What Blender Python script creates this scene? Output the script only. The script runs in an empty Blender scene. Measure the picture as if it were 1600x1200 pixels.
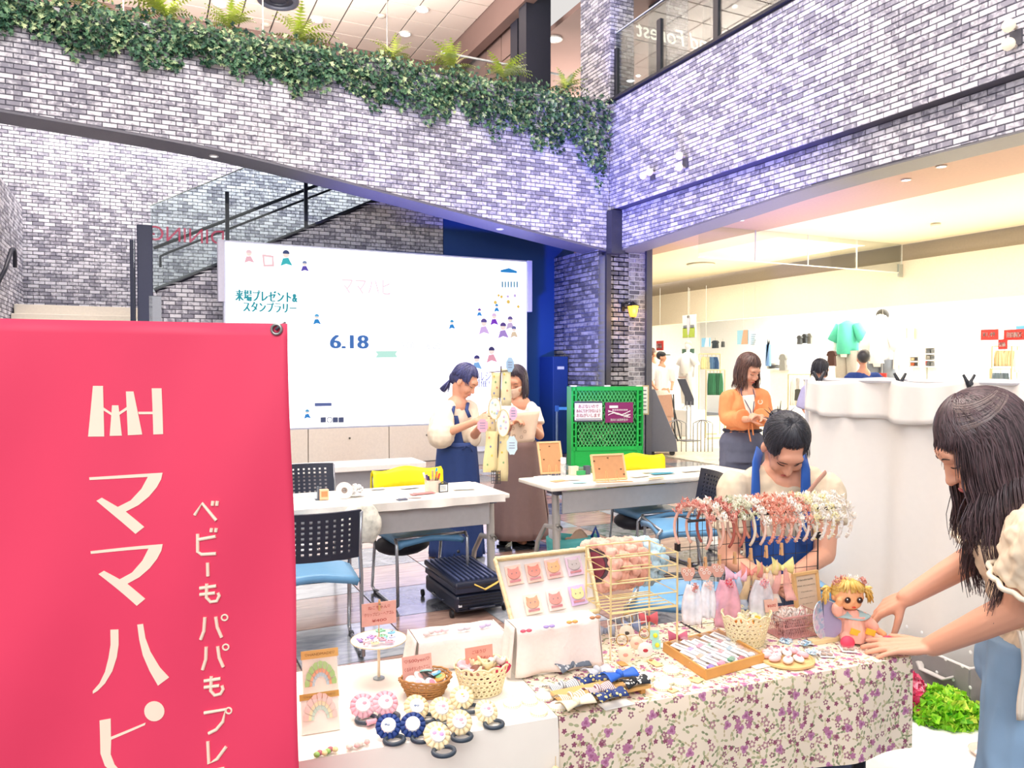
import bpy, math, random
import numpy as np
from mathutils import Vector, Matrix, Quaternion
rnd = random.Random(7)
SC = bpy.context.scene
COL = SC.collection
# camera (world x = U along the screen wall, y = V away)
F = 1200.0
HC = 1.5
YAW = math.radians(25.66)
PITCH = math.radians(-1.2)
fwd = Vector((math.sin(YAW)*math.cos(PITCH), math.cos(YAW)*math.cos(PITCH), math.sin(PITCH)))
rgt = Vector((math.cos(YAW), -math.sin(YAW), 0))
upv = rgt.cross(fwd)
CAM = Vector((0, 0, HC))
cd = bpy.data.cameras.new('camera'); cam = bpy.data.objects.new('camera', cd); COL.objects.link(cam)
cd.sensor_width = 36; cd.lens = 36*F/1600; cd.clip_start = 0.05; cd.clip_end = 200
cam.matrix_world = Matrix.Translation(CAM) @ Matrix((rgt, upv, -fwd)).transposed().to_4x4()
SC.camera = cam
FH = Vector((math.sin(YAW), math.cos(YAW), 0))
Z = Vector((0, 0, 1))
def ray(px, py): return fwd + rgt*((px-800)/F) + upv*((600-py)/F)
def G(px, py, z=0.0):
 r = ray(px, py); return CAM + r*((z-HC)/r.z)
def PD(px, py, D):
 r = ray(px, py); return CAM + r*(D/r.dot(FH))
def PY(px, py, y):
 r = ray(px, py); return CAM + r*(y/r.y)
def PX(px, py, x):
 r = ray(px, py); return CAM + r*(x/r.x)
def depth(p): return (Vector(p)-CAM).dot(FH)
def K(p, n): return n*depth(p)/F
# world, exposure, light
SC.view_settings.view_transform = 'Standard'
SC.view_settings.look = 'None'
SC.view_settings.gamma = 1.0
SC.view_settings.exposure = 0.0
SC.view_settings.use_curve_mapping = False
SC.cycles.max_bounces = 6; SC.cycles.diffuse_bounces = 3; SC.cycles.glossy_bounces = 3
SC.cycles.transparent_max_bounces = 12; SC.cycles.transmission_bounces = 4
SC.cycles.caustics_reflective = False; SC.cycles.caustics_refractive = False
W = bpy.data.worlds.new('world'); SC.world = W; W.use_nodes = True
W.node_tree.nodes['Background'].inputs[0].default_value = (1.0, 0.96, 0.93, 1)
W.node_tree.nodes['Background'].inputs[1].default_value = .8
def area(name, loc, direction, sx, sy, power, col=(1, 1, 1), spread=math.pi):
 l = bpy.data.lights.new(name, 'AREA'); l.shape = 'RECTANGLE'; l.size = sx; l.size_y = sy
 l.energy = power; l.color = col; l.spread = spread
 o = bpy.data.objects.new(name, l); COL.objects.link(o); o.location = loc
 o.rotation_euler = Vector(direction).to_track_quat('-Z', 'Y').to_euler()
 return o
def spot(name, loc, direction, power, col=(1, 1, 1), ang=60, blend=.6, rad=.05):
 l = bpy.data.lights.new(name, 'SPOT'); l.energy = power; l.color = col
 l.spot_size = math.radians(ang); l.spot_blend = blend; l.shadow_soft_size = rad
 o = bpy.data.objects.new(name, l); COL.objects.link(o); o.location = loc
 o.rotation_euler = Vector(direction).to_track_quat('-Z', 'Y').to_euler()
 return o
area('atrium_light', (1.5, 4.5, 8.2), (0, 0.05, -1), 7, 8, 620, (1, .97, .93))
area('ceiling_fill', (-.5, 12.6, 6.5), (0, .1, 1), 9, 1.2, 900, (1, .95, .9))  # unseen area lamp added behind the beam to brighten the ceiling
area('ceiling_fill', (1.5, 3, 6.9), (.1, .3, 1), 6, 3, 500, (1, .95, .9))  # second unseen lamp, added and aimed up to lift the ceiling tiles
area('front_light', (-2.5, -3.0, 5.0), (.45, 1, -.3), 5, 3, 330, (.97, .96, 1))
area('corridor_light', (10.2, 9.0, 3.6), (0, 0, -1), 2.0, 12, 260, (1, .95, .82))
area('corridor_uplight', (10.4, 9.0, 2.3), (0, 0, 1), .6, 10, 40, (1, .95, .84))
area('shop_light', (15.0, 10.0, 3.25), (0, 0, -1), 4.5, 14, 1700, (1, .98, .94))
area('stair_light', (1.0, 13.6, 6.2), (-.1, .5, -1), 7, 1.2, 190, (.9, .93, 1))
area('gallery_light', (10, 17, 7.6), (0, 0, -1), 4, 6, 500, (1, .95, .9))
area('gallery_uplight', (10.5, 16, 6.2), (-.1, 0, 1), 4, 6, 260, (1, .93, .88))
area('upper_shop_light', (9.4, 7.5, 8.6), (0, 0, -1), 2, 6, 50, (1, .98, .92))
spot('blue_spot', (3.4, 9.0, 0.5), (3.2, 2.6, 3.0), 900, (.10, .14, 1), 75, .9, .2)
spot('blue_spot', (5.6, 7.5, 0.4), (1.4, .9, 3.6), 1100, (.12, .12, 1), 80, .9, .2)
spot('blue_spot', (2.6, 10.2, 0.8), (1.5, .9, 3.0), 700, (.12, .14, 1), 80, .9, .2)
# materials
def lin(h):
 h = h.lstrip('#'); c = [int(h[i:i+2], 16)/255 for i in (0, 2, 4)]
 return tuple((x/12.92 if x <= .04045 else ((x+.055)/1.055)**2.4) for x in c)
MC = {}
def M(h, rough=.6, metal=0.0, var=.08, scale=30.0, emit=0.0, alpha=1.0, bump=0.0, trans=0.0, sheen=0.0):
 key = (h, rough, metal, var, scale, emit, alpha, bump, trans, sheen)
 if key in MC: return MC[key]
 m = bpy.data.materials.new('mat_'+h.strip('#')); m.use_nodes = True
 nt = m.node_tree; N = nt.nodes; L = nt.links; b = N['Principled BSDF']
 c = lin(h)
 b.inputs['Roughness'].default_value = rough; b.inputs['Metallic'].default_value = metal
 b.inputs['Alpha'].default_value = alpha
 if trans: b.inputs['Transmission Weight'].default_value = trans
 if sheen: b.inputs['Sheen Weight'].default_value = sheen
 tc = N.new('ShaderNodeTexCoord'); no = N.new('ShaderNodeTexNoise'); no.inputs['Scale'].default_value = scale
 no.inputs['Detail'].default_value = 3; L.new(tc.outputs['Object'], no.inputs['Vector'])
 mx = N.new('ShaderNodeMix'); mx.data_type = 'RGBA'
 mx.inputs[6].default_value = tuple(min(1, x*(1-var)) for x in c)+(1,)
 mx.inputs[7].default_value = tuple(min(1, x*(1+var)) for x in c)+(1,)
 L.new(no.outputs['Fac'], mx.inputs[0]); L.new(mx.outputs[2], b.inputs['Base Color'])
 if emit:
  b.inputs['Emission Color'].default_value = c+(1,); b.inputs['Emission Strength'].default_value = emit
 if bump:
  bp = N.new('ShaderNodeBump'); bp.inputs['Strength'].default_value = bump; bp.inputs['Distance'].default_value = .01
  L.new(no.outputs['Fac'], bp.inputs['Height']); L.new(bp.outputs[0], b.inputs['Normal'])
 MC[key] = m; return m
def glass_mat(name, tint='#eef4f4', refl=.1, gl=None):
 m = bpy.data.materials.new(name); m.use_nodes = True; nt = m.node_tree; N = nt.nodes; L = nt.links
 N.remove(N['Principled BSDF']); out = N['Material Output']
 t = N.new('ShaderNodeBsdfTransparent'); t.inputs[0].default_value = lin(tint)+(1,)
 g = N.new('ShaderNodeBsdfGlossy'); g.inputs['Roughness'].default_value = .0
 fr = N.new('ShaderNodeLayerWeight'); fr.inputs[0].default_value = .25
 ma = N.new('ShaderNodeMath'); ma.operation = 'MULTIPLY_ADD'; ma.inputs[1].default_value = .5; ma.inputs[2].default_value = refl
 L.new(fr.outputs['Fresnel'], ma.inputs[0])
 mx = N.new('ShaderNodeMixShader'); L.new(ma.outputs[0], mx.inputs[0]); L.new(t.outputs[0], mx.inputs[1]); L.new(g.outputs[0], mx.inputs[2])
 L.new(mx.outputs[0], out.inputs[0]); return m
GLASS = glass_mat('clear_glass', '#f4f8f8', .03)
def film_mat(name, col='#ffffff', dens=.35, rough=.15):
 m = bpy.data.materials.new(name); m.use_nodes = True; nt = m.node_tree; N = nt.nodes; L = nt.links
 b = N['Principled BSDF']; b.inputs['Base Color'].default_value = lin(col)+(1,); b.inputs['Roughness'].default_value = rough
 tc = N.new('ShaderNodeTexCoord'); no = N.new('ShaderNodeTexNoise'); no.inputs['Scale'].default_value = 25
 L.new(tc.outputs['Object'], no.inputs['Vector'])
 ma = N.new('ShaderNodeMath'); ma.operation = 'MULTIPLY'; ma.inputs[1].default_value = dens*2; L.new(no.outputs['Fac'], ma.inputs[0])
 L.new(ma.outputs[0], b.inputs['Alpha']); return m
FILM = film_mat('plastic_film', '#ffffff', .08, .1)
# mesh builder
def basis(d, up=Z):
 d = Vector(d).normalized(); u = Vector(up)
 if abs(d.dot(u)) > .98: u = Vector((1, 0, 0))
 x = u.cross(d).normalized(); y = d.cross(x); return x, y, d
def RZ(a): return Matrix.Rotation(a, 3, 'Z')
def RX(a): return Matrix.Rotation(a, 3, 'X')
def RY(a): return Matrix.Rotation(a, 3, 'Y')
RC = Matrix((rgt, FH, Z)).transposed()
class MB:
 def __init__(s): s.v = []; s.f = []; s.mi = []; s.m = 0; s.o = Vector((0, 0, 0)); s.R = Matrix.Identity(3)
 def at(s, o, R=None):
  s.o = Vector(o); s.R = R if R is not None else Matrix.Identity(3); return s
 def mat(s, i): s.m = i; return s
 def add(s, vs, fs):
  n = len(s.v); R = s.R; o = s.o
  s.v.extend([tuple(R @ Vector(p) + o) for p in vs])
  s.f.extend([tuple(i+n for i in f) for f in fs]); s.mi.extend([s.m]*len(fs)); return s
 def box(s, c, d, R=None):
  c = Vector(c); h = Vector(d)*.5; vs = []
  for x in (-1, 1):
   for y in (-1, 1):
    for z in (-1, 1):
     p = Vector((x*h.x, y*h.y, z*h.z)); vs.append(c + (R @ p if R is not None else p))
  return s.add(vs, [(0, 1, 3, 2), (4, 6, 7, 5), (0, 4, 5, 1), (2, 3, 7, 6), (0, 2, 6, 4), (1, 5, 7, 3)])
 def tube(s, pts, r, n=8, closed=False, flat=1.0, up=Z):
  pts = [Vector(p) for p in pts]; k = len(pts)
  if not hasattr(r, '__len__'): r = [r]*k
  vs = []; fs = []; px = None
  for i, p in enumerate(pts):
   a = pts[i-1] if (i > 0 or closed) else p; b = pts[(i+1) % k] if (i < k-1 or closed) else p
   d = (b-a); d = d.normalized() if d.length > 1e-9 else Vector((0, 0, 1))
   if px is None: x, y, _ = basis(d, up)
   else:
    x = px - d*px.dot(d)
    x = x.normalized() if x.length > 1e-6 else basis(d)[0]
    y = d.cross(x)
   px = x
   for j in range(n):
    t = 2*math.pi*j/n; vs.append(p + (x*math.cos(t)*flat + y*math.sin(t))*r[i])
  m = k if closed else k-1
  for i in range(m):
   for j in range(n):
    a = i*n+j; b = i*n+(j+1) % n; c = ((i+1) % k)*n+(j+1) % n; d = ((i+1) % k)*n+j
    fs.append((a, b, c, d))
  if not closed: fs.append(tuple(range(n))[::-1]); fs.append(tuple((k-1)*n+j for j in range(n)))
  return s.add(vs, fs)
 def cyl(s, a, b, r, n=16, r2=None): return s.tube([a, b], [r, r if r2 is None else r2], n)
 def lathe(s, prof, c=(0, 0, 0), n=20, R=None, sx=1.0, sy=1.0, wob=None):
  c = Vector(c); vs = []; fs = []
  for i, (r, z) in enumerate(prof):
   for j in range(n):
    t = 2*math.pi*j/n; q = 1 if wob is None else wob(t, i)
    p = Vector((r*q*math.cos(t)*sx, r*q*math.sin(t)*sy, z)); vs.append(c+(R @ p if R is not None else p))
  for i in range(len(prof)-1):
   for j in range(n): fs.append((i*n+j, i*n+(j+1) % n, (i+1)*n+(j+1) % n, (i+1)*n+j))
  if prof[0][0] > 1e-5: fs.append(tuple(range(n))[::-1])
  if prof[-1][0] > 1e-5: fs.append(tuple((len(prof)-1)*n+j for j in range(n)))
  return s.add(vs, fs)
 def ell(s, c, r, R=None, n=14, m=9):
  r = Vector(r) if hasattr(r, '__len__') else Vector((r, r, r)); c = Vector(c); vs = []; fs = []
  vs.append(Vector((0, 0, -1)))
  for i in range(1, m):
   a = -math.pi/2+math.pi*i/m
   for j in range(n):
    t = 2*math.pi*j/n; vs.append(Vector((math.cos(a)*math.cos(t), math.cos(a)*math.sin(t), math.sin(a))))
  vs.append(Vector((0, 0, 1)))
  for j in range(n): fs.append((0, 1+(j+1) % n, 1+j))
  for i in range(m-2):
   for j in range(n): fs.append((1+i*n+j, 1+i*n+(j+1) % n, 1+(i+1)*n+(j+1) % n, 1+(i+1)*n+j))
  e = len(vs)-1
  for j in range(n): fs.append((1+(m-2)*n+j, 1+(m-2)*n+(j+1) % n, e))
  vs = [c+((R @ Vector((p.x*r.x, p.y*r.y, p.z*r.z))) if R is not None else Vector((p.x*r.x, p.y*r.y, p.z*r.z))) for p in vs]
  return s.add(vs, fs)
 def torus(s, c, R0, r, R=None, n=28, m=8, sy=1.0, a0=0, a1=2*math.pi):
  full = abs(a1-a0-2*math.pi) < 1e-6; c = Vector(c)
  pts = [Vector((R0*math.cos(a0+(a1-a0)*i/n), R0*sy*math.sin(a0+(a1-a0)*i/n), 0)) for i in range(n if full else n+1)]
  pts = [c+(R @ p if R is not None else p) for p in pts]
  return s.tube(pts, r, m, closed=full)
 def grid(s, nu, nv, fn, thick=0.0):
  P = [[Vector(fn(i/nu, j/nv)) for j in range(nv+1)] for i in range(nu+1)]
  w = nv+1; vs = [p for row in P for p in row]; fs = []
  for i in range(nu):
   for j in range(nv): fs.append((i*w+j, (i+1)*w+j, (i+1)*w+j+1, i*w+j+1))
  if thick:
   n0 = len(vs); vs2 = []
   for i in range(nu+1):
    for j in range(nv+1):
     a = P[min(i+1, nu)][j]-P[max(i-1, 0)][j]; b = P[i][min(j+1, nv)]-P[i][max(j-1, 0)]
     nn = a.cross(b); nn = nn.normalized() if nn.length > 1e-12 else Z
     vs2.append(P[i][j]-nn*thick)
   vs += vs2; f2 = [tuple(n0+k for k in f[::-1]) for f in fs]
   for i in range(nu):
    f2.append((i*w, n0+i*w, n0+(i+1)*w, (i+1)*w)); a = i*w+nv; f2.append((a, a+w, n0+a+w, n0+a))
   for j in range(nv):
    f2.append((j, j+1, n0+j+1, n0+j)); a = nu*w+j; f2.append((a, n0+a, n0+a+1, a+1))
   fs = fs+f2
  return s.add(vs, fs)
 def prism(s, poly, o, X, Y, t):
  o = Vector(o); X = Vector(X); Y = Vector(Y); t = Vector(t); n = len(poly)
  a = [o+X*p[0]+Y*p[1] for p in poly]; b = [p+t for p in a]
  fs = [tuple(range(n)), tuple(range(n, 2*n))[::-1]]+[(i, i+n, (i+1) % n+n, (i+1) % n) for i in range(n)]
  fs = [f[::-1] for f in fs] if X.cross(Y).dot(t) > 0 else fs
  return s.add(a+b, fs)
 def build(s, name, mats, parent=None, smooth=False, bevel=0, subsurf=0, weld=False):
  me = bpy.data.meshes.new(name); me.from_pydata(s.v, [], s.f)
  if not isinstance(mats, (list, tuple)): mats = [mats]
  for m in mats: me.materials.append(m)
  if len(mats) > 1: me.polygons.foreach_set('material_index', s.mi)
  if smooth == 1: me.polygons.foreach_set('use_smooth', [True]*len(me.polygons))
  me.update()
  o = bpy.data.objects.new(name, me); COL.objects.link(o)
  if smooth == 'auto':
   me.polygons.foreach_set('use_smooth', [True]*len(me.polygons))
   import bmesh; bm = bmesh.new(); bm.from_mesh(me)
   for e in bm.edges:
    if len(e.link_faces) == 2 and e.calc_face_angle(0) > .7: e.smooth = False
   bm.to_mesh(me); bm.free()
  if bevel:
   md = o.modifiers.new('bevel', 'BEVEL'); md.width = bevel; md.segments = 2; md.limit_method = 'ANGLE'; md.angle_limit = .6
  if subsurf:
   md = o.modifiers.new('sub', 'SUBSURF'); md.levels = subsurf; md.render_levels = subsurf
  if parent: par(o, parent)
  return o
def wm(o): return o.matrix_basis if o.parent is None else wm(o.parent) @ o.matrix_parent_inverse @ o.matrix_basis
def par(o, p):
 o.parent = p; o.matrix_parent_inverse = wm(p).inverted()
 return o
def tag(o, label=None, cat=None, group=None, kind=None):
 if label: o['label'] = label
 if cat: o['category'] = cat
 if group: o['group'] = group
 if kind: o['kind'] = kind
 return o
def empty(name, loc, label=None, cat=None, group=None, rz=0):
 o = bpy.data.objects.new(name, None); COL.objects.link(o); o.location = loc; o.rotation_euler = (0, 0, rz); o.empty_display_size = .1
 return tag(o, label, cat, group)
def struct(mb, name, mats, parent=None, **k):
 o = mb.build(name, mats, parent, **k)
 if parent is None: o['kind'] = 'structure'
 return o
def ccopy(o, parent=None):
 c = o.copy(); COL.objects.link(c)
 if parent: c.parent = parent; c.matrix_parent_inverse = o.matrix_parent_inverse.copy()
 for ch in KIDS.get(o.name, ()): pass
 for ch in [x for x in o.children]: ccopy(ch, c)
 return c
KIDS = {}
def dup(root, loc, rz=None, label=None, scale=None, rot=None):
 c = ccopy(root); c.location = loc
 if rot is not None: c.rotation_euler = rot
 elif rz is not None: c.rotation_euler = (0, 0, rz)
 if scale: c.scale = (scale,)*3 if not hasattr(scale, '__len__') else scale
 if label: c['label'] = label
 return c
TC = {}
def text_geo(t, extrude=.0):
 k = (t, extrude)
 if k in TC: return TC[k]
 cu = bpy.data.curves.new('txt', 'FONT'); cu.body = t; cu.size = 1; cu.extrude = extrude; cu.resolution_u = 3
 cu.align_x = 'CENTER'; cu.align_y = 'CENTER'
 ob = bpy.data.objects.new('txt', cu); COL.objects.link(ob)
 dg = bpy.context.evaluated_depsgraph_get(); me = bpy.data.meshes.new_from_object(ob.evaluated_get(dg))
 vs = [tuple(v.co) for v in me.vertices]; fs = [tuple(p.vertices) for p in me.polygons]
 bpy.data.objects.remove(ob); bpy.data.curves.remove(cu); bpy.data.meshes.remove(me)
 TC[k] = (vs, fs); return TC[k]
def text(mb, t, c, X, Y, h, w=None, extrude=.02, bold=0.0):
 vs, fs = text_geo(t, extrude); X = Vector(X).normalized(); Y = Vector(Y).normalized(); N = X.cross(Y)
 if not vs: return
 x0 = min(v[0] for v in vs); x1 = max(v[0] for v in vs); sx = h if w is None else w/(x1-x0); xm = (x0+x1)/2
 y0 = min(v[1] for v in vs); y1 = max(v[1] for v in vs); ym = (y0+y1)/2
 for dx in ((0,) if not bold else (-bold, 0, bold)):
  mb.add([Vector(c)+X*((v[0]-xm)*sx+dx*h)+Y*(v[1]-ym)*h+N*(v[2]*h) for v in vs], fs)
# brick walls
def brick_mat(name, dark, light, bias, mort_scale=1.0, patch=.5):
 m = bpy.data.materials.new(name); m.use_nodes = True; nt = m.node_tree; N = nt.nodes; L = nt.links; b = N['Principled BSDF']
 b.inputs['Roughness'].default_value = .75
 at = N.new('ShaderNodeAttribute'); at.attribute_name = 'tone'
 oi = N.new('ShaderNodeObjectInfo')
 ad = N.new('ShaderNodeMath'); ad.operation = 'ADD'; L.new(at.outputs['Fac'], ad.inputs[0]); L.new(oi.outputs['Random'], ad.inputs[1])
 fr = N.new('ShaderNodeMath'); fr.operation = 'FRACT'; L.new(ad.outputs[0], fr.inputs[0])
 ge = N.new('ShaderNodeNewGeometry'); no = N.new('ShaderNodeTexNoise'); no.inputs['Scale'].default_value = 13; no.inputs['Detail'].default_value = 5; no.inputs['Distortion'].default_value = .8
 L.new(ge.outputs['Position'], no.inputs['Vector'])
 ml = N.new('ShaderNodeMath'); ml.operation = 'MULTIPLY_ADD'; ml.inputs[1].default_value = 5.2*patch; ml.inputs[2].default_value = -2.6*patch
 L.new(no.outputs['Fac'], ml.inputs[0])
 s = N.new('ShaderNodeMath'); s.operation = 'ADD'; L.new(ml.outputs[0], s.inputs[0]); L.new(fr.outputs[0], s.inputs[1])
 cr = N.new('ShaderNodeValToRGB'); e = cr.color_ramp.elements
 e[0].position = max(0, bias-.32); e[0].color = lin(dark)+(1,); e[1].position = min(1, bias+.38); e[1].color = lin(light)+(1,)
 L.new(s.outputs[0], cr.inputs[0]); L.new(cr.outputs[0], b.inputs['Base Color']); return m
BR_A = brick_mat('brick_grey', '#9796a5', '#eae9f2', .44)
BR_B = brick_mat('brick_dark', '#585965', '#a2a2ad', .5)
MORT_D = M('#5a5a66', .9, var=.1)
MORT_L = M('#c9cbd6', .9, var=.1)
def set_tone(o, tones):
 at = o.data.attributes.new('tone', 'FLOAT', 'FACE'); at.data.foreach_set('value', tones)
def bricks(parent, O, dx, N, W, z0f, z1f, mat, bl=.158, bh=.0535, mo=.0085, cap=300, seed=1, step=0):
 O = Vector(O); dx = Vector(dx); N = Vector(N); r = random.Random(seed); items = []
 pl = bl+mo; ph = bh+mo
 zmin = min(z0f(W*i/20) for i in range(21)); zmax = max(z1f(W*i/20) for i in range(21))
 rows = int((zmax-zmin)/ph)+2; zb = math.floor(zmin/ph)*ph
 for j in range(rows):
  za = zb+j*ph; off = -(j % 2)*pl*.5
  i = 0
  while off+i*pl < W:
   xa = max(0, off+i*pl); xb = min(W, off+i*pl+bl); i += 1
   if xb-xa < .02: continue
   la = max(za, z0f(xa)); lb = max(za, z0f(xb)); ha = min(za+bh, z1f(xa)); hb = min(za+bh, z1f(xb))
   if ha-la < .012 and hb-lb < .012: continue
   ha = max(ha, la+.004); hb = max(hb, lb+.004)
   full = abs(xb-xa-bl) < 1e-4 and abs(la-za) < 1e-4 and abs(lb-za) < 1e-4 and abs(ha-za-bh) < 1e-4 and abs(hb-za-bh) < 1e-4
   c = O+dx*((xa+xb)/2)+Z*((la+ha)/2); D = depth(c)
   q = ((c-CAM).dot(rgt)/max(D, .1))*F+800; py = 600-((c-CAM).dot(upv)/max(D, .1))*F
   vis = D > 0 and -30 < q < 1630 and -20 < py < 1000
   items.append((full and vis, D, xa, xb, la, lb, ha, hb))
 cand = sorted([k for k, it in enumerate(items) if it[0]], key=lambda k: items[k][1])[:cap]; cs = set(cand)
 X, Y = dx, Z; e = .004
 def bgeo(mb, xa, xb, la, lb, ha, hb, h, o):
  a = [o+X*xa+Y*la, o+X*xb+Y*lb, o+X*xb+Y*hb, o+X*xa+Y*ha]
  c = [o+X*(xa+e)+Y*(la+e)+N*h, o+X*(xb-e)+Y*(lb+e)+N*h, o+X*(xb-e)+Y*(hb-e)+N*h, o+X*(xa+e)+Y*(ha-e)+N*h]
  fs = [(4, 5, 6, 7), (0, 1, 5, 4), (1, 2, 6, 5), (2, 3, 7, 6), (3, 0, 4, 7)]
  if X.cross(Y).dot(N) < 0: fs = [f[::-1] for f in fs]
  mb.add(a+c, fs)
 if cand:
  mb = MB(); bgeo(mb, -bl/2, bl/2, -bh/2, -bh/2, bh/2, bh/2, .011, Vector((0, 0, 0)))
  proto = None
  for k in cand:
   it = items[k]; c = O+dx*((it[2]+it[3])/2)+Z*((it[4]+it[6])/2)-N*r.uniform(0, .004)
   if proto is None: proto = o = mb.build('brick', mat)
   else: o = proto.copy(); COL.objects.link(o)
   o.location = c; par(o, parent)
 mb = MB(); tones = []
 for k, it in enumerate(items):
  if k in cs: continue
  bgeo(mb, *it[2:], r.uniform(.006, .011), O); tones += [r.random()]*5
 o = mb.build('brick', mat, parent); set_tone(o, tones); o['kind'] = 'stuff'
 return o
def lerp_f(pts):
 def f(x):
  if x <= pts[0][0]: return pts[0][1]
  for (a, b), (c, d) in zip(pts, pts[1:]):
   if x <= c: return b+(d-b)*(x-a)/(c-a)
  return pts[-1][1]
 return f
def smooth_pts(pts, n=40):
 out = []
 P = [pts[0]]+list(pts)+[pts[-1]]
 for i in range(1, len(P)-2):
  a, b, c, d = P[i-1], P[i], P[i+1], P[i+2]
  for k in range(n//(len(P)-3)+1):
   t = k/(n//(len(P)-3)+1)
   f = lambda j: .5*((2*b[j])+(-a[j]+c[j])*t+(2*a[j]-5*b[j]+4*c[j]-d[j])*t*t+(-a[j]+3*b[j]-3*c[j]+d[j])*t**3)
   out.append((f(0), f(1)))
 return out+[pts[-1]]
# floor of square tiles
UF = 6.95
VB = 10.75
VW = 12.25
fm = MB(); fm.box((4.5, 8, -.06), (26, 26, .08)); floor = struct(fm, 'floor', M('#5d6068', .35))
def tile_mat(name, a, b, sc, rough=.16):
 m = bpy.data.materials.new(name); m.use_nodes = True; nt = m.node_tree; N = nt.nodes; L = nt.links; bs = N['Principled BSDF']
 ge = N.new('ShaderNodeNewGeometry'); mp = N.new('ShaderNodeMapping'); mp.inputs['Scale'].default_value = sc
 L.new(ge.outputs['Position'], mp.inputs[0]); no = N.new('ShaderNodeTexNoise'); no.inputs['Scale'].default_value = 2.2; no.inputs['Detail'].default_value = 6
 no.inputs['Distortion'].default_value = 1.5
 L.new(mp.outputs[0], no.inputs['Vector']); cr = N.new('ShaderNodeValToRGB'); e = cr.color_ramp.elements
 e[0].position = .35; e[0].color = lin(a)+(1,); e[1].position = .68; e[1].color = lin(b)+(1,)
 L.new(no.outputs['Fac'], cr.inputs[0]); L.new(cr.outputs[0], bs.inputs['Base Color']); bs.inputs['Roughness'].default_value = rough
 bs.inputs['Specular IOR Level'].default_value = .9
 return m
T_BROWN = tile_mat('wood_tile', '#8d6f66', '#b89a8c', (1, 7, 1)); T_SLATE = tile_mat('slate_tile', '#4b4d57', '#8b8d93', (3, 3, 1))
T_GREY = tile_mat('grey_tile', '#8f949c', '#b9bec6', (2, 6, 1)); T_SAND = tile_mat('sand_tile', '#cdbfa6', '#efe4cc', (2, 2, 1), .3)
TS = .6; tiles = []
for i in range(-6, 13):
 for j in range(2, 22):
  x = i*TS+.1; y = j*TS+.25
  c = Vector((x+TS/2, y+TS/2, 0)); D = depth(c); q = ((c-CAM).dot(rgt)/max(D, .1))*F+800
  tiles.append((0 if (D > 1.5 and 380 < q < 1650) else 1, D, x, y, i, j))
tiles.sort()
protos = {}; rest = [MB(), MB(), MB()]; tm = [T_BROWN, T_SLATE, T_GREY]
for k, (v, D, x, y, i, j) in enumerate(tiles):
 t = (0 if (i+j) % 2 == 0 else (1 if j % 2 else 2))
 def tgeo(mb, ox, oy):
  e = .003; mb.add([(ox, oy, -.02), (ox+TS-e, oy, -.02), (ox+TS-e, oy+TS-e, -.02), (ox, oy+TS-e, -.02), (ox+e, oy+e, 0), (ox+TS-2*e, oy+e, 0), (ox+TS-2*e, oy+TS-2*e, 0), (ox+e, oy+TS-2*e, 0)],
    [(4, 5, 6, 7), (0, 1, 5, 4), (1, 2, 6, 5), (2, 3, 7, 6), (3, 0, 4, 7)])
 if k < 300:
  if t not in protos:
   mb = MB(); tgeo(mb, 0, 0); protos[t] = o = mb.build('floor_tile', tm[t])
  else: o = protos[t].copy(); COL.objects.link(o)
  o.location = (x, y, 0); par(o, floor)
 else: tgeo(rest[t], x, y)
for t in range(3):
 if rest[t].v: tag(rest[t].build('floor_tile', tm[t], floor), kind='stuff')
m_ = MB(); m_.box((13.6, 9, -.012), (11.2, 20, .03)); struct(m_, 'floor_shop', T_SAND)
# arched beam across the atrium
arch_pts = [(-4.5, 4.72), (-1.52, 4.53), (.885, 4.36), (3.13, 4.03), (4.95, 3.74), (UF-.02, 3.44)]
ap = smooth_pts(arch_pts); archz = lerp_f(ap); ZT = 5.84
m_ = MB(); m_.prism([(x, z) for x, z in ap]+[(UF-.02, ZT), (-4.5, ZT)], (0, VB, 0), (1, 0, 0), Z, (0, .5, 0))
w = struct(m_, 'wall_beam', [MORT_D])
bricks(w, (-4.5, VB, 0), (1, 0, 0), (0, -1, 0), UF-.02+4.5, lambda x: archz(x-4.5), lambda x: ZT, BR_A, seed=3)
m_ = MB(); pr = [(x, z-.004) for x, z in ap]; m_.grid(len(pr)-1, 1, lambda u, v: (pr[round(u*(len(pr)-1))][0], VB-.012+v*.53, pr[round(u*(len(pr)-1))][1]), .03)
struct(m_, 'trim_1', M('#6d6c78', .5))
for px_, py_ in ((334, 229), (781, 346)):
 p = PY(px_, py_, VB+.25); zz = archz(p.x)-.035
 e_ = empty('downlight', (p.x, VB+.25, zz), 'small round downlight under the arched brick beam, %s' % ('left one above the stairs' if px_ < 500 else 'right one above the screen corner'), 'light')
 m_ = MB(); m_.torus((p.x, VB+.25, zz-.004), .05, .012); m_.build('rim', M('#e9e9ee', .4), e_, smooth=1)
 m_ = MB(); m_.cyl((p.x, VB+.25, zz), (p.x, VB+.25, zz-.006), .045); m_.build('lens', M('#ffffff', .4, emit=1.5), e_)
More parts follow.
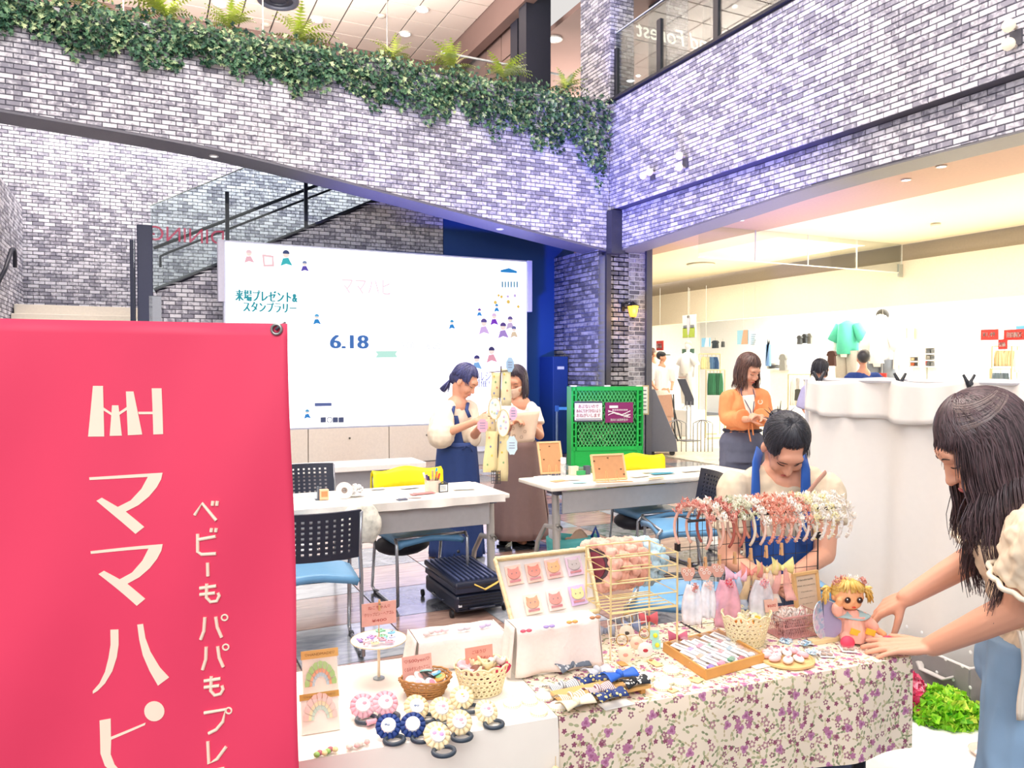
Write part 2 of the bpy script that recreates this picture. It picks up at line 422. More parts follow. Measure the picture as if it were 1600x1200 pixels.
# right fascia above the shop front (upper band proud, lower band set back with a flat arch)
m_ = MB(); m_.box((UF+.25, 5.5, (4.09+5.84)/2), (.5, 12.5+.5, 5.84-4.09)); w = struct(m_, 'wall_right', MORT_D)
bricks(w, (UF, 11.3, 0), (0, -1, 0), (-1, 0, 0), 11.5, lambda x: 4.09, lambda x: 5.84, BR_A, seed=4)
m_ = MB(); m_.box((UF+.12, 5.2, 5.862), (.36, 11.9, .04)); struct(m_, 'trim_2', M('#2e2f3a', .5))
ap2 = smooth_pts([(0, 3.44), (1.2, 3.5), (2.6, 3.57), (4.2, 3.64), (6.5, 3.62), (11.4, 3.5)]); az2 = lerp_f(ap2)
UL = UF+.14
m_ = MB(); m_.prism([(x, z) for x, z in ap2]+[(11.4, 4.1), (0, 4.1)], (UL, 10.72, 0), (0, -1, 0), Z, (.4, 0, 0)); w = struct(m_, 'wall_lintel', MORT_D)
bricks(w, (UL, 10.72, 0), (0, -1, 0), (-1, 0, 0), 11.4, az2, lambda x: 4.09, BR_A, seed=5)
m_ = MB(); m_.grid(len(ap2)-1, 1, lambda u, v: (UL-.01+v*.42, 10.72-ap2[round(u*(len(ap2)-1))][0], ap2[round(u*(len(ap2)-1))][1]-.003), .02)
struct(m_, 'trim_3', M('#77767a', .5))
# pillar at the inner corner
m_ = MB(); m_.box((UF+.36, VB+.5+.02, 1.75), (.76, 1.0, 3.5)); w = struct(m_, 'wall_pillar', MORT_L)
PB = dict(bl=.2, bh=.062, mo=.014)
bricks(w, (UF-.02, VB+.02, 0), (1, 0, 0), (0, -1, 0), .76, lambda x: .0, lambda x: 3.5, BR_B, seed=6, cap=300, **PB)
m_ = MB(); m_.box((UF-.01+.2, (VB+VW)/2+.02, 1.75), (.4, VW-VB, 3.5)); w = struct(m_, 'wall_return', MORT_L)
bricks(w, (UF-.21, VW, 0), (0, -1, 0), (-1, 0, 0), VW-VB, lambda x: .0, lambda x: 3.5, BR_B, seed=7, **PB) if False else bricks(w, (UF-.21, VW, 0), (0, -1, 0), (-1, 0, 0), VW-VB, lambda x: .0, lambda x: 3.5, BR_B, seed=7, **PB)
m_ = MB(); m_.box((UF-.03, VB+.0, 1.72), (.09, .05, 3.44)); m_.box((UF+.06, VB-.02, 3.72), (.26, .3, .7)); struct(m_, 'trim_4', M('#3a3b49', .5))
m_ = MB(); m_.box((UF+.8, VB+.1, 1.78), (.1, .22, 3.56)); m_.box((UF+.735, VB-.0, 1.78), (.03, .06, 3.56)); struct(m_, 'trim_5', M('#4b4d5a', .4, bump=0))
# blue wall behind the screen, stair parapet, far walls
BLUE = M('#1f4f9e', .55, var=.06, scale=2)
m_ = MB(); m_.prism([(3.35, 0), (UF+.2, 0), (UF+.2, 4.3), (4.6, 4.3), (4.6, 3.42), (3.35, 3.42)], (0, VW, 0), (1, 0, 0), Z, (0, .12, 0))
m_.box((5.9, VW-.015, .12), (2, .03, .24)); struct(m_, 'wall_blue', BLUE)
m_ = MB(); m_.box((UF-.39, VW-.3, .85), (.3, .5, 1.7)); e_ = m_.build('meter_cabinet', M('#1c3f86', .5), bevel=.01); tag(e_, 'tall dark blue cabinet in the corner beside the brick pillar', 'cabinet')
m_ = MB(); m_.box((UF-.39, VW-.555, 1.5), (.13, .01, .05)); m_.build('name_plate', M('#dfe6f2'), e_)
st0 = PY(245, 457, VW); st1 = PY(620, 303, VW); sl = (st1.z-st0.z)/(st1.x-st0.x)
stz = lambda x: st0.z+sl*(x-st0.x)
m_ = MB(); m_.prism([(st0.x, 0), (3.34, 0), (3.34, 3.42), (4.59, 3.42), (4.59, stz(4.59)), (st0.x, st0.z)], (0, VW, 0), (1, 0, 0), Z, (0, .15, 0)); w = struct(m_, 'wall_stair', MORT_D)
bricks(w, (st0.x, VW, 0), (1, 0, 0), (0, -1, 0), 4.59-st0.x, lambda x: 0 if x+st0.x < 3.34 else 3.42, lambda x: stz(x+st0.x), BR_A, seed=8)
m_ = MB(); m_.tube([(st0.x-.02, VW+.06, st0.z+.02), (4.8, VW+.06, stz(4.8)+.02)], .05, 4); struct(m_, 'trim_6', M('#30303d', .5))
m_ = MB(); m_.box((2.2, 15.3, 3.0), (10.5, .2, 6.2)); w = struct(m_, 'wall_back', MORT_D)
bricks(w, (-2.9, 15.2, 0), (1, 0, 0), (0, -1, 0), 8.4, lambda x: 2.0, lambda x: 6.0, BR_A, seed=9)
zl = 4.2
m_ = MB(); m_.box((-1.95, 12.6, zl/2), (.3, 5.2, zl)); w = struct(m_, 'wall_left', MORT_D)
bricks(w, (-1.8, 15.18, 0), (0, -1, 0), (1, 0, 0), 4.8, lambda x: 1.8, lambda x: zl, BR_A, seed=10)
# white stair flight and its balustrade
base = PY(100, 472, 13.2); sf = empty('staircase', (-.5, 13.5, 0), 'pale cream stair flight behind the red banner, at the foot of the brick wall', 'stairs')
for k in range(4):
 m_ = MB(); m_.box((-.78, 13.0+.3*k+.15, base.z/2-.24+.08*k), (1.98, .3, base.z-.48+.16*k)); m_.build('step', M('#efe8dc', .5), sf, bevel=.008)
bl = empty('balustrade', (1.5, VW, 0), 'glass stair balustrade with dark posts and handrails above the screen', 'balustrade')
DK = M('#2c2f3f', .4)
def gl_pt(px, py): return PY(px, py, VW+.05)
for px_, yt, yb in ((355, 300, 378), (478, 268, 365), (590, 296, 318)):
 a = gl_pt(px_, yt); b = gl_pt(px_, yb); b.z = stz(b.x)
 m_ = MB(); m_.box(((a.x+b.x)/2, VW+.05, (a.z+b.z)/2), (.055, .05, a.z-b.z)); m_.build('post', DK, bl, bevel=.005)
for pa, pb, r in (((240, 388), (520, 280), .025), ((262, 395), (545, 285), .018)):
 a = PY(*pa, VW+.35); b = PY(*pb, VW+.35)
 pts = [a, b, b+(b-a)*.3]
 if r < .02: pts = [a+Vector((-.1, 0, -.22)), a+Vector((-.1, 0, -.06))]+pts
 m_ = MB(); m_.tube(pts, r, 8); m_.build('handrail', DK, bl, smooth=1)
g0 = gl_pt(235, 322); g1 = gl_pt(405, 253); s2 = (g1.z-g0.z)/(g1.x-g0.x)
m_ = MB(); x0 = g0.x; x1 = 4.7
m_.prism([(x0, stz(x0)+.02), (x1, stz(x1)+.02), (x1, g0.z+s2*(x1-x0)), (x0, g0.z)], (0, VW+.02, 0), (1, 0, 0), Z, (0, .012, 0)); m_.build('glass_pane', glass_mat('stair_glass', '#eef6f6', .06), bl)
m_ = MB(); m_.tube([(x0, VW+.03, g0.z), (x1, VW+.03, g0.z+s2*(x1-x0))], .008, 6); m_.build('glass_edge', M('#e5efe9', .3), bl)
pa = PY(226, 352, VW-.05);
m_ = MB(); m_.box((pa.x, VW-.03, pa.z/2), (.2, .16, pa.z)); m_.box((pa.x-.16, VW+.1, pa.z/2-.1), (.07, .1, pa.z-.2)); np_ = m_.build('newel_post', M('#343a58', .45), bevel=.01)
tag(np_, 'dark blue newel panel at the foot of the stair balustrade', 'post')
m_ = MB(); q0 = PY(222, 318, VW-.2); m_.box((pa.x-.14, VW-.16, q0.z/2), (.012, .3, q0.z)); m_.build('glass_edge', GLASS, np_)
m_ = MB(); q = PY(240, 463, VW-.06); m_.box((q.x+.02, VW-.06, q.z/2), (.16, .1, q.z)); struct(m_, 'trim_7', M('#a9b1bd', .5))
a = PX(0, 402, -1.72); q = PX(0, 402, -1.8)
wr = MB(); y0 = 11.3; z0 = q.z
y0 = q.y
wr.tube([(-1.8, y0-.5, z0-.5), (-1.7, y0-.3, z0-.2), (-1.66, y0+.0, z0+.12), (-1.66, y0+.22, z0+.16), (-1.66, y0+.3, z0+.1), (-1.66, y0+.3, z0-.1)], .028, 8)
o = wr.build('handrail', DK, smooth=1); tag(o, 'short dark handrail end on the left brick wall', 'handrail')
# led screen
SV = 11.7
a = PY(352, 379, SV); b = PY(822, 409, SV); sx0, sx1 = a.x, b.x; sz1 = (a.z+b.z)/2; sz0 = PY(456, 669, SV).z
scr = empty('led_screen', ((sx0+sx1)/2, SV, 0), 'huge white glowing led screen with event notice under the brick arch', 'screen')
m_ = MB(); m_.box(((sx0+sx1)/2, SV+.08, (sz0+sz1)/2), (sx1-sx0+.06, .14, sz1-sz0+.06)); m_.build('cabinet', M('#c6cbe0', .5), scr, bevel=.01)
m_ = MB(); m_.box(((sx0+sx1)/2, SV, (sz0+sz1)/2), (sx1-sx0, .02, sz1-sz0)); m_.build('display', M('#ffffff', .5, emit=.95, var=0), scr)
for sgn, xx, zlow in ((-1, sx0-.06, PY(352, 475, SV).z), (1, sx1+.06, PY(822, 490, SV).z)):
 m_ = MB(); m_.box((xx, SV+.03, (sz1+zlow)/2+.03), (.09, .12, sz1-zlow)); m_.build('side_frame', M('#c9c9dd', .5), scr, bevel=.008)
def scr_pt(px, py): return PY(px, py, SV-.012)
INKS = {}
def ink(h, e=1.0):
 if h not in INKS:
  m = bpy.data.materials.new('ink_'+h.strip('#')); m.use_nodes = True; b = m.node_tree.nodes['Principled BSDF']; b.inputs['Base Color'].default_value = (0, 0, 0, 1); b.inputs['Roughness'].default_value = .8
  b.inputs['Emission Color'].default_value = lin(h)+(1,); b.inputs['Emission Strength'].default_value = e; INKS[h] = m
 return INKS[h]
SI = {}
def scr_text(t, px, py, hpx, col, wpx=None, bold=0):
 c = scr_pt(px, py); mb = SI.setdefault(col, MB())
 text(mb, t, c, (1, 0, 0), Z, hpx*depth(c)/F, None if wpx is None else (scr_pt(px+wpx/2, py)-scr_pt(px-wpx/2, py)).length, extrude=.004, bold=bold)
 SI.pop(col).build('screen_lettering', ink(col, 1.0 if col != '#ffffff' else 1.1), scr)
def scr_shape(px, py, poly, col, off=0):
 c = scr_pt(px, py)+Vector((0, -off, 0)); k = depth(c)/F; MB().prism([(x*k, -y*k) for x, y in poly], c, (1, 0, 0), Z, (0, -.002, 0)).build('screen_graphic', ink(col, 1.0 if col != '#ffffff' else 1.1), scr)
def circ(r, n=14, cx=0, cy=0, sy=1.0): return [(cx+r*math.cos(2*math.pi*i/n), cy+r*sy*math.sin(2*math.pi*i/n)) for i in range(n)]
scr_text('来場プレゼント&', 417, 463, 19, '#2f9aa8', 96, bold=.045); scr_text('スタンプラリー', 422, 480, 18, '#2f9aa8', 82, bold=.045)
SV -= .006
scr_text('6.18', 546, 534, 30, '#4b78bc', 58, bold=.05)
scr_text('ママハピ', 574, 447, 30, '#fbe0e6', 78); scr_text('10:00 - 16:00', 655, 540, 15, '#e2e6ea', 68)
scr_text('マンモス　入場無料', 640, 564, 14, '#edeef2', 90); scr_text('ママ・イベント', 570, 586, 14, '#f1f1f4', 70)
for k, (x, s_) in enumerate(((505, 'X'), (515, '○'), (524, 'f'), (533, '▷'))):
 if k != 1: scr_shape(x, 656, [(-4, -4), (4, -4), (4, 4), (-4, 4)], '#4c5478')
scr_text('○', 515, 656, 12, '#4c5478')
scr_shape(505, 632, [(-13, -2.5), (13, -2.5), (13, 2.5), (-13, 2.5)], '#5b6aa0')
scr_shape(795, 424, [(-14, 2), (-14, -1), (0, -5), (14, -1), (14, 2)], '#1f83c9')
for k in range(6): scr_shape(785+k*4.6, 445, [(-1, -5), (1, -5), (1, 4), (-1, 4)], '#1f7a94')
for px_, py_, c1, c2, s_ in ((389, 402, '#f0b9c6', '#f3cdd4', 1), (447, 405, '#38b8c0', '#3a4a78', 1.2), (476, 417, '#5b4bb0', '#7c8fb8', .8), (495, 500, '#1e88cf', '#5ab0e0', .8), (706, 508, '#1e88cf', '#2f9bd0', .7),
      (480, 648, '#2b86d0', '#4ba0d0', .7), (756, 512, '#d6b4ea', '#5a4a90', 1.2), (772, 500, '#7a2ec0', '#e3c0e6', .9), (786, 518, '#a98ad0', '#584088', 1.2), (797, 506, '#c8b0d8', '#6a5a98', 1), (803, 520, '#e0c8a8', '#6a6aa8', .9),
      (745, 568, '#7fb2e8', '#403a78', 1.1), (768, 556, '#e8a0b0', '#3a3268', 1.2), (749, 489, '#2a8ad8', '#7a50b0', .6), (776, 482, '#1e88cf', '#1e88cf', .6)):
 scr_shape(px_, py_, [(-7*s_, 9*s_), (-4*s_, -1*s_), (3*s_, -2*s_), (8*s_, 8*s_), (0, 6*s_)], c1)
 scr_shape(px_, py_-6*s_, circ(4*s_), '#fbe6dc'); scr_shape(px_, py_-7.5*s_, [(x, min(y, .6)) for x, y in circ(4.4*s_)], c2, .003)
scr_shape(419, 408, [(-9, -10), (8, -9), (9, 8), (-7, 9)], '#f4c8cf'); scr_shape(419, 408, [(-6, -7), (6, -6), (6, 5), (-5, 6)], '#ffffff', .003)
scr_shape(604, 553, [(-18, -4), (18, -5), (14, 0), (18, 5), (-18, 6), (-14, 1)], '#bfeee0')
scr_text('スマイル', 603, 553, 8, '#ffffff')
scr_text('マルシェ', 757, 588, 17, '#6a70b0', 40); scr_text('開催!', 752, 599, 12, '#6a70b0', 26)
for dx in range(7): scr_shape(792+rnd.uniform(-22, 20), 465+rnd.uniform(-6, 26), circ(rnd.uniform(1.5, 3.2), 7), rnd.choice(['#e8c45a', '#b8d8ee', '#c9b4e6']))
SV = 11.7
pw = empty('screen_plinth', (3.4, 11.8, 0), 'cream panelled plinth below the led screen', 'plinth')
for k in range(4):
 x0 = sx0-.1+(sx1-sx0+.2)*k/4; x1 = sx0-.1+(sx1-sx0+.2)*(k+1)/4
 m_ = MB(); m_.box(((x0+x1)/2, SV+.06, sz0/2-.01), (x1-x0-.012, .1, sz0-.03)); o = m_.build('panel', M('#eadfd2', .6), pw, bevel=.004)
 m_ = MB(); m_.cyl(((x0+x1)/2, SV+.0, .42), ((x0+x1)/2, SV+.02, .42), .016, 10); m_.build('bolt', M('#6c665e', .4, .5), o)
m_ = MB(); m_.box(((sx0+sx1)/2, SV+.14, sz0/2-.02), (sx1-sx0+.1, .06, sz0-.04)); m_.build('backing', M('#8d857c'), pw)
bp = G(665, 722, .34); by = bp.y
bn = empty('bench', (bp.x-1.5, by+.2, 0), 'long low white bench in front of the screen plinth', 'bench')
m_ = MB(); m_.box((bp.x-1.9, by+.25, .31), (3.8, .55, .07)); m_.build('seat', M('#f6f3ee', .4), bn, bevel=.01)
m_ = MB(); m_.box((bp.x-1.9, by+.28, .135), (3.6, .4, .27)); m_.build('base', M('#a9a7ab', .5), bn)
m_ = MB(); m_.box((5.2, 11.2, .1), (1.3, .6, .2)); m_.box((5.2, 11.2, .21), (1.34, .64, .02)); o = m_.build('low_platform', M('#b9bcc6', .5), bevel=.006); tag(o, 'low grey platform between the screen and the green cage', 'platform')
# wall lantern
lp = PY(988, 487, VB-.14); ln = empty('wall_lantern', (lp.x, VB, lp.z), 'glowing amber lantern on the brick pillar', 'lamp')
IR = M('#23252b', .4, .3)
m_ = MB(); m_.box((lp.x-.1, VB-.01, lp.z+.08), (.06, .03, .14)); m_.tube([(lp.x-.1, VB-.02, lp.z+.1), (lp.x-.1, VB-.12, lp.z+.16), (lp.x, VB-.16, lp.z+.15)], .01, 6); m_.build('bracket', IR, ln)
m_ = MB(); m_.lathe([(.012, .17), (.03, .15), (.105, .1), (.1, .09), (.03, .1)], (lp.x, VB-.16, lp.z), 8); m_.build('cap', IR, ln)
m_ = MB(); m_.lathe([(.05, -.09), (.075, .0), (.092, .09)], (lp.x, VB-.16, lp.z), 8); m_.build('shade', M('#ffb52e', .4, emit=1.8), ln)
m_ = MB(); m_.lathe([(.0, -.13), (.015, -.12), (.02, -.1), (.055, -.09)], (lp.x, VB-.16, lp.z), 8)
for k in range(8):
 a_ = 2*math.pi*k/8; m_.tube([(lp.x+.052*math.cos(a_), VB-.16+.052*math.sin(a_), lp.z-.09), (lp.x+.094*math.cos(a_), VB-.16+.094*math.sin(a_), lp.z+.09)], .003, 4)
m_.build('frame', IR, ln)
pl_ = bpy.data.lights.new('lantern_glow', 'POINT'); pl_.energy = 9; pl_.color = (1, .55, .12); pl_.shadow_soft_size = .05
po = bpy.data.objects.new('lantern_glow', pl_); COL.objects.link(po); po.location = (lp.x-.02, VB-.3, lp.z-.02)
# spotlights on the fascia
def spotl(px, py, n, lab):
 p = PX(px, py, UF-.02); e_ = empty('wall_spotlight', p, lab, 'light', 'small ball spotlights on the brick fascia')
 for k in range(n):
  q = p+Vector((-.05, .0, .09-k*.16)) if n == 2 and px > 1060 else p+Vector((-.05, .09-k*.16, .02*k))
  m_ = MB(); m_.ell(q+Vector((-.06, 0, 0)), .055); m_.build('globe', M('#fff3da', .4, emit=.35), e_, smooth=1)
  m_ = MB(); m_.cyl(q+Vector((.04, 0, 0)), q+Vector((-.04, 0, 0)), .02, 8); m_.build('arm', M('#c9bfb2', .5), e_)
 m_ = MB(); m_.box(p+Vector((0, 0, 0)), (.03, .1, .14)); m_.build('mount', M('#55545f', .5), e_)
spotl(1020, 274, 2, 'pair of cream ball spotlights side by side, left end of the fascia'); spotl(1071, 255, 2, 'pair of cream ball spotlights one above another near the fascia corner')
spotl(1588, 60, 2, 'cream ball spotlights at the far right edge of the brick fascia')
# ceiling over the atrium
ZC = 8.6; cc = G(680, 98, ZC)
BRN = M('#8a6f68', .6, var=.05, scale=3); BRN2 = M('#9c8078', .5, var=.05, scale=3)
m_ = MB(); m_.box((cc.x-7, cc.y-9, ZC+.06), (14.2, 18.2, .1)); ce = struct(m_, 'ceiling', M('#57524f', .8))
TW = .62; e = .012; mb = MB()
mb.box((0, 0, 0), (TW-.03, TW-.03, .02)); cm_ = M('#fbe9dc', .7, var=.02); proto = None; rest = MB(); items = []
for i in range(22):
 for j in range(28):
  c = Vector((cc.x-TW*(i+.5), cc.y-TW*(j+.5), ZC)); D = depth(c)
  q = ((c-CAM).dot(rgt)/max(D, .1))*F+800; py = 600-((c-CAM).dot(upv)/max(D, .1))*F
  items.append((not (D > 1 and -40 < q < 900 and -60 < py), D, c))
items.sort(key=lambda t: t[:2])
for k, (nv, D, c) in enumerate(items):
 if not nv and k < 300:
  if proto is None: proto = o = mb.build('ceiling_tile', cm_)
  else: o = proto.copy(); COL.objects.link(o)
  o.location = c; par(o, ce)
 else: rest.box(c, (TW-.03, TW-.03, .02))
tag(rest.build('ceiling_tile', cm_, ce), kind='stuff')
m_ = MB(); m_.box((cc.x-7, cc.y+.1, ZC-.55), (14.4, .2, 1.2)); struct(m_, 'wall_bulkhead', BRN)
m_ = MB(); m_.box((cc.x-7, cc.y+3, ZC-1.2), (14.4, 6, .1)); struct(m_, 'ceiling_gallery', BRN)
xe = PX(797, 60, cc.x+.15); ye = xe.y
pw = empty('wall_panelled', (cc.x+.3, (cc.y+ye)/2, 6)); pw['kind'] = 'structure'
m_ = MB(); m_.box((cc.x+.1, (cc.y+ye)/2-2.0, ZC-.25), (.2, cc.y-ye+4.2, .6)); m_.build('bulkhead', BRN, pw)
for k in range(5):
 y1 = cc.y-(cc.y-ye)*k/5; y0 = cc.y-(cc.y-ye)*(k+1)/5
 for j in range(4):
  m_ = MB(); m_.box((cc.x+.36, (y0+y1)/2, 4.6+j*1.0+.5), (.1, y1-y0-.03, .97)); m_.build('panel', BRN2, pw)
m_ = MB(); m_.box((cc.x+.44, (cc.y+ye)/2, 6.6), (.06, cc.y-ye, 4.2)); m_.build('joint_backing', M('#d8c5b6', .6), pw)
for px_, wd in ((800, .22), (824, .5)):
 p = PX(px_, 60, cc.x+.2)
 m_ = MB(); m_.box((p.x+.1, p.y-.1, 6.5), (wd, .3, 5)); struct(m_, 'trim_8' if wd < .3 else 'trim_9', M('#30323f', .4))
m_ = MB(); m_.box((12.5, 19, 7.9), (11, 17, .1)); struct(m_, 'ceiling_upper', M('#a88880', .6, var=.06, scale=2))
m_ = MB(); m_.box((12.5, 27.4, 6.5), (11, .2, 4)); struct(m_, 'wall_gallery', M('#9a9098', .7))
m_ = MB(); m_.box((3.0, 17.9+.6, 6.9), (12, .2, 3.2)); struct(m_, 'wall_upper', M('#7a6460', .7))
def dlight(px, py, z, lab, r=.11, e=6):
 p = G(px, py, z); o = empty('ceiling_downlight', (p.x, p.y, z), lab, 'light', 'round downlights in the ceilings')
 m_ = MB(); m_.torus((p.x, p.y, z-.012), r+.02, .02, n=20, m=6); m_.build('rim', M('#f2ece6', .4), o, smooth=1)
 m_ = MB(); m_.cyl((p.x, p.y, z), (p.x, p.y, z-.012), r); m_.build('lens', M('#ffffff', .4, emit=e), o)
dlight(866, 60, 7.85, 'bright downlight in the brown gallery ceiling left of the brick column', .13)
for k, (px_, py_) in enumerate(((193, 38), (411, 73), (605, 102))):
 p = PY(px_, py_, 13.5); o = empty('ceiling_downlight', p, ('%s bright spotlight seen just above the ivy' % ('left', 'middle', 'right')[k]), 'light')
 m_ = MB(); m_.lathe([(.03, .12), (.09, .08), (.1, 0)], p, 14); m_.build('housing', M('#e8e4e0', .4), o, smooth=1)
 m_ = MB(); m_.ell(p, (.085, .085, .05)); m_.build('lens', M('#ffffff', .4, emit=8), o, smooth=1)
 m_ = MB(); m_.cyl(p+Vector((0, 0, .1)), (p.x, p.y, ZC-.0), .012, 6); m_.build('stem', M('#8f8884', .4), o)
nm = ('at the top left', 'upper middle beside the round vent', 'in the centre of the grid', 'nearest the brown corner beam')
for k, (px_, py_) in enumerate(((343, 6), (495, 30), (633, 52), (660, 14))): dlight(px_, py_, ZC-.01, 'white tile ceiling downlight '+nm[k], .1)
p = G(434, -2, ZC-.02); o = empty('ceiling_vent', p, 'dark round ceiling vent cut by the top edge of the photo', 'vent')
m_ = MB(); m_.torus(p+Vector((0, 0, -.02)), .34, .06, n=30); m_.build('rim', M('#4d4f5c', .4), o, smooth=1)
m_ = MB(); m_.cyl(p, p+Vector((0, 0, -.03)), .3, 28); m_.torus(p+Vector((0, 0, -.04)), .17, .02); m_.build('louvre', M('#2b2d38', .5), o)
for k, (px_, py_) in enumerate(((416, 38), (596, 24))):
 p = G(px_, py_, ZC-.02); o = MB().lathe([(.09, 0), (.09, -.02), (.05, -.05), (0, -.055)], p, 16).build('smoke_detector', M('#e3d3c5', .5), smooth=1)
 tag(o, 'small pale detector on the tile ceiling, %s' % ('left of centre' if k == 0 else 'between two downlights'), 'detector')
# upper brick column and the gallery windows over the right fascia
m_ = MB(); m_.box((UF+.25, 11.25, 7.35), (.46, .94, 3.0)); w = struct(m_, 'wall_column', MORT_D)
bricks(w, (UF+.02, 11.72, 0), (0, -1, 0), (-1, 0, 0), .94, lambda x: 5.87, lambda x: 8.8, BR_A, seed=21)
bricks(w, (UF+.02, 10.78, 0), (1, 0, 0), (0, -1, 0), .46, lambda x: 5.87, lambda x: 8.8, BR_A, seed=22)
gw = empty('gallery_glazing', (UF+.15, 8, 5.88), 'glass balustrade with dark posts along the top of the right brick fascia', 'balustrade')
DKG = M('#262a36', .35)
for px_, yt in ((963, 60), (1031, 8), (1120, -70), (1236, -200)):
 p = PX(px_, 100, UF+.12)
 m_ = MB(); top = PX(px_, yt, UF+.12).z
 m_.box((UF+.12, p.y, (5.88+6.75)/2), (.06, .1, 6.75-5.88)); m_.build('post', DKG, gw, bevel=.006)
m_ = MB(); m_.box((UF+.12, 7.2, 6.45), (.012, 7.1, 1.1)); m_.build('glass_pane', glass_mat('gallery_glass', '#e9eeee', .04), gw)
m_ = MB(); m_.box((UF+.12, 7.2, 7.01), (.02, 7.1, .02)); m_.build('glass_edge', M('#dfe9e4', .3), gw)
WU = UF+1.95
ww = empty('gallery_window', (WU, 7, 5.9), 'dark mullioned gallery window above the right brick fascia', 'window')
for px_ in (985, 1117, 1262, 1420):
 p = PX(px_, 60, WU); m_ = MB(); m_.box((WU, p.y, 7.3), (.1, .12, 3.0)); m_.build('mullion', DKG, ww, bevel=.006)
m_ = MB(); m_.box((WU, 6.2, 7.35), (.015, 9.2, 3.0)); m_.build('glass_pane', glass_mat('window_glass', '#d6d9dc', .05), ww)
m_ = MB(); m_.box((WU, 6.2, 5.93), (.12, 9.2, .08)); m_.build('sill', DKG, ww)
m_ = MB(); m_.box((UF+3.2, 6.8, 5.86), (5.9, 11, .06)); struct(m_, 'floor_upper', M('#8e8a88', .5))
m_ = MB(); m_.box((UF+2.9, 6.9, 8.9), (4.5, 10.8, .1)); struct(m_, 'ceiling_shop_upper', M('#6f6663', .6))
m_ = MB(); m_.box((UF+4.6, 6.9, 7.4), (.15, 10.8, 3.0)); struct(m_, 'wall_shop_upper', M('#6a625e', .7))
m_ = MB(); m_.box((UF+1.35, 11.0, 7.35), (.46, .5, 3.0)); w = struct(m_, 'wall_column_inner', MORT_D)
bricks(w, (UF+1.12, 10.75, 0), (1, 0, 0), (0, -1, 0), .46, lambda x: 5.9, lambda x: 8.8, BR_A, seed=23)
a = PY(994, 44, 10.2); b = PY(1116, 74, 10.2); mb = MB(); vs, fs = text_geo('and Forest', .015); x0 = min(v[0] for v in vs); x1 = max(v[0] for v in vs)
mb.add([Vector((b.x-(v[0]-x0)/(x1-x0)*(b.x-a.x)+v[1]*-.06, 10.2-v[2]*.4, (a.z+b.z)/2+v[1]*.36)) for v in vs], [f[::-1] for f in fs])
lt = mb.build('reflected_lettering', M('#fffbe6', .4, emit=1.2)); tag(lt, 'reflection of white script lettering built as glowing mirrored letters behind the gallery glass', 'sign')  # a sign's reflection, built as solid glowing letters with an added rail
MB().tube([(a.x, 10.22, a.z-.17), (b.x, 10.22, a.z-.17)], .008, 6).build('added_rail', DKG, lt)
p = PX(978, 92, UF+.62); o = MB().ell(p, (.14, .14, .09)).build('dome_camera', M('#2c3038', .3), smooth=1); tag(o, 'dark dome camera behind the gallery glass beside the brick column', 'camera')
MB().cyl(p+Vector((-.3, .08, 0)), p+Vector((-.1, 0, 0)), .02, 8).build('bracket', DKG, o)
for k, (px_, py_) in enumerate(((1052, 33), (1148, 10), (1042, 88), (997, 118))):
 p = PX(px_, py_, UF+1.9+.3*k); o = empty('gallery_lamp', p, 'small lit lamp behind the gallery window, %s' % ('by the lettering', 'rightmost at the top edge', 'low between the posts', 'lowest, next to the column')[k], 'light')
 MB().ell(p, (.05, .05, .03)).build('bulb', M('#fffef0', .4, emit=5), o, smooth=1)
 MB().cyl(p+Vector((0, 0, .02)), p+Vector((0, 0, .3)), .008, 6).build('stem', DKG, o)
gr = empty('gallery_rail', PY(860, 130, 12.6), 'frameless glass rail with a dark post behind the ivy', 'balustrade')
a = PY(690, 140, 12.6); b = PY(882, 92, 12.6)
m_ = MB(); m_.prism([(a.x, 5.86), (b.x, 5.86), (b.x, 6.95), (a.x, 6.95)], (0, 12.6, 0), (1, 0, 0), Z, (0, .015, 0)); m_.build('glass_pane', GLASS, gr)
m_ = MB(); m_.box(((a.x+b.x)/2, 12.61, 6.96), (b.x-a.x, .03, .03)); m_.build('glass_edge', M('#e2e8e6', .3), gr)
m_ = MB(); m_.box((b.x-.02, 12.6, 6.25), (.1, .08, .8)); m_.build('post', DKG, gr)
m_ = MB(); m_.box((4, 12.3, 5.8), (9, 2.6, .08)); struct(m_, 'floor_gallery', M('#77706e', .6))
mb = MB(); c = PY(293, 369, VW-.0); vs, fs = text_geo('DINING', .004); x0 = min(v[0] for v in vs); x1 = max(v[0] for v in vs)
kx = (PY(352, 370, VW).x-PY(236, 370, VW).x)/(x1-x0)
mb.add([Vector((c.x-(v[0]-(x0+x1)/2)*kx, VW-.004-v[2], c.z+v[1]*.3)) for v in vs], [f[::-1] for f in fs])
mb.build('lettering', M('#f0507a', .5, alpha=.5), bl)  # see-through red letters imitate a sign's reflection in the stair glass
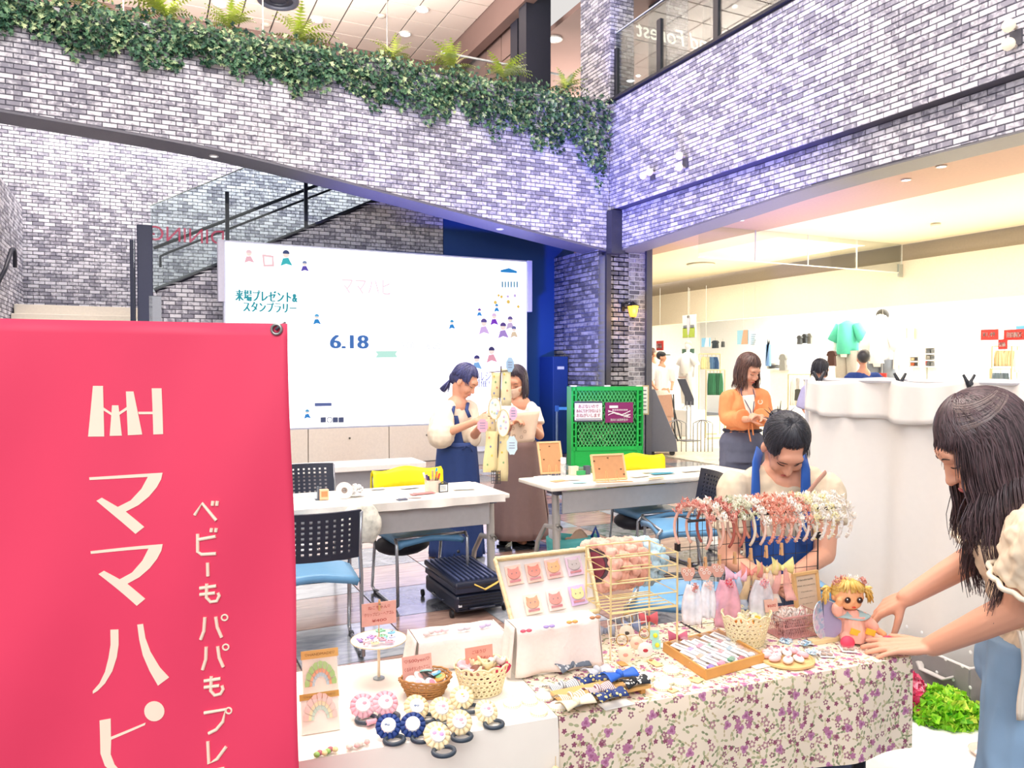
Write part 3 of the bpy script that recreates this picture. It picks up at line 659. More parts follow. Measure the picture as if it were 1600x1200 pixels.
# ivy and ferns on the beam
def leaf_mat(name, stops, rough=.5):
 m = bpy.data.materials.new(name); m.use_nodes = True; nt = m.node_tree; N = nt.nodes; L = nt.links; b = N['Principled BSDF']
 at = N.new('ShaderNodeAttribute'); at.attribute_name = 'tone'; cr = N.new('ShaderNodeValToRGB'); e = cr.color_ramp.elements
 e[0].color = lin(stops[0])+(1,); e[1].color = lin(stops[-1])+(1,)
 for k, s_ in enumerate(stops[1:-1]): q = e.new((k+1)/(len(stops)-1)); q.color = lin(s_)+(1,)
 L.new(at.outputs['Fac'], cr.inputs[0]); L.new(cr.outputs[0], b.inputs['Base Color']); b.inputs['Roughness'].default_value = rough; return m
hang = lerp_f([(-4, .5), (-1.4, .42), (-.6, .5), (.0, .55), (.9, .42), (1.7, .58), (2.6, .48), (3.4, .7), (4.4, .62), (5.0, .8), (5.5, .75), (6.0, 1.0), (6.3, .85), (6.7, 1.3), (6.95, 1.1)])
mb = MB(); tones = []
star = [(0, 0), (.5, .1), (.28, .42), (.42, .8), (.12, .72), (0, 1.15), (-.12, .72), (-.42, .8), (-.28, .42), (-.5, .1)]
for k in range(10500):
 x = -4.2+11.1*rnd.random(); h = hang(x)*(1+.15*math.sin(x*7)+.12*math.sin(x*17+1)); t = rnd.random()
 z = ZT+.16-(h+.16)*t**.85; y = VB-.03-rnd.random()*.16*(1-.4*t)-.06*math.sin(x*5+z*4)
 if z > ZT: y = VB-.12+rnd.random()*.5
 if t > .8 and rnd.random() < .45: continue
 s = rnd.uniform(.045, .085); n_ = Vector((rnd.gauss(0, .6), -1, rnd.gauss(.5, .5))).normalized()
 X, Y_, _ = basis(n_, Vector((rnd.gauss(0, .7), 0, -1)))
 c = Vector((x, min(y, VB-.012) if z < ZT else y, z))
 n0 = len(mb.v); pts = [c+X*(p[0]*s)+Y_*(p[1]*s)+n_*(abs(p[0])*s*.35) for p in star]
 mb.add(pts, [(0, 1, 2, 3, 4, 5), (0, 5, 6, 7, 8, 9)])
 tn = min(1, max(0, rnd.gauss(.45, .28))); tones += [tn, min(1, tn+.12)]
iv = mb.build('ivy_garland', leaf_mat('ivy', ['#14302b', '#2c5645', '#5f8c68', '#c4d6a4'])); set_tone(iv, tones)
tag(iv, 'dense dark green ivy trailing over the top edge of the arched brick beam', 'ivy', kind='stuff')
fm_ = leaf_mat('fern_leaf', ['#93b83e', '#cfe062', '#f0f8a4'])
mb = MB(); tones = []
for k in range(34):
 a = rnd.uniform(0, 2*math.pi); L_ = rnd.uniform(.24, .42); el = rnd.uniform(.35, 1.25); prev = Vector((0, 0, 0)); d = Vector((math.cos(a)*math.cos(el), math.sin(a)*math.cos(el), math.sin(el)))
 side = d.cross(Z).normalized(); n = 11; tn = rnd.uniform(.2, .9)
 for i in range(n):
  nx = prev+d*(L_/n); wl = .055*math.sin(math.pi*min(1, (i+1.2)/(n+1)))+.006
  for sg in (-1, 1):
   tip = prev+d*(L_/n*.9)+side*sg*wl+Vector((0, 0, -.01))
   mb.add([prev, prev+d*(L_/n*.75), tip], [(0, 1, 2)]); tones.append(min(1, max(0, tn+rnd.uniform(-.15, .15))))
  prev = nx; d = (d+Vector((0, 0, -.1))).normalized()
fern = mb.build('fern', fm_); set_tone(fern, tones)
lab = ['at the far left edge', 'second from the left edge', 'third from the left, largest', 'fourth from the left, above the stair wall', 'fifth, left of the middle of the ivy', 'sixth, past the third spotlight', 'seventh, in front of the brown corner', 'eighth, at the start of the glass rail', 'rightmost, beside the brick column']
for k, (px_, py_, s_) in enumerate(((30, 40, 1.1), (125, 42, 1.2), (262, 62, 1.2), (358, 80, .9), (465, 92, 1.15), (612, 112, .85), (705, 128, 1.0), (785, 142, 1.0), (882, 155, .9))):
 p = PY(px_, py_, VB+.12); loc = (p.x, VB+.06, ZT+.14)
 o = fern if k == 0 else dup(fern, loc)
 o.location = loc; o.rotation_euler = (0, 0, k*1.7); o.scale = (s_*1.25,)*3
 tag(o, 'bright yellow-green fern on the ivy beam, '+lab[k], 'fern', 'ferns along the ivy')
# corridor and clothes shop beyond the fascia
m_ = MB(); m_.box((8.15, 10.5, 3.7), (1.4, 22, .06)); struct(m_, 'ceiling_soffit', M('#c9a48e', .6))
m_ = MB(); m_.box((10.5, 10.5, 3.72), (3.4, 22, .06)); struct(m_, 'ceiling_corridor', M('#fff3d8', .7, var=.01))
m_ = MB(); m_.box((12.32, 10.5, 3.5), (.1, 22, .4)); struct(m_, 'wall_shop_shaded_band', M('#bdb09c', .7))  # greige colour stands in for the shadow on this band
m_ = MB(); m_.box((12.22, 10.5, 3.0), (.16, 22, .78)); struct(m_, 'wall_shop_header', M('#f6e9d2', .7))
m_ = MB(); m_.box((15.9, 10.5, 3.35), (7.1, 22, .06)); struct(m_, 'ceiling_shop', M('#ffffff', .7))
m_ = MB(); m_.box((17.6, 10.5, 1.7), (.1, 22, 3.4)); struct(m_, 'wall_shop', M('#fffdf6', .8))
m_ = MB(); m_.box((12.5, 21.4, 1.9), (11, .1, 3.8)); struct(m_, 'wall_shop_end', M('#fffaf0', .8))
sb = empty('smoke_barrier', PY(1250, 400, 9.3), 'clear glass smoke barrier hanging from the corridor ceiling', 'barrier')
for k in range(4):
 x0 = 7.6+k*1.13; m_ = MB(); m_.box((x0+.56, 9.3, 3.43), (1.11, .01, .5)); m_.build('glass_pane', GLASS, sb)
 m_ = MB(); m_.box((x0+1.13, 9.3, 3.43), (.012, .014, .5)); m_.build('joint', M('#f4f1e8', .4), sb)
m_ = MB(); m_.box((9.86, 9.3, 3.18), (4.5, .02, .014)); m_.build('bottom_rail', M('#fbf8ee', .4), sb)
m_ = MB(); m_.box((12.08, 9.3, 3.22), (.1, .03, .22)); m_.build('bracket', M('#aeb3aa', .4), sb)
def flat(name, lab, cat, px, py, D, w, h, mats, fn=None, group=None, th=.02):
 c = PD(px, py, D); k = D/F; hw = w*k/2; hh = h*k/2; o = empty(name, c, lab, cat, group)
 m_ = MB(); m_.box(c+Vector((th, 0, 0)), (th, hw*2.3, hh*2)); m_.build('board', mats[0], o)
 m_ = MB(); m_.tube([c+Vector((th, 0, hh)), (c.x+th, c.y, 3.32)], .004, 4); m_.build('hanger', M('#e8e6e0', .4), o)
 return o, c, k
def draw(o, c, poly, mat, k, name='print', off=.003):
 m_ = MB(); m_.prism([(-x*k*1.1, -y*k) for x, y in poly], c+Vector((-off, 0, 0)), (0, 1, 0), Z, (-.002, 0, 0)); return m_.build(name, mat, o)
RED = M('#d8413c', .6); WHT = M('#ffffff', .6)
for px_, py_, D, w_, h_, t in ((1030, 540, 17.5, 15, 15, '新着品'), (1377, 590, 14, 14, 14, '30'), (1444, 566, 14.3, 7, 8, '品'), (1545, 523, 12.6, 24, 17, '¥1,49'), (1585, 523, 12.4, 30, 17, '期間限定'), (1566, 538, 12.5, 12, 16, '特価')):
 o, c, k = flat('sale_sign', 'red shop sign with white lettering, %s' % {1030: 'beside the pillar', 1377: 'beside the man in navy', 1444: 'tiny one on the middle shelf', 1545: 'with a price, at the right', 1585: 'wide one at the right edge', 1566: 'small upright one under the price sign'}[px_], 'sign', px_, py_, D, w_, h_, [RED])
 mb = MB(); text(mb, t, c+Vector((-.004, 0, 0)), (0, -1, 0), Z, h_*k*.55, w_*k*1.0*.8, .002, bold=.02); mb.build('lettering', WHT, o)
o, c, k = flat('wall_poster', 'shop poster of figures on a green field, nearest the pillar', 'poster', 1076, 510, 17.6, 28, 36, [M('#f4f6f2')])
draw(o, c, [(-13, 2), (13, 2), (13, 17), (-13, 17)], M('#b9cf5a'), k); draw(o, c, [(-12, -2), (-4, -2), (-4, 3), (-12, 3)], M('#8a8f96'), k); draw(o, c, [(4, -2), (12, -2), (12, 3), (4, 3)], M('#8a8f96'), k)
draw(o, c, [(-3, -14), (2, -14), (3, 4), (1, 13), (-2, 13), (-3, 4)], M('#d9d4e6'), k, off=.006); draw(o, c, circ(2.4, 10, -.5, -15), M('#4a4440'), k, off=.008)
for px_, py_, w_, h_, c1, c2, lab in ((1102, 535, 17, 14, '#8fcbee', '#dff0fa', 'small sky-blue shop poster above the green dresses'), (1160, 527, 22, 22, '#9fd0e6', '#d9a98c', 'blue and tan shop poster above the woman in orange'), (1602, 513, 26, 9, '#5aa6d8', '#8fc8ea', 'narrow blue shop poster at the right edge')):
 o, c, k = flat('wall_poster', lab, 'poster', px_, py_, 17 if px_ < 1500 else 12.8, w_, h_, [M(c1)])
 draw(o, c, [(w_*.1, -h_/2), (w_/2, -h_/2), (w_/2, h_/2), (-w_*.1, h_/2)], M(c2), k)
o, c, k = flat('shelf_panel', 'dark green display panel behind the white mannequin bust', 'panel', 1074, 560, 17.4, 25, 30, [M('#5b7d6c')])
o, c, k = flat('wall_notice', 'white shop notice with thin grey lines of text', 'notice', 1177, 531, 16.9, 14, 24, [M('#ffffff')])
for j in range(6): draw(o, c, [(-5, -9+j*3), (5-j % 3, -9+j*3), (5-j % 3, -8+j*3), (-5, -8+j*3)], M('#8d8f94'), k, 'text_line')
def garment(mb, c, w, h, top=.35, sleeves=False, pants=False):
 if pants:
  mb.prism([(-w/2, 0), (w/2, 0), (w*.55, -h), (w*.08, -h), (0, -h*.35), (-w*.08, -h), (-w*.55, -h)], c, (0, -1, 0), Z, (.06, 0, 0)); return
 pts = [(-w*.18, 0), (w*.18, 0), (w*.42, -h*.06)]
 if sleeves: pts += [(w*.62, -h*.3), (w*.45, -h*.36)]
 pts += [(w*.4, -h*.3), (w*.48, -h), (-w*.48, -h), (-w*.4, -h*.3)]
 if sleeves: pts += [(-w*.45, -h*.36), (-w*.62, -h*.3)]
 pts += [(-w*.42, -h*.06)]
 mb.prism(pts, c, (0, -1, 0), Z, (.06, 0, 0))
def rack(px0, px1, pyt, pyb, D, cols, lab, glab, n, hh=None):
 a = PD(px0, pyt, D); b = PD(px1, pyt, D); dd = b-a; k = D/F; zb = 0.0
 r = empty('clothes_rail', ((a.x+b.x)/2, (a.y+b.y)/2, 0), lab, 'rack')
 u = dd.normalized(); h = (pyb-pyt)*k
 m_ = MB(); m_.tube([a-u*.05, b+u*.05], .014, 6); m_.build('rail', M('#d9c79b', .4, .4), r)
 for p in (a-u*.05, b+u*.05): m_ = MB(); m_.tube([p, (p.x, p.y, .02)], .014, 6); m_.build('upright', M('#d9c79b', .4, .4), r)
 m_ = MB(); m_.box(((a.x+b.x)/2, (a.y+b.y)/2, .02), (.4, .04, .03)); m_.build('foot', M('#d9c79b', .4, .4), r)
 nrm = u.cross(Z)
 for i in range(n):
  c = a+dd*((i+.5)/n)+Vector((0, 0, -.05)); w = dd.length/n*1.3
  m_ = MB().at(c, Matrix((u, -nrm, Z)).transposed())
  wv = [(-.5*w, -h), (-.42*w, -h*.2), (-.16*w, -.02), (.16*w, -.02), (.42*w, -h*.2), (.5*w, -h)]
  m_.grid(10, 6, lambda s_, t_: ((s_-.5)*w*(.45+.55*min(1, t_*2.2)), .035*math.sin(s_*20+i), -.02-h*t_), .02)
  o = m_.build('hanging_garment', M(cols[i % len(cols)], .8), smooth=1)
  tag(o, '%s, %s' % (glab, ('leftmost', 'second from left', 'third from left', 'fourth from left', 'fifth from left', 'sixth from left', 'seventh from left', 'eighth from left')[i]), 'clothes', glab+' on the rail')
  MB().tube([c+Vector((0, 0, .06)), c+Vector((0, 0, -.03))], .006, 5).build('hanger_hook', M('#c9b684', .4), o)
rack(1107, 1129, 578, 612, 16.2, ['#2f6b4c', '#3f8560', '#2c5f45', '#4a8d68'], 'low clothes rail of green dresses behind the woman in orange', 'green gathered dress', 4)
rack(1096, 1122, 553, 572, 17.2, ['#d9cf9a', '#d6d0a8', '#56789e', '#3f618c'], 'upper clothes rail of pale and blue tops', 'short top on the upper rail', 4)
rack(1236, 1262, 585, 628, 14.6, ['#e9e6e0', '#cfcac2', '#f3f1ec', '#d8d4cc'], 'clothes rail of pale long shirts right of the woman in orange', 'pale long striped shirt', 4)
rack(1555, 1585, 541, 566, 12.6, ['#cdb98c', '#d8c69a', '#c2ac7e'], 'clothes rail of tan skirts at the right', 'tan pleated skirt', 3)
rack(1552, 1575, 576, 606, 12.4, ['#6f7f8c', '#8593a0', '#64737f'], 'clothes rail of faded grey jeans at the right', 'faded grey-blue denim', 3)
rack(1586, 1612, 541, 575, 12.2, ['#fffdf6', '#f6f2e8'], 'clothes rail of white skirts at the right edge', 'white flared skirt', 2)
def hung(px, py, D, w, h, col, lab, **k_):
 c = PD(px, py-h/2, D); k = D/F; m_ = MB(); garment(m_, c, w*k, h*k, **k_); o = m_.build('wall_garment', M(col, .8), bevel=.01); tag(o, lab, 'clothes')
 MB().tube([c+Vector((0.03, 0, .06)), c+Vector((.03, 0, -.01))], .006, 5).build('hanger_hook', M('#b5b0a4', .4), o)
hung(1116, 538, 17, 12, 12, '#33373d', 'black printed t-shirt on the shop wall above the rails', sleeves=True); hung(1128, 538, 17, 5, 9, '#4a4d50', 'narrow dark top beside the black t-shirt')
hung(1248, 531, 16.4, 8, 14, '#4b4d50', 'first dark cap-sleeved top on the high wall, left', sleeves=True); hung(1256, 529, 16.4, 8, 15, '#3c3f44', 'second dark top on the high wall, middle', sleeves=True); hung(1264, 529, 16.4, 8, 17, '#85857f', 'third dark grey top on the high wall, right', sleeves=True)
hung(1199, 555, 16.4, 8, 34, '#7fa8dc', 'single pale blue jeans hanging left of the black shelf', pants=True)
hung(1222, 566, 16, 13, 26, '#9a9a96', 'grey jacket on the shop wall left of the pale shirts', sleeves=True); hung(1298, 560, 15, 15, 24, '#4c2f28', 'dark brown patterned blouse left of the mint mannequin', sleeves=True)
hung(1246, 617, 14.4, 14, 18, '#55554f', 'dark grey pleated skirt in front of the pale shirts');
def shelf_unit(px, py, D, w, h, rows, lab, cols, base='#fffaf0'):
 c = PD(px, py, D); k = D/F; W_ = w*k; H_ = h*k; o = empty('display_shelf', (c.x, c.y, c.z-H_/2), lab, 'shelf')
 for j in range(rows+1):
  m_ = MB(); m_.box(c+Vector((.15, 0, -H_/2+H_*j/rows)), (.34, W_*1.1, .025)); m_.build('shelf_board', M(base, .5), o)
 for sg in (-1, 1): m_ = MB(); m_.box(c+Vector((.15, sg*W_*.55, 0)), (.34, .02, H_)); m_.build('side_panel', M(base, .5), o)
 m_ = MB(); m_.box((c.x+.2, c.y, (c.z-H_/2)/2), (.3, W_*1.0, c.z-H_/2-.02)); m_.build('base', M(base, .5), o)
 for j in range(rows):
  for i in range(2):
   m_ = MB(); hh = H_/rows*.55
   for q in range(3): m_.box(c+Vector((.12, (i-.5)*W_*.5, -H_/2+H_*j/rows+.02+hh*(q+.5)/3)), (.26, W_*.4, hh/3*.85))
   s_ = m_.build('folded_clothes', M(cols[(j*2+i) % len(cols)], .85), bevel=.008)
   tag(s_, 'folded clothes, %s pile of the %s shelf, %s' % (('left', 'right')[1-i], ('bottom', 'second', 'third', 'fourth')[j], lab.split(',')[-1].strip()), 'clothes', 'folded clothes on '+lab.split(',')[-1].strip())
shelf_unit(1454, 558, 14.2, 16, 30, 3, 'white cubby shelf with folded clothes, middle of the shop', ['#8d9296', '#6f7478', '#7d8388', '#a5a29a'])
shelf_unit(1429, 565, 14.3, 14, 16, 2, 'low shelf with dark and orange goods, left of the cubbies', ['#55565a', '#e07a50', '#5b5c60', '#f0d8b0'])
shelf_unit(1215, 572, 16.6, 40, 10, 1, 'narrow long white shelf, high behind the orange woman', ['#3c3d42', '#4a4a50'])
shelf_unit(1037, 600, 17.6, 14, 30, 3, 'pale shelf beside the pillar, beside the dark frame', ['#d8cdb8', '#efe6d6', '#b8ada0', '#fbf6ee'])
shelf_unit(1590, 600, 12.4, 26, 12, 1, 'display table of folded goods, at the right edge', ['#f0e2c0', '#fff6e0'])
for k, (px_, py_) in enumerate(((1425, 522), (1437, 522))):
 c = PD(px_, py_, 14.6); o = MB().box(c, (.3, .14, .22)).build('carton', M('#f0d9b8', .7), bevel=.006); tag(o, '%s of two beige cartons high in the middle of the shop' % ('left', 'right')[k], 'box')
 MB().box(c+Vector((-.152, 0, .02)), (.002, .03, .2)).build('tape', M('#d9b98c', .5), o)
c = PD(1431, 545, 14.6)
def mannequin(px, yt, yb, D, top, topc, lowc, hair, lab, arms=True, short=False, base=None):
 a = PD(px, yt, D); k = D/F; s = (yb-yt)*k/1.72; z0 = a.z-(yb-yt)*k; R = Matrix.Rotation(-math.pi/2+.2, 3, 'Z')
 o = empty('mannequin', (a.x, a.y, z0), lab, 'mannequin'); P = lambda x, y, z: Vector((a.x, a.y, z0))+R @ Vector((x, y, z))*s
 b = MB(); W_ = M('#fbfaf6', .5)
 b.ell(P(0, 0, 1.6), (.075*s, .09*s, .115*s)); b.tube([P(0, 0, 1.5), P(0, 0, 1.4)], [.045*s, .05*s], 10)
 b.tube([P(0, 0, 1.42), P(0, 0, 1.36), P(0, 0, 1.1), P(0, 0, .92), P(0, 0, .85)], [.06*s, .15*s, .12*s, .16*s, .14*s], 12, flat=.6)
 for sg in (-1, 1):
  b.tube([P(sg*.09, 0, .88), P(sg*.09, -.01, .5), P(sg*.08, .02, .08), P(sg*.08, -.1, .03)], [.08*s, .055*s, .035*s, .03*s], 8)
  b.tube([P(sg*.17, 0, 1.36), P(sg*.22, 0, 1.1), P(sg*.23, -.06, .82)], [.045*s, .035*s, .025*s], 8)
 b.build('body', W_, o, smooth=1)
 if hair: b = MB(); b.ell(P(0, .02, 1.64), (.088*s, .1*s, .1*s)); b.build('wig', M(hair, .6), o, smooth=1)
 b = MB(); L_ = .38 if short else .8
 for sg in (-1, 1): b.tube([P(sg*.085, 0, .95), P(sg*.1, 0, .95-L_*.4), P(sg*.1, 0, .95-L_)], [.125*s, .11*s, (.12 if short else .08)*s], 10)
 b.build('trousers' if not short else 'shorts', M(lowc, .8), o, smooth=1)
 b = MB(); b.tube([P(0, 0, 1.44), P(0, 0, 1.38), P(0, 0, 1.2), P(0, 0, .9)], [.08*s, .19*s, .2*s, .22*s], 14, flat=.65)
 for sg in (-1, 1): b.tube([P(sg*.14, 0, 1.38), P(sg*.26, 0, 1.12)], [.08*s, .1*s], 10)
 b.build(top, M(topc, .8), o, smooth=1)
 m_ = MB(); m_.box((a.x, a.y, z0/2), (.5, .6, z0)); q = m_.build('display_plinth', M('#fffdf8', .5), bevel=.01); tag(q, 'white display plinth under the '+lab, 'plinth')
mannequin(1326, 474, 640, 15.5, 'shirt', '#5fd0b4', '#b5ada2', None, 'mannequin in mint shirt and grey trousers')
mannequin(1378, 484, 660, 14.6, 'shirt', '#ffffff', '#7c848f', '#3b3a36', 'white mannequin with dark hair and grey shorts', short=True)
mannequin(1075, 533, 640, 17.1, 'blouse', '#ffffff', '#f4f1ea', '#cfcabf', 'small white mannequin before the dark green panel')
mannequin(1408, 500, 640, 16.0, 'blouse', '#fffef8', '#f8f4ea', None, 'all white mannequin right of the dark haired one', short=False)
dl = M('#3f4250', .45)
q = G(1035, 712, 0); o = empty('sign_wedge', q, 'tall dark grey wedge panel on casters at the foot of the pillar', 'panel')
bx = q; k = depth(q)/F
m_ = MB(); m_.prism([(-24*k, 6*k), (24*k, 6*k), (22*k, 24*k), (-12*k, 104*k), (-24*k, 104*k)], bx, rgt, Z, FH*.5); m_.build('panel', M('#6a6d78', .5), o, bevel=.008)
for dx in (-16, 16): m_ = MB(); c = bx+rgt*dx*k+Vector((0, 0, .045)); m_.cyl(c+FH*.02, c+FH*.07, .045, 14); m_.build('caster', M('#1c1d22', .5), o)
q = G(1076, 689, 0); k = depth(q)/F; o = empty('info_stand', q, 'slanted black notice stand on twin steel poles outside the shop', 'stand')
m_ = MB(); m_.box(q+Vector((0, 0, .012)), (.36, .3, .02)); m_.build('base', M('#565a66', .4), o, bevel=.004)
for dx in (-3, 3): m_ = MB(); m_.tube([q+rgt*dx*k+Z*.02, q+rgt*dx*k+Z*62*k], .01, 8); m_.build('pole', M('#a9adb5', .3, .7), o)
m_ = MB(); m_.prism([(-18*k, 97*k), (-5*k, 97*k), (8*k, 66*k), (8*k, 56*k), (-5*k, 56*k), (-6*k, 70*k)], q, rgt, Z, FH*.06); b_ = m_.build('panel', dl, o, bevel=.006)
m_ = MB(); m_.prism([(-16*k, 98*k), (-5*k, 98*k), (-4*k, 101*k), (-16*k, 101*k)], q, rgt, Z, FH*.04); m_.build('header', M('#a9968c'), o)
for i, (dx, py_) in enumerate(((1057, 706), (1098, 706), (1084, 700))[:2]):
 q = G(dx, py_, 0); k = depth(q)/F; o = empty('wire_hoop_stand', q, 'chrome wire hoop barrier, %s' % ('left one half behind the black stand' if i == 0 else 'right one nearer the woman in orange'), 'stand')
 for s_ in (1, .55, .2) if i else (1, .5):
  w_ = 15*k*s_; h_ = 50*k
  pts = [q+rgt*-w_, q+rgt*-w_+Z*(h_-.06)]+[q+rgt*(-w_+w_*2*t)+Z*(h_-.06+.06*math.sin(math.pi*t)) for t in (.1, .3, .5, .7, .9)]+[q+rgt*w_+Z*(h_-.06), q+rgt*w_]
  m_ = MB(); m_.tube(pts, .009, 6); m_.build('hoop', M('#8f9298', .25, .8), o, smooth=1)
q = G(1042, 690, 0); k = depth(q)/F; o = empty('easel_board', q, 'brown board on a black folding easel beside the wedge panel', 'easel')
for pa, pb in (((-6, 60), (18, 0)), ((10, 74), (14, 0)), ((6, 74), (22, 4))): m_ = MB(); m_.tube([q+rgt*pa[0]*k+Z*pa[1]*k, q+rgt*pb[0]*k+Z*pb[1]*k+FH*.05], .015, 6); m_.build('leg', M('#33363c', .5), o)
for y0 in (38, 4): m_ = MB(); m_.prism([(-18*k, (y0+2)*k), (10*k, (y0)*k), (6*k, (y0+36)*k), (-18*k, (y0+34)*k)], q-FH*.05, rgt, Z, FH*.03); m_.build('board', M('#c49a84', .6), o)
for k_, (px_, py_, z_) in enumerate(((1462, 350, 3.68), (1095, 413, 3.68))):
 p = G(px_, py_, z_); o = MB().lathe([(.3 if k_ else .07, 0), (.26 if k_ else .07, -.03), (.12 if k_ else .04, -.03), (.1 if k_ else 0, -.015)] + ([(0, -.05)] if k_ else []), p, 20).build('ceiling_diffuser' if k_ else 'smoke_detector', M('#efe7d6', .5), smooth=1)
 tag(o, 'round air diffuser in the corridor ceiling' if k_ else 'small smoke detector on the corridor ceiling', 'vent' if k_ else 'detector')
for k_, (px_, py_) in enumerate(((1157, 344), (1178, 333), (1416, 281), (1471, 260), (1084, 353))):
 zz = 3.665 if k_ < 4 else 3.6
 p = G(px_, py_, zz); o = empty('ceiling_downlight', p, 'small downlight in the tan soffit behind the lintel, %s' % ('leftmost but one', 'second pair, right', 'third, larger', 'rightmost', 'nearest the pillar')[k_], 'light')
 m_ = MB(); m_.torus(p, .05, .01, n=16, m=6); m_.build('rim', M('#e8e0d8', .4), o, smooth=1); m_ = MB(); m_.cyl(p, p+Vector((0, 0, -.006)), .045, 14); m_.build('lens', M('#ffffff', .4, emit=4), o)
# figure building
from mathutils import noise as mnoise
def remesh(mb, name, mat, voxel, parent, sm=4, wrinkle=0.0, wsc=14.0, wz=.5, seed=0):
 me = bpy.data.meshes.new('t'); me.from_pydata(mb.v, [], mb.f); ob = bpy.data.objects.new('t', me); COL.objects.link(ob)
 md = ob.modifiers.new('r', 'REMESH'); md.mode = 'VOXEL'; md.voxel_size = voxel; md.use_smooth_shade = True
 if sm: s_ = ob.modifiers.new('s', 'SMOOTH'); s_.factor = .5; s_.iterations = sm
 dg = bpy.context.evaluated_depsgraph_get(); nm = bpy.data.meshes.new_from_object(ob.evaluated_get(dg))
 bpy.data.objects.remove(ob); bpy.data.meshes.remove(me); nm.name = name
 if wrinkle:
  n = len(nm.vertices); co = np.empty(n*3, 'f'); no = np.empty(n*3, 'f'); nm.vertices.foreach_get('co', co); nm.vertices.foreach_get('normal', no)
  co = co.reshape(-1, 3); no = no.reshape(-1, 3); off = Vector((seed*3.1, seed*1.7, 0))
  d = np.array([mnoise.noise(Vector((c[0]*wsc, c[1]*wsc, c[2]*wsc*wz))+off)+.5*mnoise.noise(Vector((c[0]*wsc*2.3, c[1]*wsc*2.3, c[2]*wsc*wz*1.6))+off) for c in co])
  co = co+no*(d[:, None]*wrinkle); nm.vertices.foreach_set('co', co.reshape(-1))
 nm.materials.clear(); nm.materials.append(mat)
 nm.polygons.foreach_set('use_smooth', [True]*len(nm.polygons)); nm.update()
 o = bpy.data.objects.new(name, nm); COL.objects.link(o)
 if parent: par(o, parent)
 return o
def limb(mb, pts, rad, n=14, round_ends=True, flat=1.0, up=Z):
 P = []; R = []
 pts = [Vector(p) for p in pts]
 for i in range(len(pts)-1):
  for k in range(4): t = k/4; P.append(pts[i].lerp(pts[i+1], t)); R.append(rad[i]+(rad[i+1]-rad[i])*t)
 P.append(pts[-1]); R.append(rad[-1])
 for _ in range(2):
  Q = P[:]
  for i in range(1, len(P)-1): Q[i] = P[i]*.5+(P[i-1]+P[i+1])*.25
  P = Q
 mb.tube(P, R, n, flat=flat, up=up)
 if round_ends: mb.ell(P[0], R[0]*.98, n=12, m=8); mb.ell(P[-1], R[-1]*.98, n=12, m=8)
 return mb
def head(mb, c, R, s=1.0):
 T = lambda x, y, z: Vector(c)+R @ Vector((x, y, z))*s
 mb.ell(T(0, .018, .03), (.076*s, .092*s, .09*s), R, 20, 14)
 mb.ell(T(0, -.028, -.018), (.062*s, .06*s, .082*s), R, 18, 12)
 mb.ell(T(0, -.05, -.078), (.036*s, .034*s, .028*s), R)
 for sg in (-1, 1):
  mb.ell(T(sg*.036, -.058, -.03), (.026*s, .026*s, .028*s), R)
  mb.ell(T(sg*.077, .008, -.012), (.011*s, .02*s, .032*s), R)
 mb.ell(T(0, -.07, .035), (.05*s, .02*s, .03*s), R)
 mb.tube([T(0, -.083, .012), T(0, -.096, -.016), T(0, -.102, -.026)], [.008*s, .0095*s, .011*s], 8)
 mb.ell(T(0, -.1, -.027), .0115*s);
 for sg in (-1, 1): mb.ell(T(sg*.011, -.092, -.028), .008*s)
 mb.ell(T(0, -.084, -.055), (.022*s, .01*s, .011*s), R)
FE = ((0, .018, .03, .076, .092, .09), (0, -.028, -.018, .062, .06, .082), (0, -.07, .035, .05, .02, .03), (.036, -.058, -.03, .026, .026, .028), (0, -.084, -.055, .022, .01, .011))
def fy(x, z):
 m = 1
 for cx, cy, cz, a, b, c in FE:
  q = 1-((abs(x)-cx)/a)**2-((z-cz)/c)**2
  if q > 0: m = min(m, cy-b*math.sqrt(q))
 return m
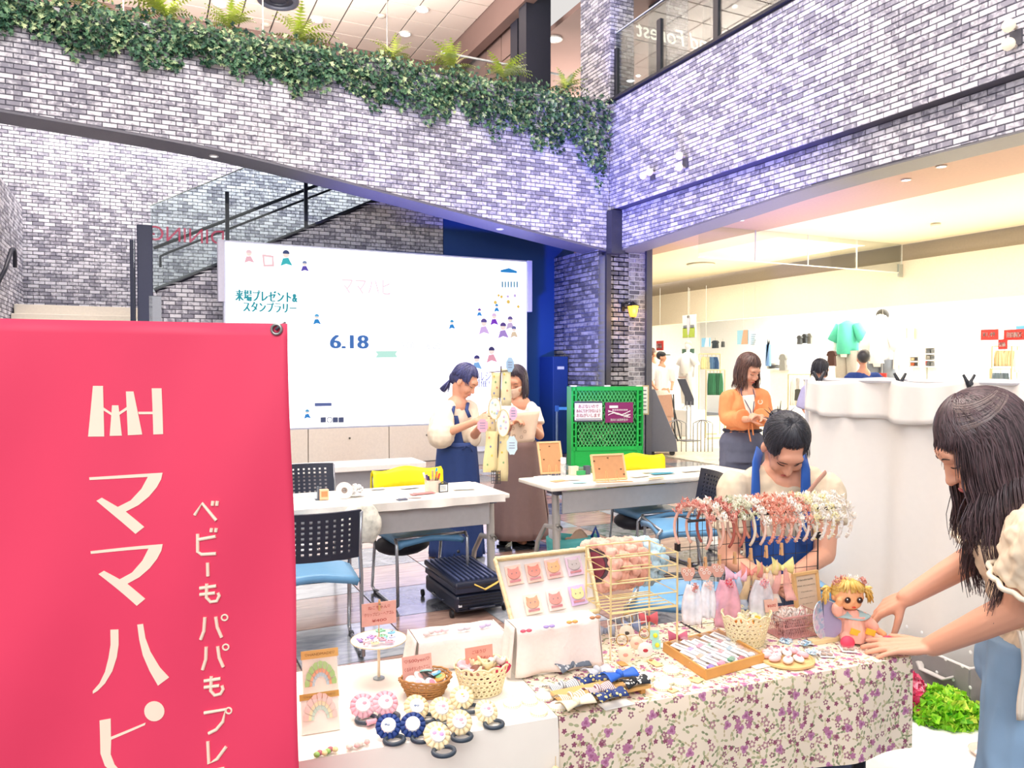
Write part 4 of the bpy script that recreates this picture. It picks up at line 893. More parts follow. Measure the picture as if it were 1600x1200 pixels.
def face(par_, c, R, s=1.0, closed=True, mask=False, smile=False, lip='#c9655f'):
 T = lambda x, y, z: Vector(c)+R @ Vector((x, y, z))*s
 DKB = M('#2a1c1c', .5)
 def line(nm, sg, cx, hw, cz, bow, r, off=.0004):
  m_ = MB(); m_.tube([T(sg*(cx+hw*t), fy(cx+hw*t, cz+bow*(1-t*t))-off, cz+bow*(1-t*t)) for t in (-1, -.5, 0, .5, 1)], [q*s for q in r], 6); m_.build(nm, DKB, par_, smooth=1)
 for sg in (-1, 1):
  line('eyebrow', sg, .03, .015, .031, .004, (.001, .0018, .002, .0016, .001))
  if closed: line('eyelash', sg, .031, .013, .006, -.003, (.001, .0016, .0018, .0018, .0012))
  else:
   m_ = MB(); m_.ell(T(sg*.031, fy(.031, .01)+.007, .01), (.013*s, .0095*s, .008*s), R, 14, 10); m_.build('eye', M('#f7f3f0', .3), par_, smooth=1)
   m_ = MB(); m_.ell(T(sg*.031, fy(.031, .01)-.0015, .009), (.0062*s, .003*s, .0066*s), R); m_.build('iris', M('#21160f', .2), par_, smooth=1)
 if mask:
  m_ = MB(); m_.grid(12, 8, lambda u, v: T((u-.5)*.128*(1-.35*v*v), -.115+.09*abs(u-.5)**1.6*2+.02*abs(v-.4), -.005-.085*v), .002); m_.build('face_mask', M('#f3d6bd', .7), par_, smooth=1)
  for sg in (-1, 1): m_ = MB(); m_.tube([T(sg*.062, -.05, -.02), T(sg*.078, .01, -.01), T(sg*.055, -.055, -.06)], .0012, 5); m_.build('ear_loop', M('#ffffff', .7), par_)
  return
 if smile:
  m_ = MB(); m_.ell(T(0, -.0905, -.057), (.021*s, .006*s, .009*s), R, 14, 8); m_.build('lips', M(lip, .4), par_, smooth=1)
  m_ = MB(); m_.ell(T(0, -.0945, -.0555), (.015*s, .004*s, .0045*s), R); m_.build('teeth', M('#fdfaf6', .3), par_, smooth=1)
 else:
  m_ = MB(); m_.ell(T(0, -.0925, -.0565), (.019*s, .0045*s, .0055*s), R, 14, 8); m_.build('lips', M(lip, .4), par_, smooth=1)
def hand(mb, w, R, curl=(.4, .4, .4, .4), side=1, s=1.0, spread=.08, thumb=(.75, .6, -.25), tc=.3):
 T = lambda x, y, z: Vector(w)+R @ Vector((x*side, y, z))*s
 kx = (.027, .0095, -.008, -.024); ky = (.088, .092, .087, .078); ln = (.068, .077, .071, .055); rr = (.0088, .009, .0086, .0076)
 for i in range(4):
  mb.tube([T(kx[i]*.55, 0, 0), T(kx[i]*.9, ky[i]*.5, .001), T(kx[i], ky[i], 0)], [.013*s, .012*s, .0102*s], 8)
  a = 0; p = Vector((kx[i], ky[i], 0)); pts = [p.copy()]; sp = (1.5-i)*spread
  for j, fr in enumerate((.45, .31, .24)):
   a += curl[i]*(1.0, 1.15, .7)[j]; d = Vector((math.sin(sp)*math.cos(a), math.cos(sp)*math.cos(a), -math.sin(a))); p = p+d*(ln[i]*fr); pts.append(p.copy())
  P = [T(*q) for q in pts]; mb.tube(P, [rr[i]*1.05*s, rr[i]*s, rr[i]*.92*s, rr[i]*.78*s], 8); mb.ell(P[-1], rr[i]*.78*s, n=8, m=6); mb.ell(P[1], rr[i]*1.04*s, n=8, m=6); mb.ell(P[2], rr[i]*.96*s, n=8, m=6); mb.ell(P[0], rr[i]*1.15*s, n=8, m=6)
 mb.ell(T(.018, .035, -.006), (.017*s, .032*s, .013*s), R); mb.ell(T(-.012, .045, -.003), (.02*s, .038*s, .0125*s), R)
 d = Vector(thumb).normalized(); b = Vector((.02, .02, -.004)); q = b+d*.04; d2 = (d+Vector((-.35*tc, .25, -.3*tc))).normalized(); q2 = q+d2*.03; q3 = q2+(d2+Vector((-.3*tc, .2, -.2*tc))).normalized()*.024
 mb.tube([T(*b), T(*q), T(*q2), T(*q3)], [.0135*s, .0112*s, .0098*s, .0082*s], 8); mb.ell(T(*q3), .0082*s, n=8, m=6); mb.ell(T(*q), .0112*s, n=8, m=6)
 tips = []
 return mb
def frameYZ(y, z):
 y = Vector(y).normalized(); x = y.cross(Vector(z)).normalized(); z = x.cross(y); return Matrix((x, y, z)).transposed()
def head_R(face_dir, up=Z):
 f = Vector(face_dir).normalized(); x = Vector(up).cross(-f)
 y = -f; x = y.cross(Vector(up)).normalized(); z = x.cross(y); return Matrix((x, y, z)).transposed()
def hair_cap(mb, c, R, s=1.0, k=1.0):
 T = lambda x, y, z: Vector(c)+R @ Vector((x, y, z))*s
 mb.ell(T(0, .03, .038), (.083*s*k, .092*s*k, .092*s*k), R, 24, 16); return mb
def strands(mb, c, R, n, length, phi=(0.6, 2*math.pi-.6), s=1.0, crown=(0, .02), theta=1.75, wave=.01, freq=20, r=.0028, down=Vector((0, 0, -1)), gather=None, bangs=False, lift=1.02, rs=None, blen=1.25, out=0.0, fall_out=.0):
 rs = rs or random.Random(5); c = Vector(c)
 def surf(th, ph, k):
  return Vector((.084*k*math.sin(th)*math.sin(ph), .03-.096*k*math.sin(th)*math.cos(ph), .038+.094*k*math.cos(th)))
 for i in range(n):
  ph = rs.uniform(*phi); t1 = theta*rs.uniform(.9, 1.05); k = lift*rs.uniform(.985, 1.04); pts = []
  t0 = rs.uniform(.0, .35)
  for j in range(8):
   th = t0+(t1-t0)*j/7; p = surf(th, ph+.1*math.sin(3*th+i), k); pts.append(c+R @ p*s)
  L_ = length(ph)*rs.uniform(.85, 1.08)
  if gather is not None:
   g = c+R @ Vector(gather)*s; a = pts[-1]
   for j in range(1, 4): pts.append(a.lerp(g, j/3)+(R @ Vector((0, .01, 0)))*math.sin(math.pi*j/3))
  elif L_ > 0:
   d = (pts[-1]-pts[-2]).normalized(); q = pts[-1].copy(); m = max(3, int(L_/.03)); a0 = rs.uniform(0, 6.28); cl = rs.choice((0, .7, 1.6, 2.4))
   rad = (pts[-1]-c); rad.z = 0; rad = rad.normalized() if rad.length > 1e-4 else Vector((1, 0, 0))
   for j in range(m):
    d = (d*.55+down*.45+rad*fall_out).normalized(); q = q+d*(L_/m)
    w = wave*min(1, j/4); pts.append(q+rad*w*math.sin(freq*j*L_/m+cl)+rad.cross(Z)*w*math.cos(freq*.8*j*L_/m+cl))
  rr = [r*s*(1-.75*(j/(len(pts)-1))**2) for j in range(len(pts))]
  mb.tube(pts, rr, 4)
 return mb
def hair_mat(name, a, b, rough=.35):
 m = bpy.data.materials.new(name); m.use_nodes = True; nt = m.node_tree; N = nt.nodes; L = nt.links; bs = N['Principled BSDF']
 ge = N.new('ShaderNodeNewGeometry'); cr = N.new('ShaderNodeValToRGB'); e = cr.color_ramp.elements
 e[0].color = lin(a)+(1,); e[1].color = lin(b)+(1,); L.new(ge.outputs['Random Per Island'], cr.inputs[0]); L.new(cr.outputs[0], bs.inputs['Base Color'])
 bs.inputs['Roughness'].default_value = rough; bs.inputs['Specular IOR Level'].default_value = .6; return m
SKIN = M('#e8ab8e', .5, var=.04, scale=12); SKIN2 = M('#e2a384', .5, var=.04, scale=12)
def SK(): return SKIN
HB = hair_mat('hair_black', '#1a1b22', '#3b3d48'); HBR = hair_mat('hair_brown', '#3a2626', '#7a5a50'); HDB = hair_mat('hair_dark_brown', '#2b2230', '#574a56'); HBL = hair_mat('hair_blue_black', '#2c2c55', '#5a5f9a')
def skirt(name, mat, parent, top, bot, rt, rb, folds=9, amp=.02, flat=.75, n=72, m=14, th=.004, X=rgt, Y=FH):
 top = Vector(top); bot = Vector(bot)
 def f(u, v):
  a = 2*math.pi*u; r = rt+(rb-rt)*v**.8; w = 1+amp/max(r, .01)*(v**1.2)*(math.sin(folds*a+2*math.sin(2*a))+.4*math.sin(folds*2.3*a+1))
  c = top.lerp(bot, v); return c+X*(r*w*math.cos(a))+Y*(r*w*flat*math.sin(a))
 mb = MB(); mb.grid(n, m, f, th); return mb.build(name, mat, parent, smooth=1)
# woman in the blue apron (far table)
def shoe(par_, p, d, col='#202228', heel=.03):
 d = Vector(d); d.z = 0; d.normalize(); s_ = d.cross(Z); m_ = MB(); R = Matrix((s_, d, Z)).transposed()
 m_.ell(Vector(p)+d*.05+Z*.035, (.04, .125, .035), R, 14, 8); m_.box(Vector(p)+d*.05+Z*.008, (.075, .22, .016), R); m_.box(Vector(p)-d*.045+Z*.02, (.055, .06, .04), R)
 return m_.build('shoe', M(col, .35), par_, smooth='auto')
D = 6.1; fo = PD(712, 600, D); fo.z = 0
W1 = empty('person', fo, 'person in blue apron dress and puffed cream sleeves working at the far left table', 'person')
H = lambda px, py, d=0: PD(px, py, D+d)
fd = (rgt*.8-FH*.35-Z*.62).normalized(); R1 = head_R(fd, Z+rgt*.2); hc = H(727, 597)
b = MB(); head(b, hc, R1, 1.05); limb(b, [hc+R1 @ Vector((0, .03, -.06)), H(716, 628, .02), H(714, 640, .02)], [.05, .048, .06])
limb(b, [H(714, 636, .02), H(715, 660, .02), H(715, 690, .02), H(714, 716, .02)], [.1, .12, .105, .14], flat=.8)
sh = H(697, 640, -.08); el = H(686, 681, -.2); wr = H(744, 658, -.3)
limb(b, [sh, el], [.05, .042]); limb(b, [el, wr], [.04, .026])
sh2 = H(736, 638, .1); el2 = H(738, 684, -.02); wr2 = H(754, 663, -.25)
limb(b, [sh2, el2], [.048, .04]); limb(b, [el2, wr2], [.038, .026])
for a, e in ((H(704, 716), H(702, 862)), (H(724, 716, .05), H(724, 862, .05))): limb(b, [a, a.lerp(e, .5), e], [.08, .055, .04])
hand(b, wr, frameYZ(wr-el+Z*.02, Z*.6-FH*.6), (.5, .6, .6, .7), -1, .95); hand(b, wr2, frameYZ(wr2-el2, Z-rgt*.4), (.6, .6, .7, .8), 1, .95)
remesh(b, 'body', SKIN, .0065, W1, 3)
face(W1, hc, R1, 1.05, True, smile=True)
b = MB(); hair_cap(b, hc, R1, 1.05); strands(b, hc, R1, 420, lambda p: 0, (.75, 2*math.pi-.75), 1.05, theta=1.75, gather=(0, .115, -.05), r=.0035)
strands(b, hc, R1, 110, lambda p: .0, (-.9, .9), 1.05, theta=1.12, r=.003, lift=1.05); strands(b, hc, R1, 30, lambda p: .07, (.85, 1.1), 1.05, theta=1.35, r=.0025)
strands(b, hc, R1, 30, lambda p: .07, (-1.1, -.85), 1.05, theta=1.35, r=.0025)
b.ell(hc+R1 @ Vector((0, .085, -.02)), (.06, .05, .06))
g = hc+R1 @ Vector((0, .12, -.055))
for k in range(70):
 d = Vector((rnd.gauss(0, .3), rnd.gauss(0, .3), -1))-rgt*.8; d.normalize(); b.tube([g, g+d*.05-Z*.005, g+d*.1-Z*.02-rgt*.01], [.004, .0045, .001], 4)
b.build('hair', HBL, W1, smooth=1)
b = MB(); limb(b, [H(714, 634, .02), H(714, 650, .02), H(715, 690, .02)], [.105, .14, .125], flat=.8, round_ends=False); limb(b, [H(701, 637, -.05), H(731, 636, .08)], [.06, .06])
limb(b, [sh, H(690, 658, -.14), H(689, 680, -.2)], [.065, .095, .11]); b.ell(H(692, 674, -.2), (.1, .09, .1)); limb(b, [sh2, el2], [.06, .075])
remesh(b, 'blouse', M('#f7e7d2', .75), .008, W1, 5, .008, 22)
b = MB();
def torso_wrap(u, v, r0=.152, a0=0):
 c = H(715, 648+v*54, .02); a = -math.pi*(.18+.9*u)+a0; return c+rgt*(r0*math.cos(a))+FH*(r0*.82*math.sin(a))
b.grid(16, 8, lambda u, v: torso_wrap(.14+.62*(u-.5)*(.55+.45*v)+.36, v), .006); b.build('apron_bib', M('#2a4482', .7), W1, smooth=1)
for x0, x1 in ((706, 703), (727, 731)): b = MB(); b.tube([H(x0+4, 630, -.02), H(x0+2, 640, -.13), H(x1+3, 652, -.14)], .009, 6, flat=1.6); b.build('apron_strap', M('#2a4482', .7), W1, smooth=1)
skirt('apron_skirt', M('#2b4583', .75), W1, H(714, 690), H(713, 866), .15, .21, 7, .016)
b = MB(); b.tube([H(728, 697, -.13), H(735, 699, -.14), H(738, 706, -.13)], .006, 6); b.tube([H(728, 697, -.13), H(722, 703, -.14)], .006, 6); b.tube([H(694, 697, -.1), H(714, 699, -.16), H(735, 697, -.1)], .008, 6); b.build('waist_tie', M('#223a72', .7), W1, smooth=1)
shoe(W1, H(704, 862, -.02)*1, rgt*.5-FH);
for c_ in W1.children:
 if c_.name.startswith('shoe'): pass
# woman with mask and brown skirt
D = 6.4; fo = PD(808, 600, D); fo.z = 0
W2 = empty('person', fo, 'person in face mask, white top and long brown skirt holding a paper bag', 'person')
hc = H(806, 598); fd = (-rgt*.3-FH*.8-Z*.42).normalized(); R2 = head_R(fd)
b = MB(); head(b, hc, R2, 1.03); limb(b, [hc+R2 @ Vector((0, .03, -.06)), H(811, 625, .03), H(812, 636, .03)], [.05, .045, .06])
limb(b, [H(812, 634, .02), H(812, 655, .02), H(811, 690, .02), H(811, 710, .02)], [.1, .12, .11, .14], flat=.7)
sh = H(832, 640, 0); el = H(843, 680, -.1); wr = H(833, 668, -.28); sh2 = H(794, 640, 0); el2 = H(786, 676, -.05); wr2 = H(800, 664, -.3)
limb(b, [sh, el], [.048, .04]); limb(b, [el, wr], [.038, .026]); limb(b, [sh2, el2], [.048, .04]); limb(b, [el2, wr2], [.038, .026])
A1 = PD(792, 846, 6.55); A2 = PD(814, 846, 6.45); A1.z = .09; A2.z = .09
limb(b, [H(803, 712), A1], [.075, .035]); limb(b, [H(820, 712), A2], [.075, .035]); b.ell(A1-FH*.03-Z*.04, (.035, .09, .03)); b.ell(A2-FH*.03-Z*.04, (.035, .09, .03))
hand(b, wr, frameYZ(-rgt*.75+Z*.35-FH*.1, -FH+Z*.2), (.35, .4, .4, .5), -1, 1.0); hand(b, wr2, frameYZ(rgt*.4+Z*.3-FH*.4, Z), (.6, .6, .6, .6), 1)
remesh(b, 'body', SKIN2, .0065, W2, 3); face(W2, hc, R2, 1.03, True, mask=True)
b = MB(); hair_cap(b, hc, R2, 1.05); strands(b, hc, R2, 420, lambda p: .17, (.95, 2*math.pi-.95), 1.05, theta=1.7, r=.0036, wave=.004); strands(b, hc, R2, 120, lambda p: .0, (-1, 1), 1.05, theta=1.1, r=.003, lift=1.05)
b.build('hair', HDB, W2, smooth=1)
b = MB(); limb(b, [H(812, 630, .02), H(812, 648, .02), H(811, 692, .02)], [.1, .145, .135], flat=.75, round_ends=False); limb(b, [H(795, 638), H(829, 638)], [.06, .06]); limb(b, [sh, sh.lerp(el, .6)], [.065, .07], round_ends=False); limb(b, [sh2, sh2.lerp(el2, .6)], [.065, .07], round_ends=False)
remesh(b, 'top', M('#fbf3ea', .75), .008, W2, 5, .006, 20)
b = MB(); c = H(801, 650, -.13); b.box(c, (.05, .004, .07), RC); b.build('top_print', M('#eab6d6', .7), W2)
skirt('skirt', M('#8d7370', .7), W2, H(811, 688), H(812, 838), .14, .25, 6, .02)
for A, dd in ((A1, -FH*.9-rgt*.3), (A2, rgt*.7-FH*.6)):
 p = A.copy(); p.z = 0.0; shoe(W2, p, dd, '#15171d')
pb = empty('paper_bag', H(818, 668, -.36), 'beige paper leaflet bag held up by the masked person', 'bag')
b = MB(); o_ = H(818, 668, -.34); b.grid(6, 8, lambda u, v: o_+rgt*((u-.5)*.2+.05*(1-v)-.02)+Z*((.5-v)*.24+.02*(u-.5))+FH*(.02*math.sin(u*3)-.03*v), .006); b.build('sheet', M('#e6cbb2', .7), pb, smooth=1)
for k in range(5): b = MB(); c = o_+rgt*(-.04+.05*math.cos(k*1.3))+Z*(-.03+.05*math.sin(k*1.3))-FH*.022; b.torus(c, .011, .0015, frameYZ(rgt, FH), 12, 4); b.build('printed_doodle', M('#a88a72', .7), pb)
# woman in the orange cardigan
D = 6.3; fo = PD(1160, 600, D); fo.z = 0
W3 = empty('person', fo, 'person with wavy brown hair in orange cardigan and grey trousers looking down', 'person')
hc = H(1170, 579); fd = (rgt*.38-FH*.75-Z*.5).normalized(); R3 = head_R(fd)
b = MB(); head(b, hc, R3, 1.0); limb(b, [hc+R3 @ Vector((0, .03, -.06)), H(1165, 606, .03), H(1164, 620, .03)], [.05, .045, .07])
limb(b, [H(1164, 618, .02), H(1162, 640, .02), H(1160, 668, .02), H(1158, 692, .02)], [.1, .13, .11, .15], flat=.75)
sh = H(1138, 622, 0); el = H(1133, 656, -.02); wr = H(1169, 655, -.26); sh2 = H(1190, 620, .02); el2 = H(1197, 654, -.02); wr2 = H(1188, 652, -.26)
limb(b, [sh, el], [.048, .04]); limb(b, [el, wr], [.038, .026]); limb(b, [sh2, el2], [.048, .04]); limb(b, [el2, wr2], [.038, .026])
for x in (1148, 1170): a = H(x, 695); e = a.copy(); e.z = .06; limb(b, [a, e], [.09, .04]); b.ell(e-FH*.05-Z*.02, (.04, .1, .03))
hand(b, wr, frameYZ(rgt*.9+Z*.25-FH*.2, Z-FH*.5), (.45, .5, .55, .6), 1, 1.0); hand(b, wr2, frameYZ(-rgt*.5+Z*.2-FH*.4, Z-FH*.4), (.5, .6, .6, .7), -1, 1.0)
remesh(b, 'body', SKIN, .0065, W3, 3); face(W3, hc, R3, 1.0, True)
b = MB(); hair_cap(b, hc, R3, 1.03); strands(b, hc, R3, 460, lambda p: .2, (.85, 2*math.pi-.85), 1.03, theta=1.65, r=.0036, wave=.014, freq=28, fall_out=.04); strands(b, hc, R3, 110, lambda p: .01, (-.9, .9), 1.03, theta=1.15, r=.003, lift=1.06)
b.build('hair', HBR, W3, smooth=1)
b = MB(); ORG = M('#ef9a63', .8, bump=.1); limb(b, [H(1164, 616, .03), H(1163, 638, .02), H(1160, 668, .02), H(1160, 676, .02)], [.11, .16, .15, .15], flat=.75, round_ends=False); limb(b, [H(1142, 620, .02), H(1186, 618, .02)], [.065, .065])
limb(b, [sh, el, sh.lerp(el, 1)+(wr-el)*.55], [.07, .062, .06], round_ends=True); limb(b, [sh2, el2, el2+(wr2-el2)*.6], [.07, .062, .06])
limb(b, [el+(wr-el)*.5, el+(wr-el)*.82], [.055, .085], round_ends=False); limb(b, [el2+(wr2-el2)*.5, el2+(wr2-el2)*.8], [.055, .08], round_ends=False)
remesh(b, 'cardigan', ORG, .008, W3, 5, .006, 20)
b = MB(); c = H(1169, 630, -.125); b.prism([(-.05, .06), (.045, .07), (.05, -.02), (.02, -.11), (-.02, -.07)], c, rgt, (Z+FH*.12).normalized(), -FH*.02); b.build('inner_top', M('#fff6ea', .8), W3, bevel=.004)
b = MB(); b.tube([H(1158, 604, -.02), H(1158, 615, -.12), H(1172, 640, -.17), H(1176, 655, -.2)], .0035, 5); b.tube([H(1176, 606, -.02), H(1179, 618, -.12), H(1177, 640, -.17), H(1176, 655, -.2)], .0035, 5); b.build('lanyard', M('#26305e', .6), W3)
b = MB(); b.tube([H(1169, 662, -.2), H(1170, 675, -.2), H(1173, 690, -.19)], .004, 5, flat=2); b.tube([H(1175, 662, -.2), H(1177, 680, -.2)], .004, 5, flat=2); b.build('ribbon_tie', ORG, W3)
b = MB(); b.torus(H(1188, 628, -.11), .017, .004, frameYZ(rgt, FH), 16, 5, a0=.6, a1=5.6); b.build('chest_emblem', M('#fbe9d8', .6), W3)
b = MB(); limb(b, [H(1160, 672, .02), H(1159, 695, .02)], [.145, .17], flat=.75, round_ends=False)
for x in (1148, 1171): a = H(x, 690); e = a.copy(); e.z = .05; limb(b, [a, e], [.125, .125], round_ends=False)
b.ell(H(1160, 695, .02), (.2, .18, .16)); limb(b, [H(1160, 680, .02), H(1160, 720, .02)], [.17, .2], flat=.9, round_ends=False)
remesh(b, 'trousers', M('#5c6075', .8), .009, W3, 3, .006, 16)
b = MB(); b.tube([H(1160, 672, .02)+rgt*.15*math.cos(a)+FH*.112*math.sin(a) for a in [2*math.pi*i/30 for i in range(30)]], .014, 6, closed=True); b.build('waistband', M('#2f3245', .7), W3, smooth=1)
# seated woman behind the goods table
D = 2.95; fo = PD(1225, 700, 3.1); fo.z = 0
W4 = empty('person', fo, 'seated person with tied black hair, cream t-shirt and blue apron bending over the goods table', 'person')
hc = H(1227, 699, .02); fd = (-rgt*.02-FH*.55-Z*.83).normalized(); R4 = head_R(fd, Z)
b = MB(); head(b, hc, R4, 1.0); nb = H(1222, 748, .12); limb(b, [hc+R4 @ Vector((0, .03, -.05)), hc+R4 @ Vector((0, .05, -.1)), nb], [.052, .05, .06])
limb(b, [nb, H(1222, 800, .12), H(1218, 880, .1), H(1216, 930, .05)], [.1, .13, .12, .15], flat=.75)
sh = H(1147, 762, .08); el = H(1138, 872, .05); wr = H(1196, 905, -.15); sh2 = H(1292, 764, .08); el2 = H(1288, 866, .0); wr2 = H(1232, 905, -.17)
limb(b, [sh, el], [.052, .042]); limb(b, [el, wr], [.04, .026]); limb(b, [sh2, el2], [.052, .042]); limb(b, [el2, wr2], [.04, .026])
hand(b, wr, frameYZ(rgt*.8-FH*.3, Z-FH*.3), (.5, .5, .6, .6), 1, .95); hand(b, wr2, frameYZ(-rgt*.7-FH*.4, Z-FH*.3), (.5, .5, .6, .6), -1, .95)
for sg, x in ((-1, 1188), (1, 1248)):
 a = H(x, 930, .05); a.z = .52; kn = a-FH*.38; ft = kn.copy(); ft.z = .05; limb(b, [a, kn, ft], [.085, .06, .04]); b.ell(ft-FH*.05-Z*.01, (.04, .1, .035))
remesh(b, 'body', SKIN, .0055, W4, 3); face(W4, hc, R4, 1.0, True)
b = MB(); hair_cap(b, hc, R4, 1.0, 1.0); strands(b, hc, R4, 1300, lambda p: 0, (.62, 2*math.pi-.62), 1.0, theta=1.9, gather=(0, .125, -.02), r=.0022, lift=1.0)
strands(b, hc, R4, 330, lambda p: 0, (-.62, .62), 1.0, theta=1.03, r=.002, lift=1.02)
strands(b, hc, R4, 26, lambda p: .05, (.7, .95), 1.0, theta=1.2, r=.0012, wave=.004); strands(b, hc, R4, 26, lambda p: .05, (-.95, -.7), 1.0, theta=1.2, r=.0012, wave=.004)
g = hc+R4 @ Vector((0, .125, -.02))
b.ell(g+R4 @ Vector((0, .02, 0)), (.035, .035, .035))
for k in range(40):
 d = R4 @ Vector((rnd.gauss(0, .5), .7, rnd.gauss(.1, .5))); b.tube([g, g+d*.04, g+d*.06], [.003, .002, .0008], 4)
b.build('hair', HB, W4, smooth=1)
TEE = M('#e0cfb4', .8)
b = MB(); limb(b, [H(1222, 752, .12), H(1222, 772, .12), H(1220, 850, .12), H(1216, 925, .06)], [.1, .155, .16, .17], flat=.72, round_ends=False); limb(b, [H(1160, 762, .1), H(1284, 762, .1)], [.062, .062])
limb(b, [H(1180, 752, .12), H(1265, 752, .12)], [.06, .06])
limb(b, [sh, sh.lerp(el, .6)], [.066, .078], round_ends=False); limb(b, [sh2, sh2.lerp(el2, .52)], [.066, .08], round_ends=False); b.ell(sh, .064); b.ell(sh2, .064)
limb(b, [nb+Z*.012, nb-Z*.03], [.075, .1], round_ends=False)
remesh(b, 't_shirt', TEE, .0065, W4, 4, .010, 16, .8)
b = MB(); limb(b, [H(1217, 925, .06), H(1216, 945, .05)], [.17, .18], flat=.8, round_ends=False)
for sg, x in ((-1, 1188), (1, 1248)):
 a = H(x, 930, .05); a.z = .52; kn = a-FH*.38; ft = kn.copy(); ft.z = .1; limb(b, [a, kn, ft], [.115, .09, .075])
remesh(b, 'trousers', M('#3c4660', .8), .008, W4, 4, .008, 14)
BLU = M('#1e56ac', .7)
for x in (1181, 1259): b = MB(); b.tube([H(x+(6 if x < 1200 else -6), 704, .16), H(x, 728, .02), H(x, 760, -.035), H(x-1, 800, -.04), H(x, 850, -.04)], .005, 8, flat=4.6, up=FH); b.build('apron_strap', BLU, W4, smooth=1)
b = MB(); b.grid(18, 10, lambda u, v: H(1218+(u-.5)*108*(1-.12*v), 838+v*92, -.045+.14*abs(u-.5)**1.7*2+.01*math.sin(u*25)), .008); b.build('apron_bib', M('#1d4f9c', .75), W4, smooth=1)
b = MB(); b.tube([H(1290, 738, .05), H(1277, 752, -.06), H(1258, 775, -.085), H(1240, 800, -.09), H(1226, 824, -.09)], .004, 6, flat=2.4, up=FH); b.build('bag_strap', M('#c89682', .6), W4, smooth=1)
# woman leaning in at the right
D = 1.95
fo = PD(1610, 700, 2.0); fo.z = 0
W5 = empty('person', fo, 'person with long dark hair in cream lace top and jeans leaning over the table end', 'person')
hc = H(1534, 702, .0); fd = (-rgt*.8+FH*.22-Z*.6).normalized(); R5 = head_R(fd, Z-rgt*.15)
b = MB(); head(b, hc, R5, 1.06); nb = H(1592, 790, .0); limb(b, [hc+R5 @ Vector((0, .04, -.06)), nb], [.055, .055])
limb(b, [nb, H(1620, 850), H(1650, 960), H(1662, 1040)], [.1, .14, .125, .15], flat=.8, up=FH)
sh = H(1568, 800, .16); el = H(1528, 868, .2); wr = H(1416, 934, .24)
limb(b, [sh, el], [.048, .04]); limb(b, [el, el.lerp(wr, .4), wr], [.04, .036, .026])
sh2 = H(1630, 850, -.2); el2 = H(1596, 948, -.12); wr2 = G(1456, 1010, .765)
limb(b, [sh2, el2], [.052, .043]); limb(b, [el2, el2.lerp(wr2, .4), wr2], [.043, .038, .027])
hand(b, wr, frameYZ(PD(1368, 955, 2.26)-wr, Z*.8-FH*.5), (.3, .3, .35, .45), -1, 1.0, spread=.12, thumb=(.6, .6, -.5))
hand(b, wr2, frameYZ(G(1362, 1010, .742)-wr2, Z-FH*.25), (.06, .08, .08, .1), 1, 1.02, spread=.15, thumb=(.7, .75, -.1), tc=.1)
for x, dd in ((1618, .0), (1660, .18)): a = H(x, 1050, dd); a.z = .78; kn = a+Vector((0, 0, -.36))-rgt*.03; ft = kn.copy(); ft.z = .05; limb(b, [a, kn, ft], [.085, .06, .04]); b.ell(ft-rgt*.06-Z*.01, (.09, .045, .035))
remesh(b, 'body', SKIN, .0042, W5, 3); face(W5, hc, R5, 1.06, True)
b = MB(); hair_cap(b, hc, R5, 1.07)
strands(b, hc, R5, 2000, lambda p: .42 if abs(p-math.pi) < 1.8 else .24, (.72, 2*math.pi-.72), 1.08, theta=1.65, r=.0023, wave=.012, freq=34, lift=1.02, down=(Vector((0, 0, -1))-rgt*.02))
strands(b, hc, R5, 420, lambda p: .035, (-.8, .8), 1.08, theta=1.22, r=.002, lift=1.05, wave=.004)
strands(b, hc, R5, 60, lambda p: .09, (-1.0, -.72), 1.08, theta=1.35, r=.0014, wave=.006); strands(b, hc, R5, 60, lambda p: .1, (.72, 1.0), 1.08, theta=1.35, r=.0014, wave=.006)
b.build('hair', hair_mat('hair_long', '#2f2428', '#6b555a', .3), W5, smooth=1)
b = MB()
for sg in (-1, 1):
 for k in range(150):
  t0 = rnd.uniform(.2, 1.15); pts = []; kk = 1.035+rnd.uniform(0, .04); te = rnd.uniform(.85, 1.05)
  for j in range(9):
   t = j/8; ph = sg*(.75+(math.pi-.75)*t); th = (t0+.35*math.sin(math.pi*t*.9))*(1-t)+te*t
   pts.append(hc+R5 @ Vector((.084*kk*math.sin(th)*math.sin(ph), .03-.096*kk*math.sin(th)*math.cos(ph), .038+.094*kk*math.cos(th)))*1.08)
  b.tube(pts, [.0005+.0011*math.sin(math.pi*min(1, (j+.6)/8)) for j in range(9)], 4)
b.build('hair_half_up', hair_mat('hair_half', '#4a3a3e', '#97847f', .28), W5, smooth=1)
CRM = M('#f0dcc0', .8)
b = MB(); limb(b, [nb, H(1615, 845), H(1645, 950), H(1655, 1025)], [.11, .165, .155, .2], flat=.8, up=FH, round_ends=False); limb(b, [sh+rgt*.05, sh2], [.075, .08])
limb(b, [sh, sh.lerp(el, .8)], [.07, .075], round_ends=False); limb(b, [sh2, sh2.lerp(el2, .55)], [.075, .08], round_ends=False); b.ell(sh, .07); b.ell(sh2, .075)
remesh(b, 'lace_top', CRM, .006, W5, 3, .012, 30, 1.0)
for a, e_, r_ in ((sh, el, .078), (sh2, el2, .084)):
 d = (e_-a).normalized(); c = a+(e_-a)*(.8 if a is sh else .55); X, Y_, _ = basis(d); b = MB()
 b.tube([c+(X*math.cos(t)+Y_*math.sin(t))*r_*(1+.06*math.sin(12*t)) for t in [2*math.pi*i/72 for i in range(72)]], .007, 6, closed=True); b.build('sleeve_frill', M('#f7e9d2', .8), W5, smooth=1)
b = MB(); limb(b, [H(1652, 985, .0), H(1662, 1035), H(1660, 1075, .02)], [.165, .195, .19], flat=.9, up=FH, round_ends=False); b.ell(H(1664, 1045, .02), (.2, .2, .15))
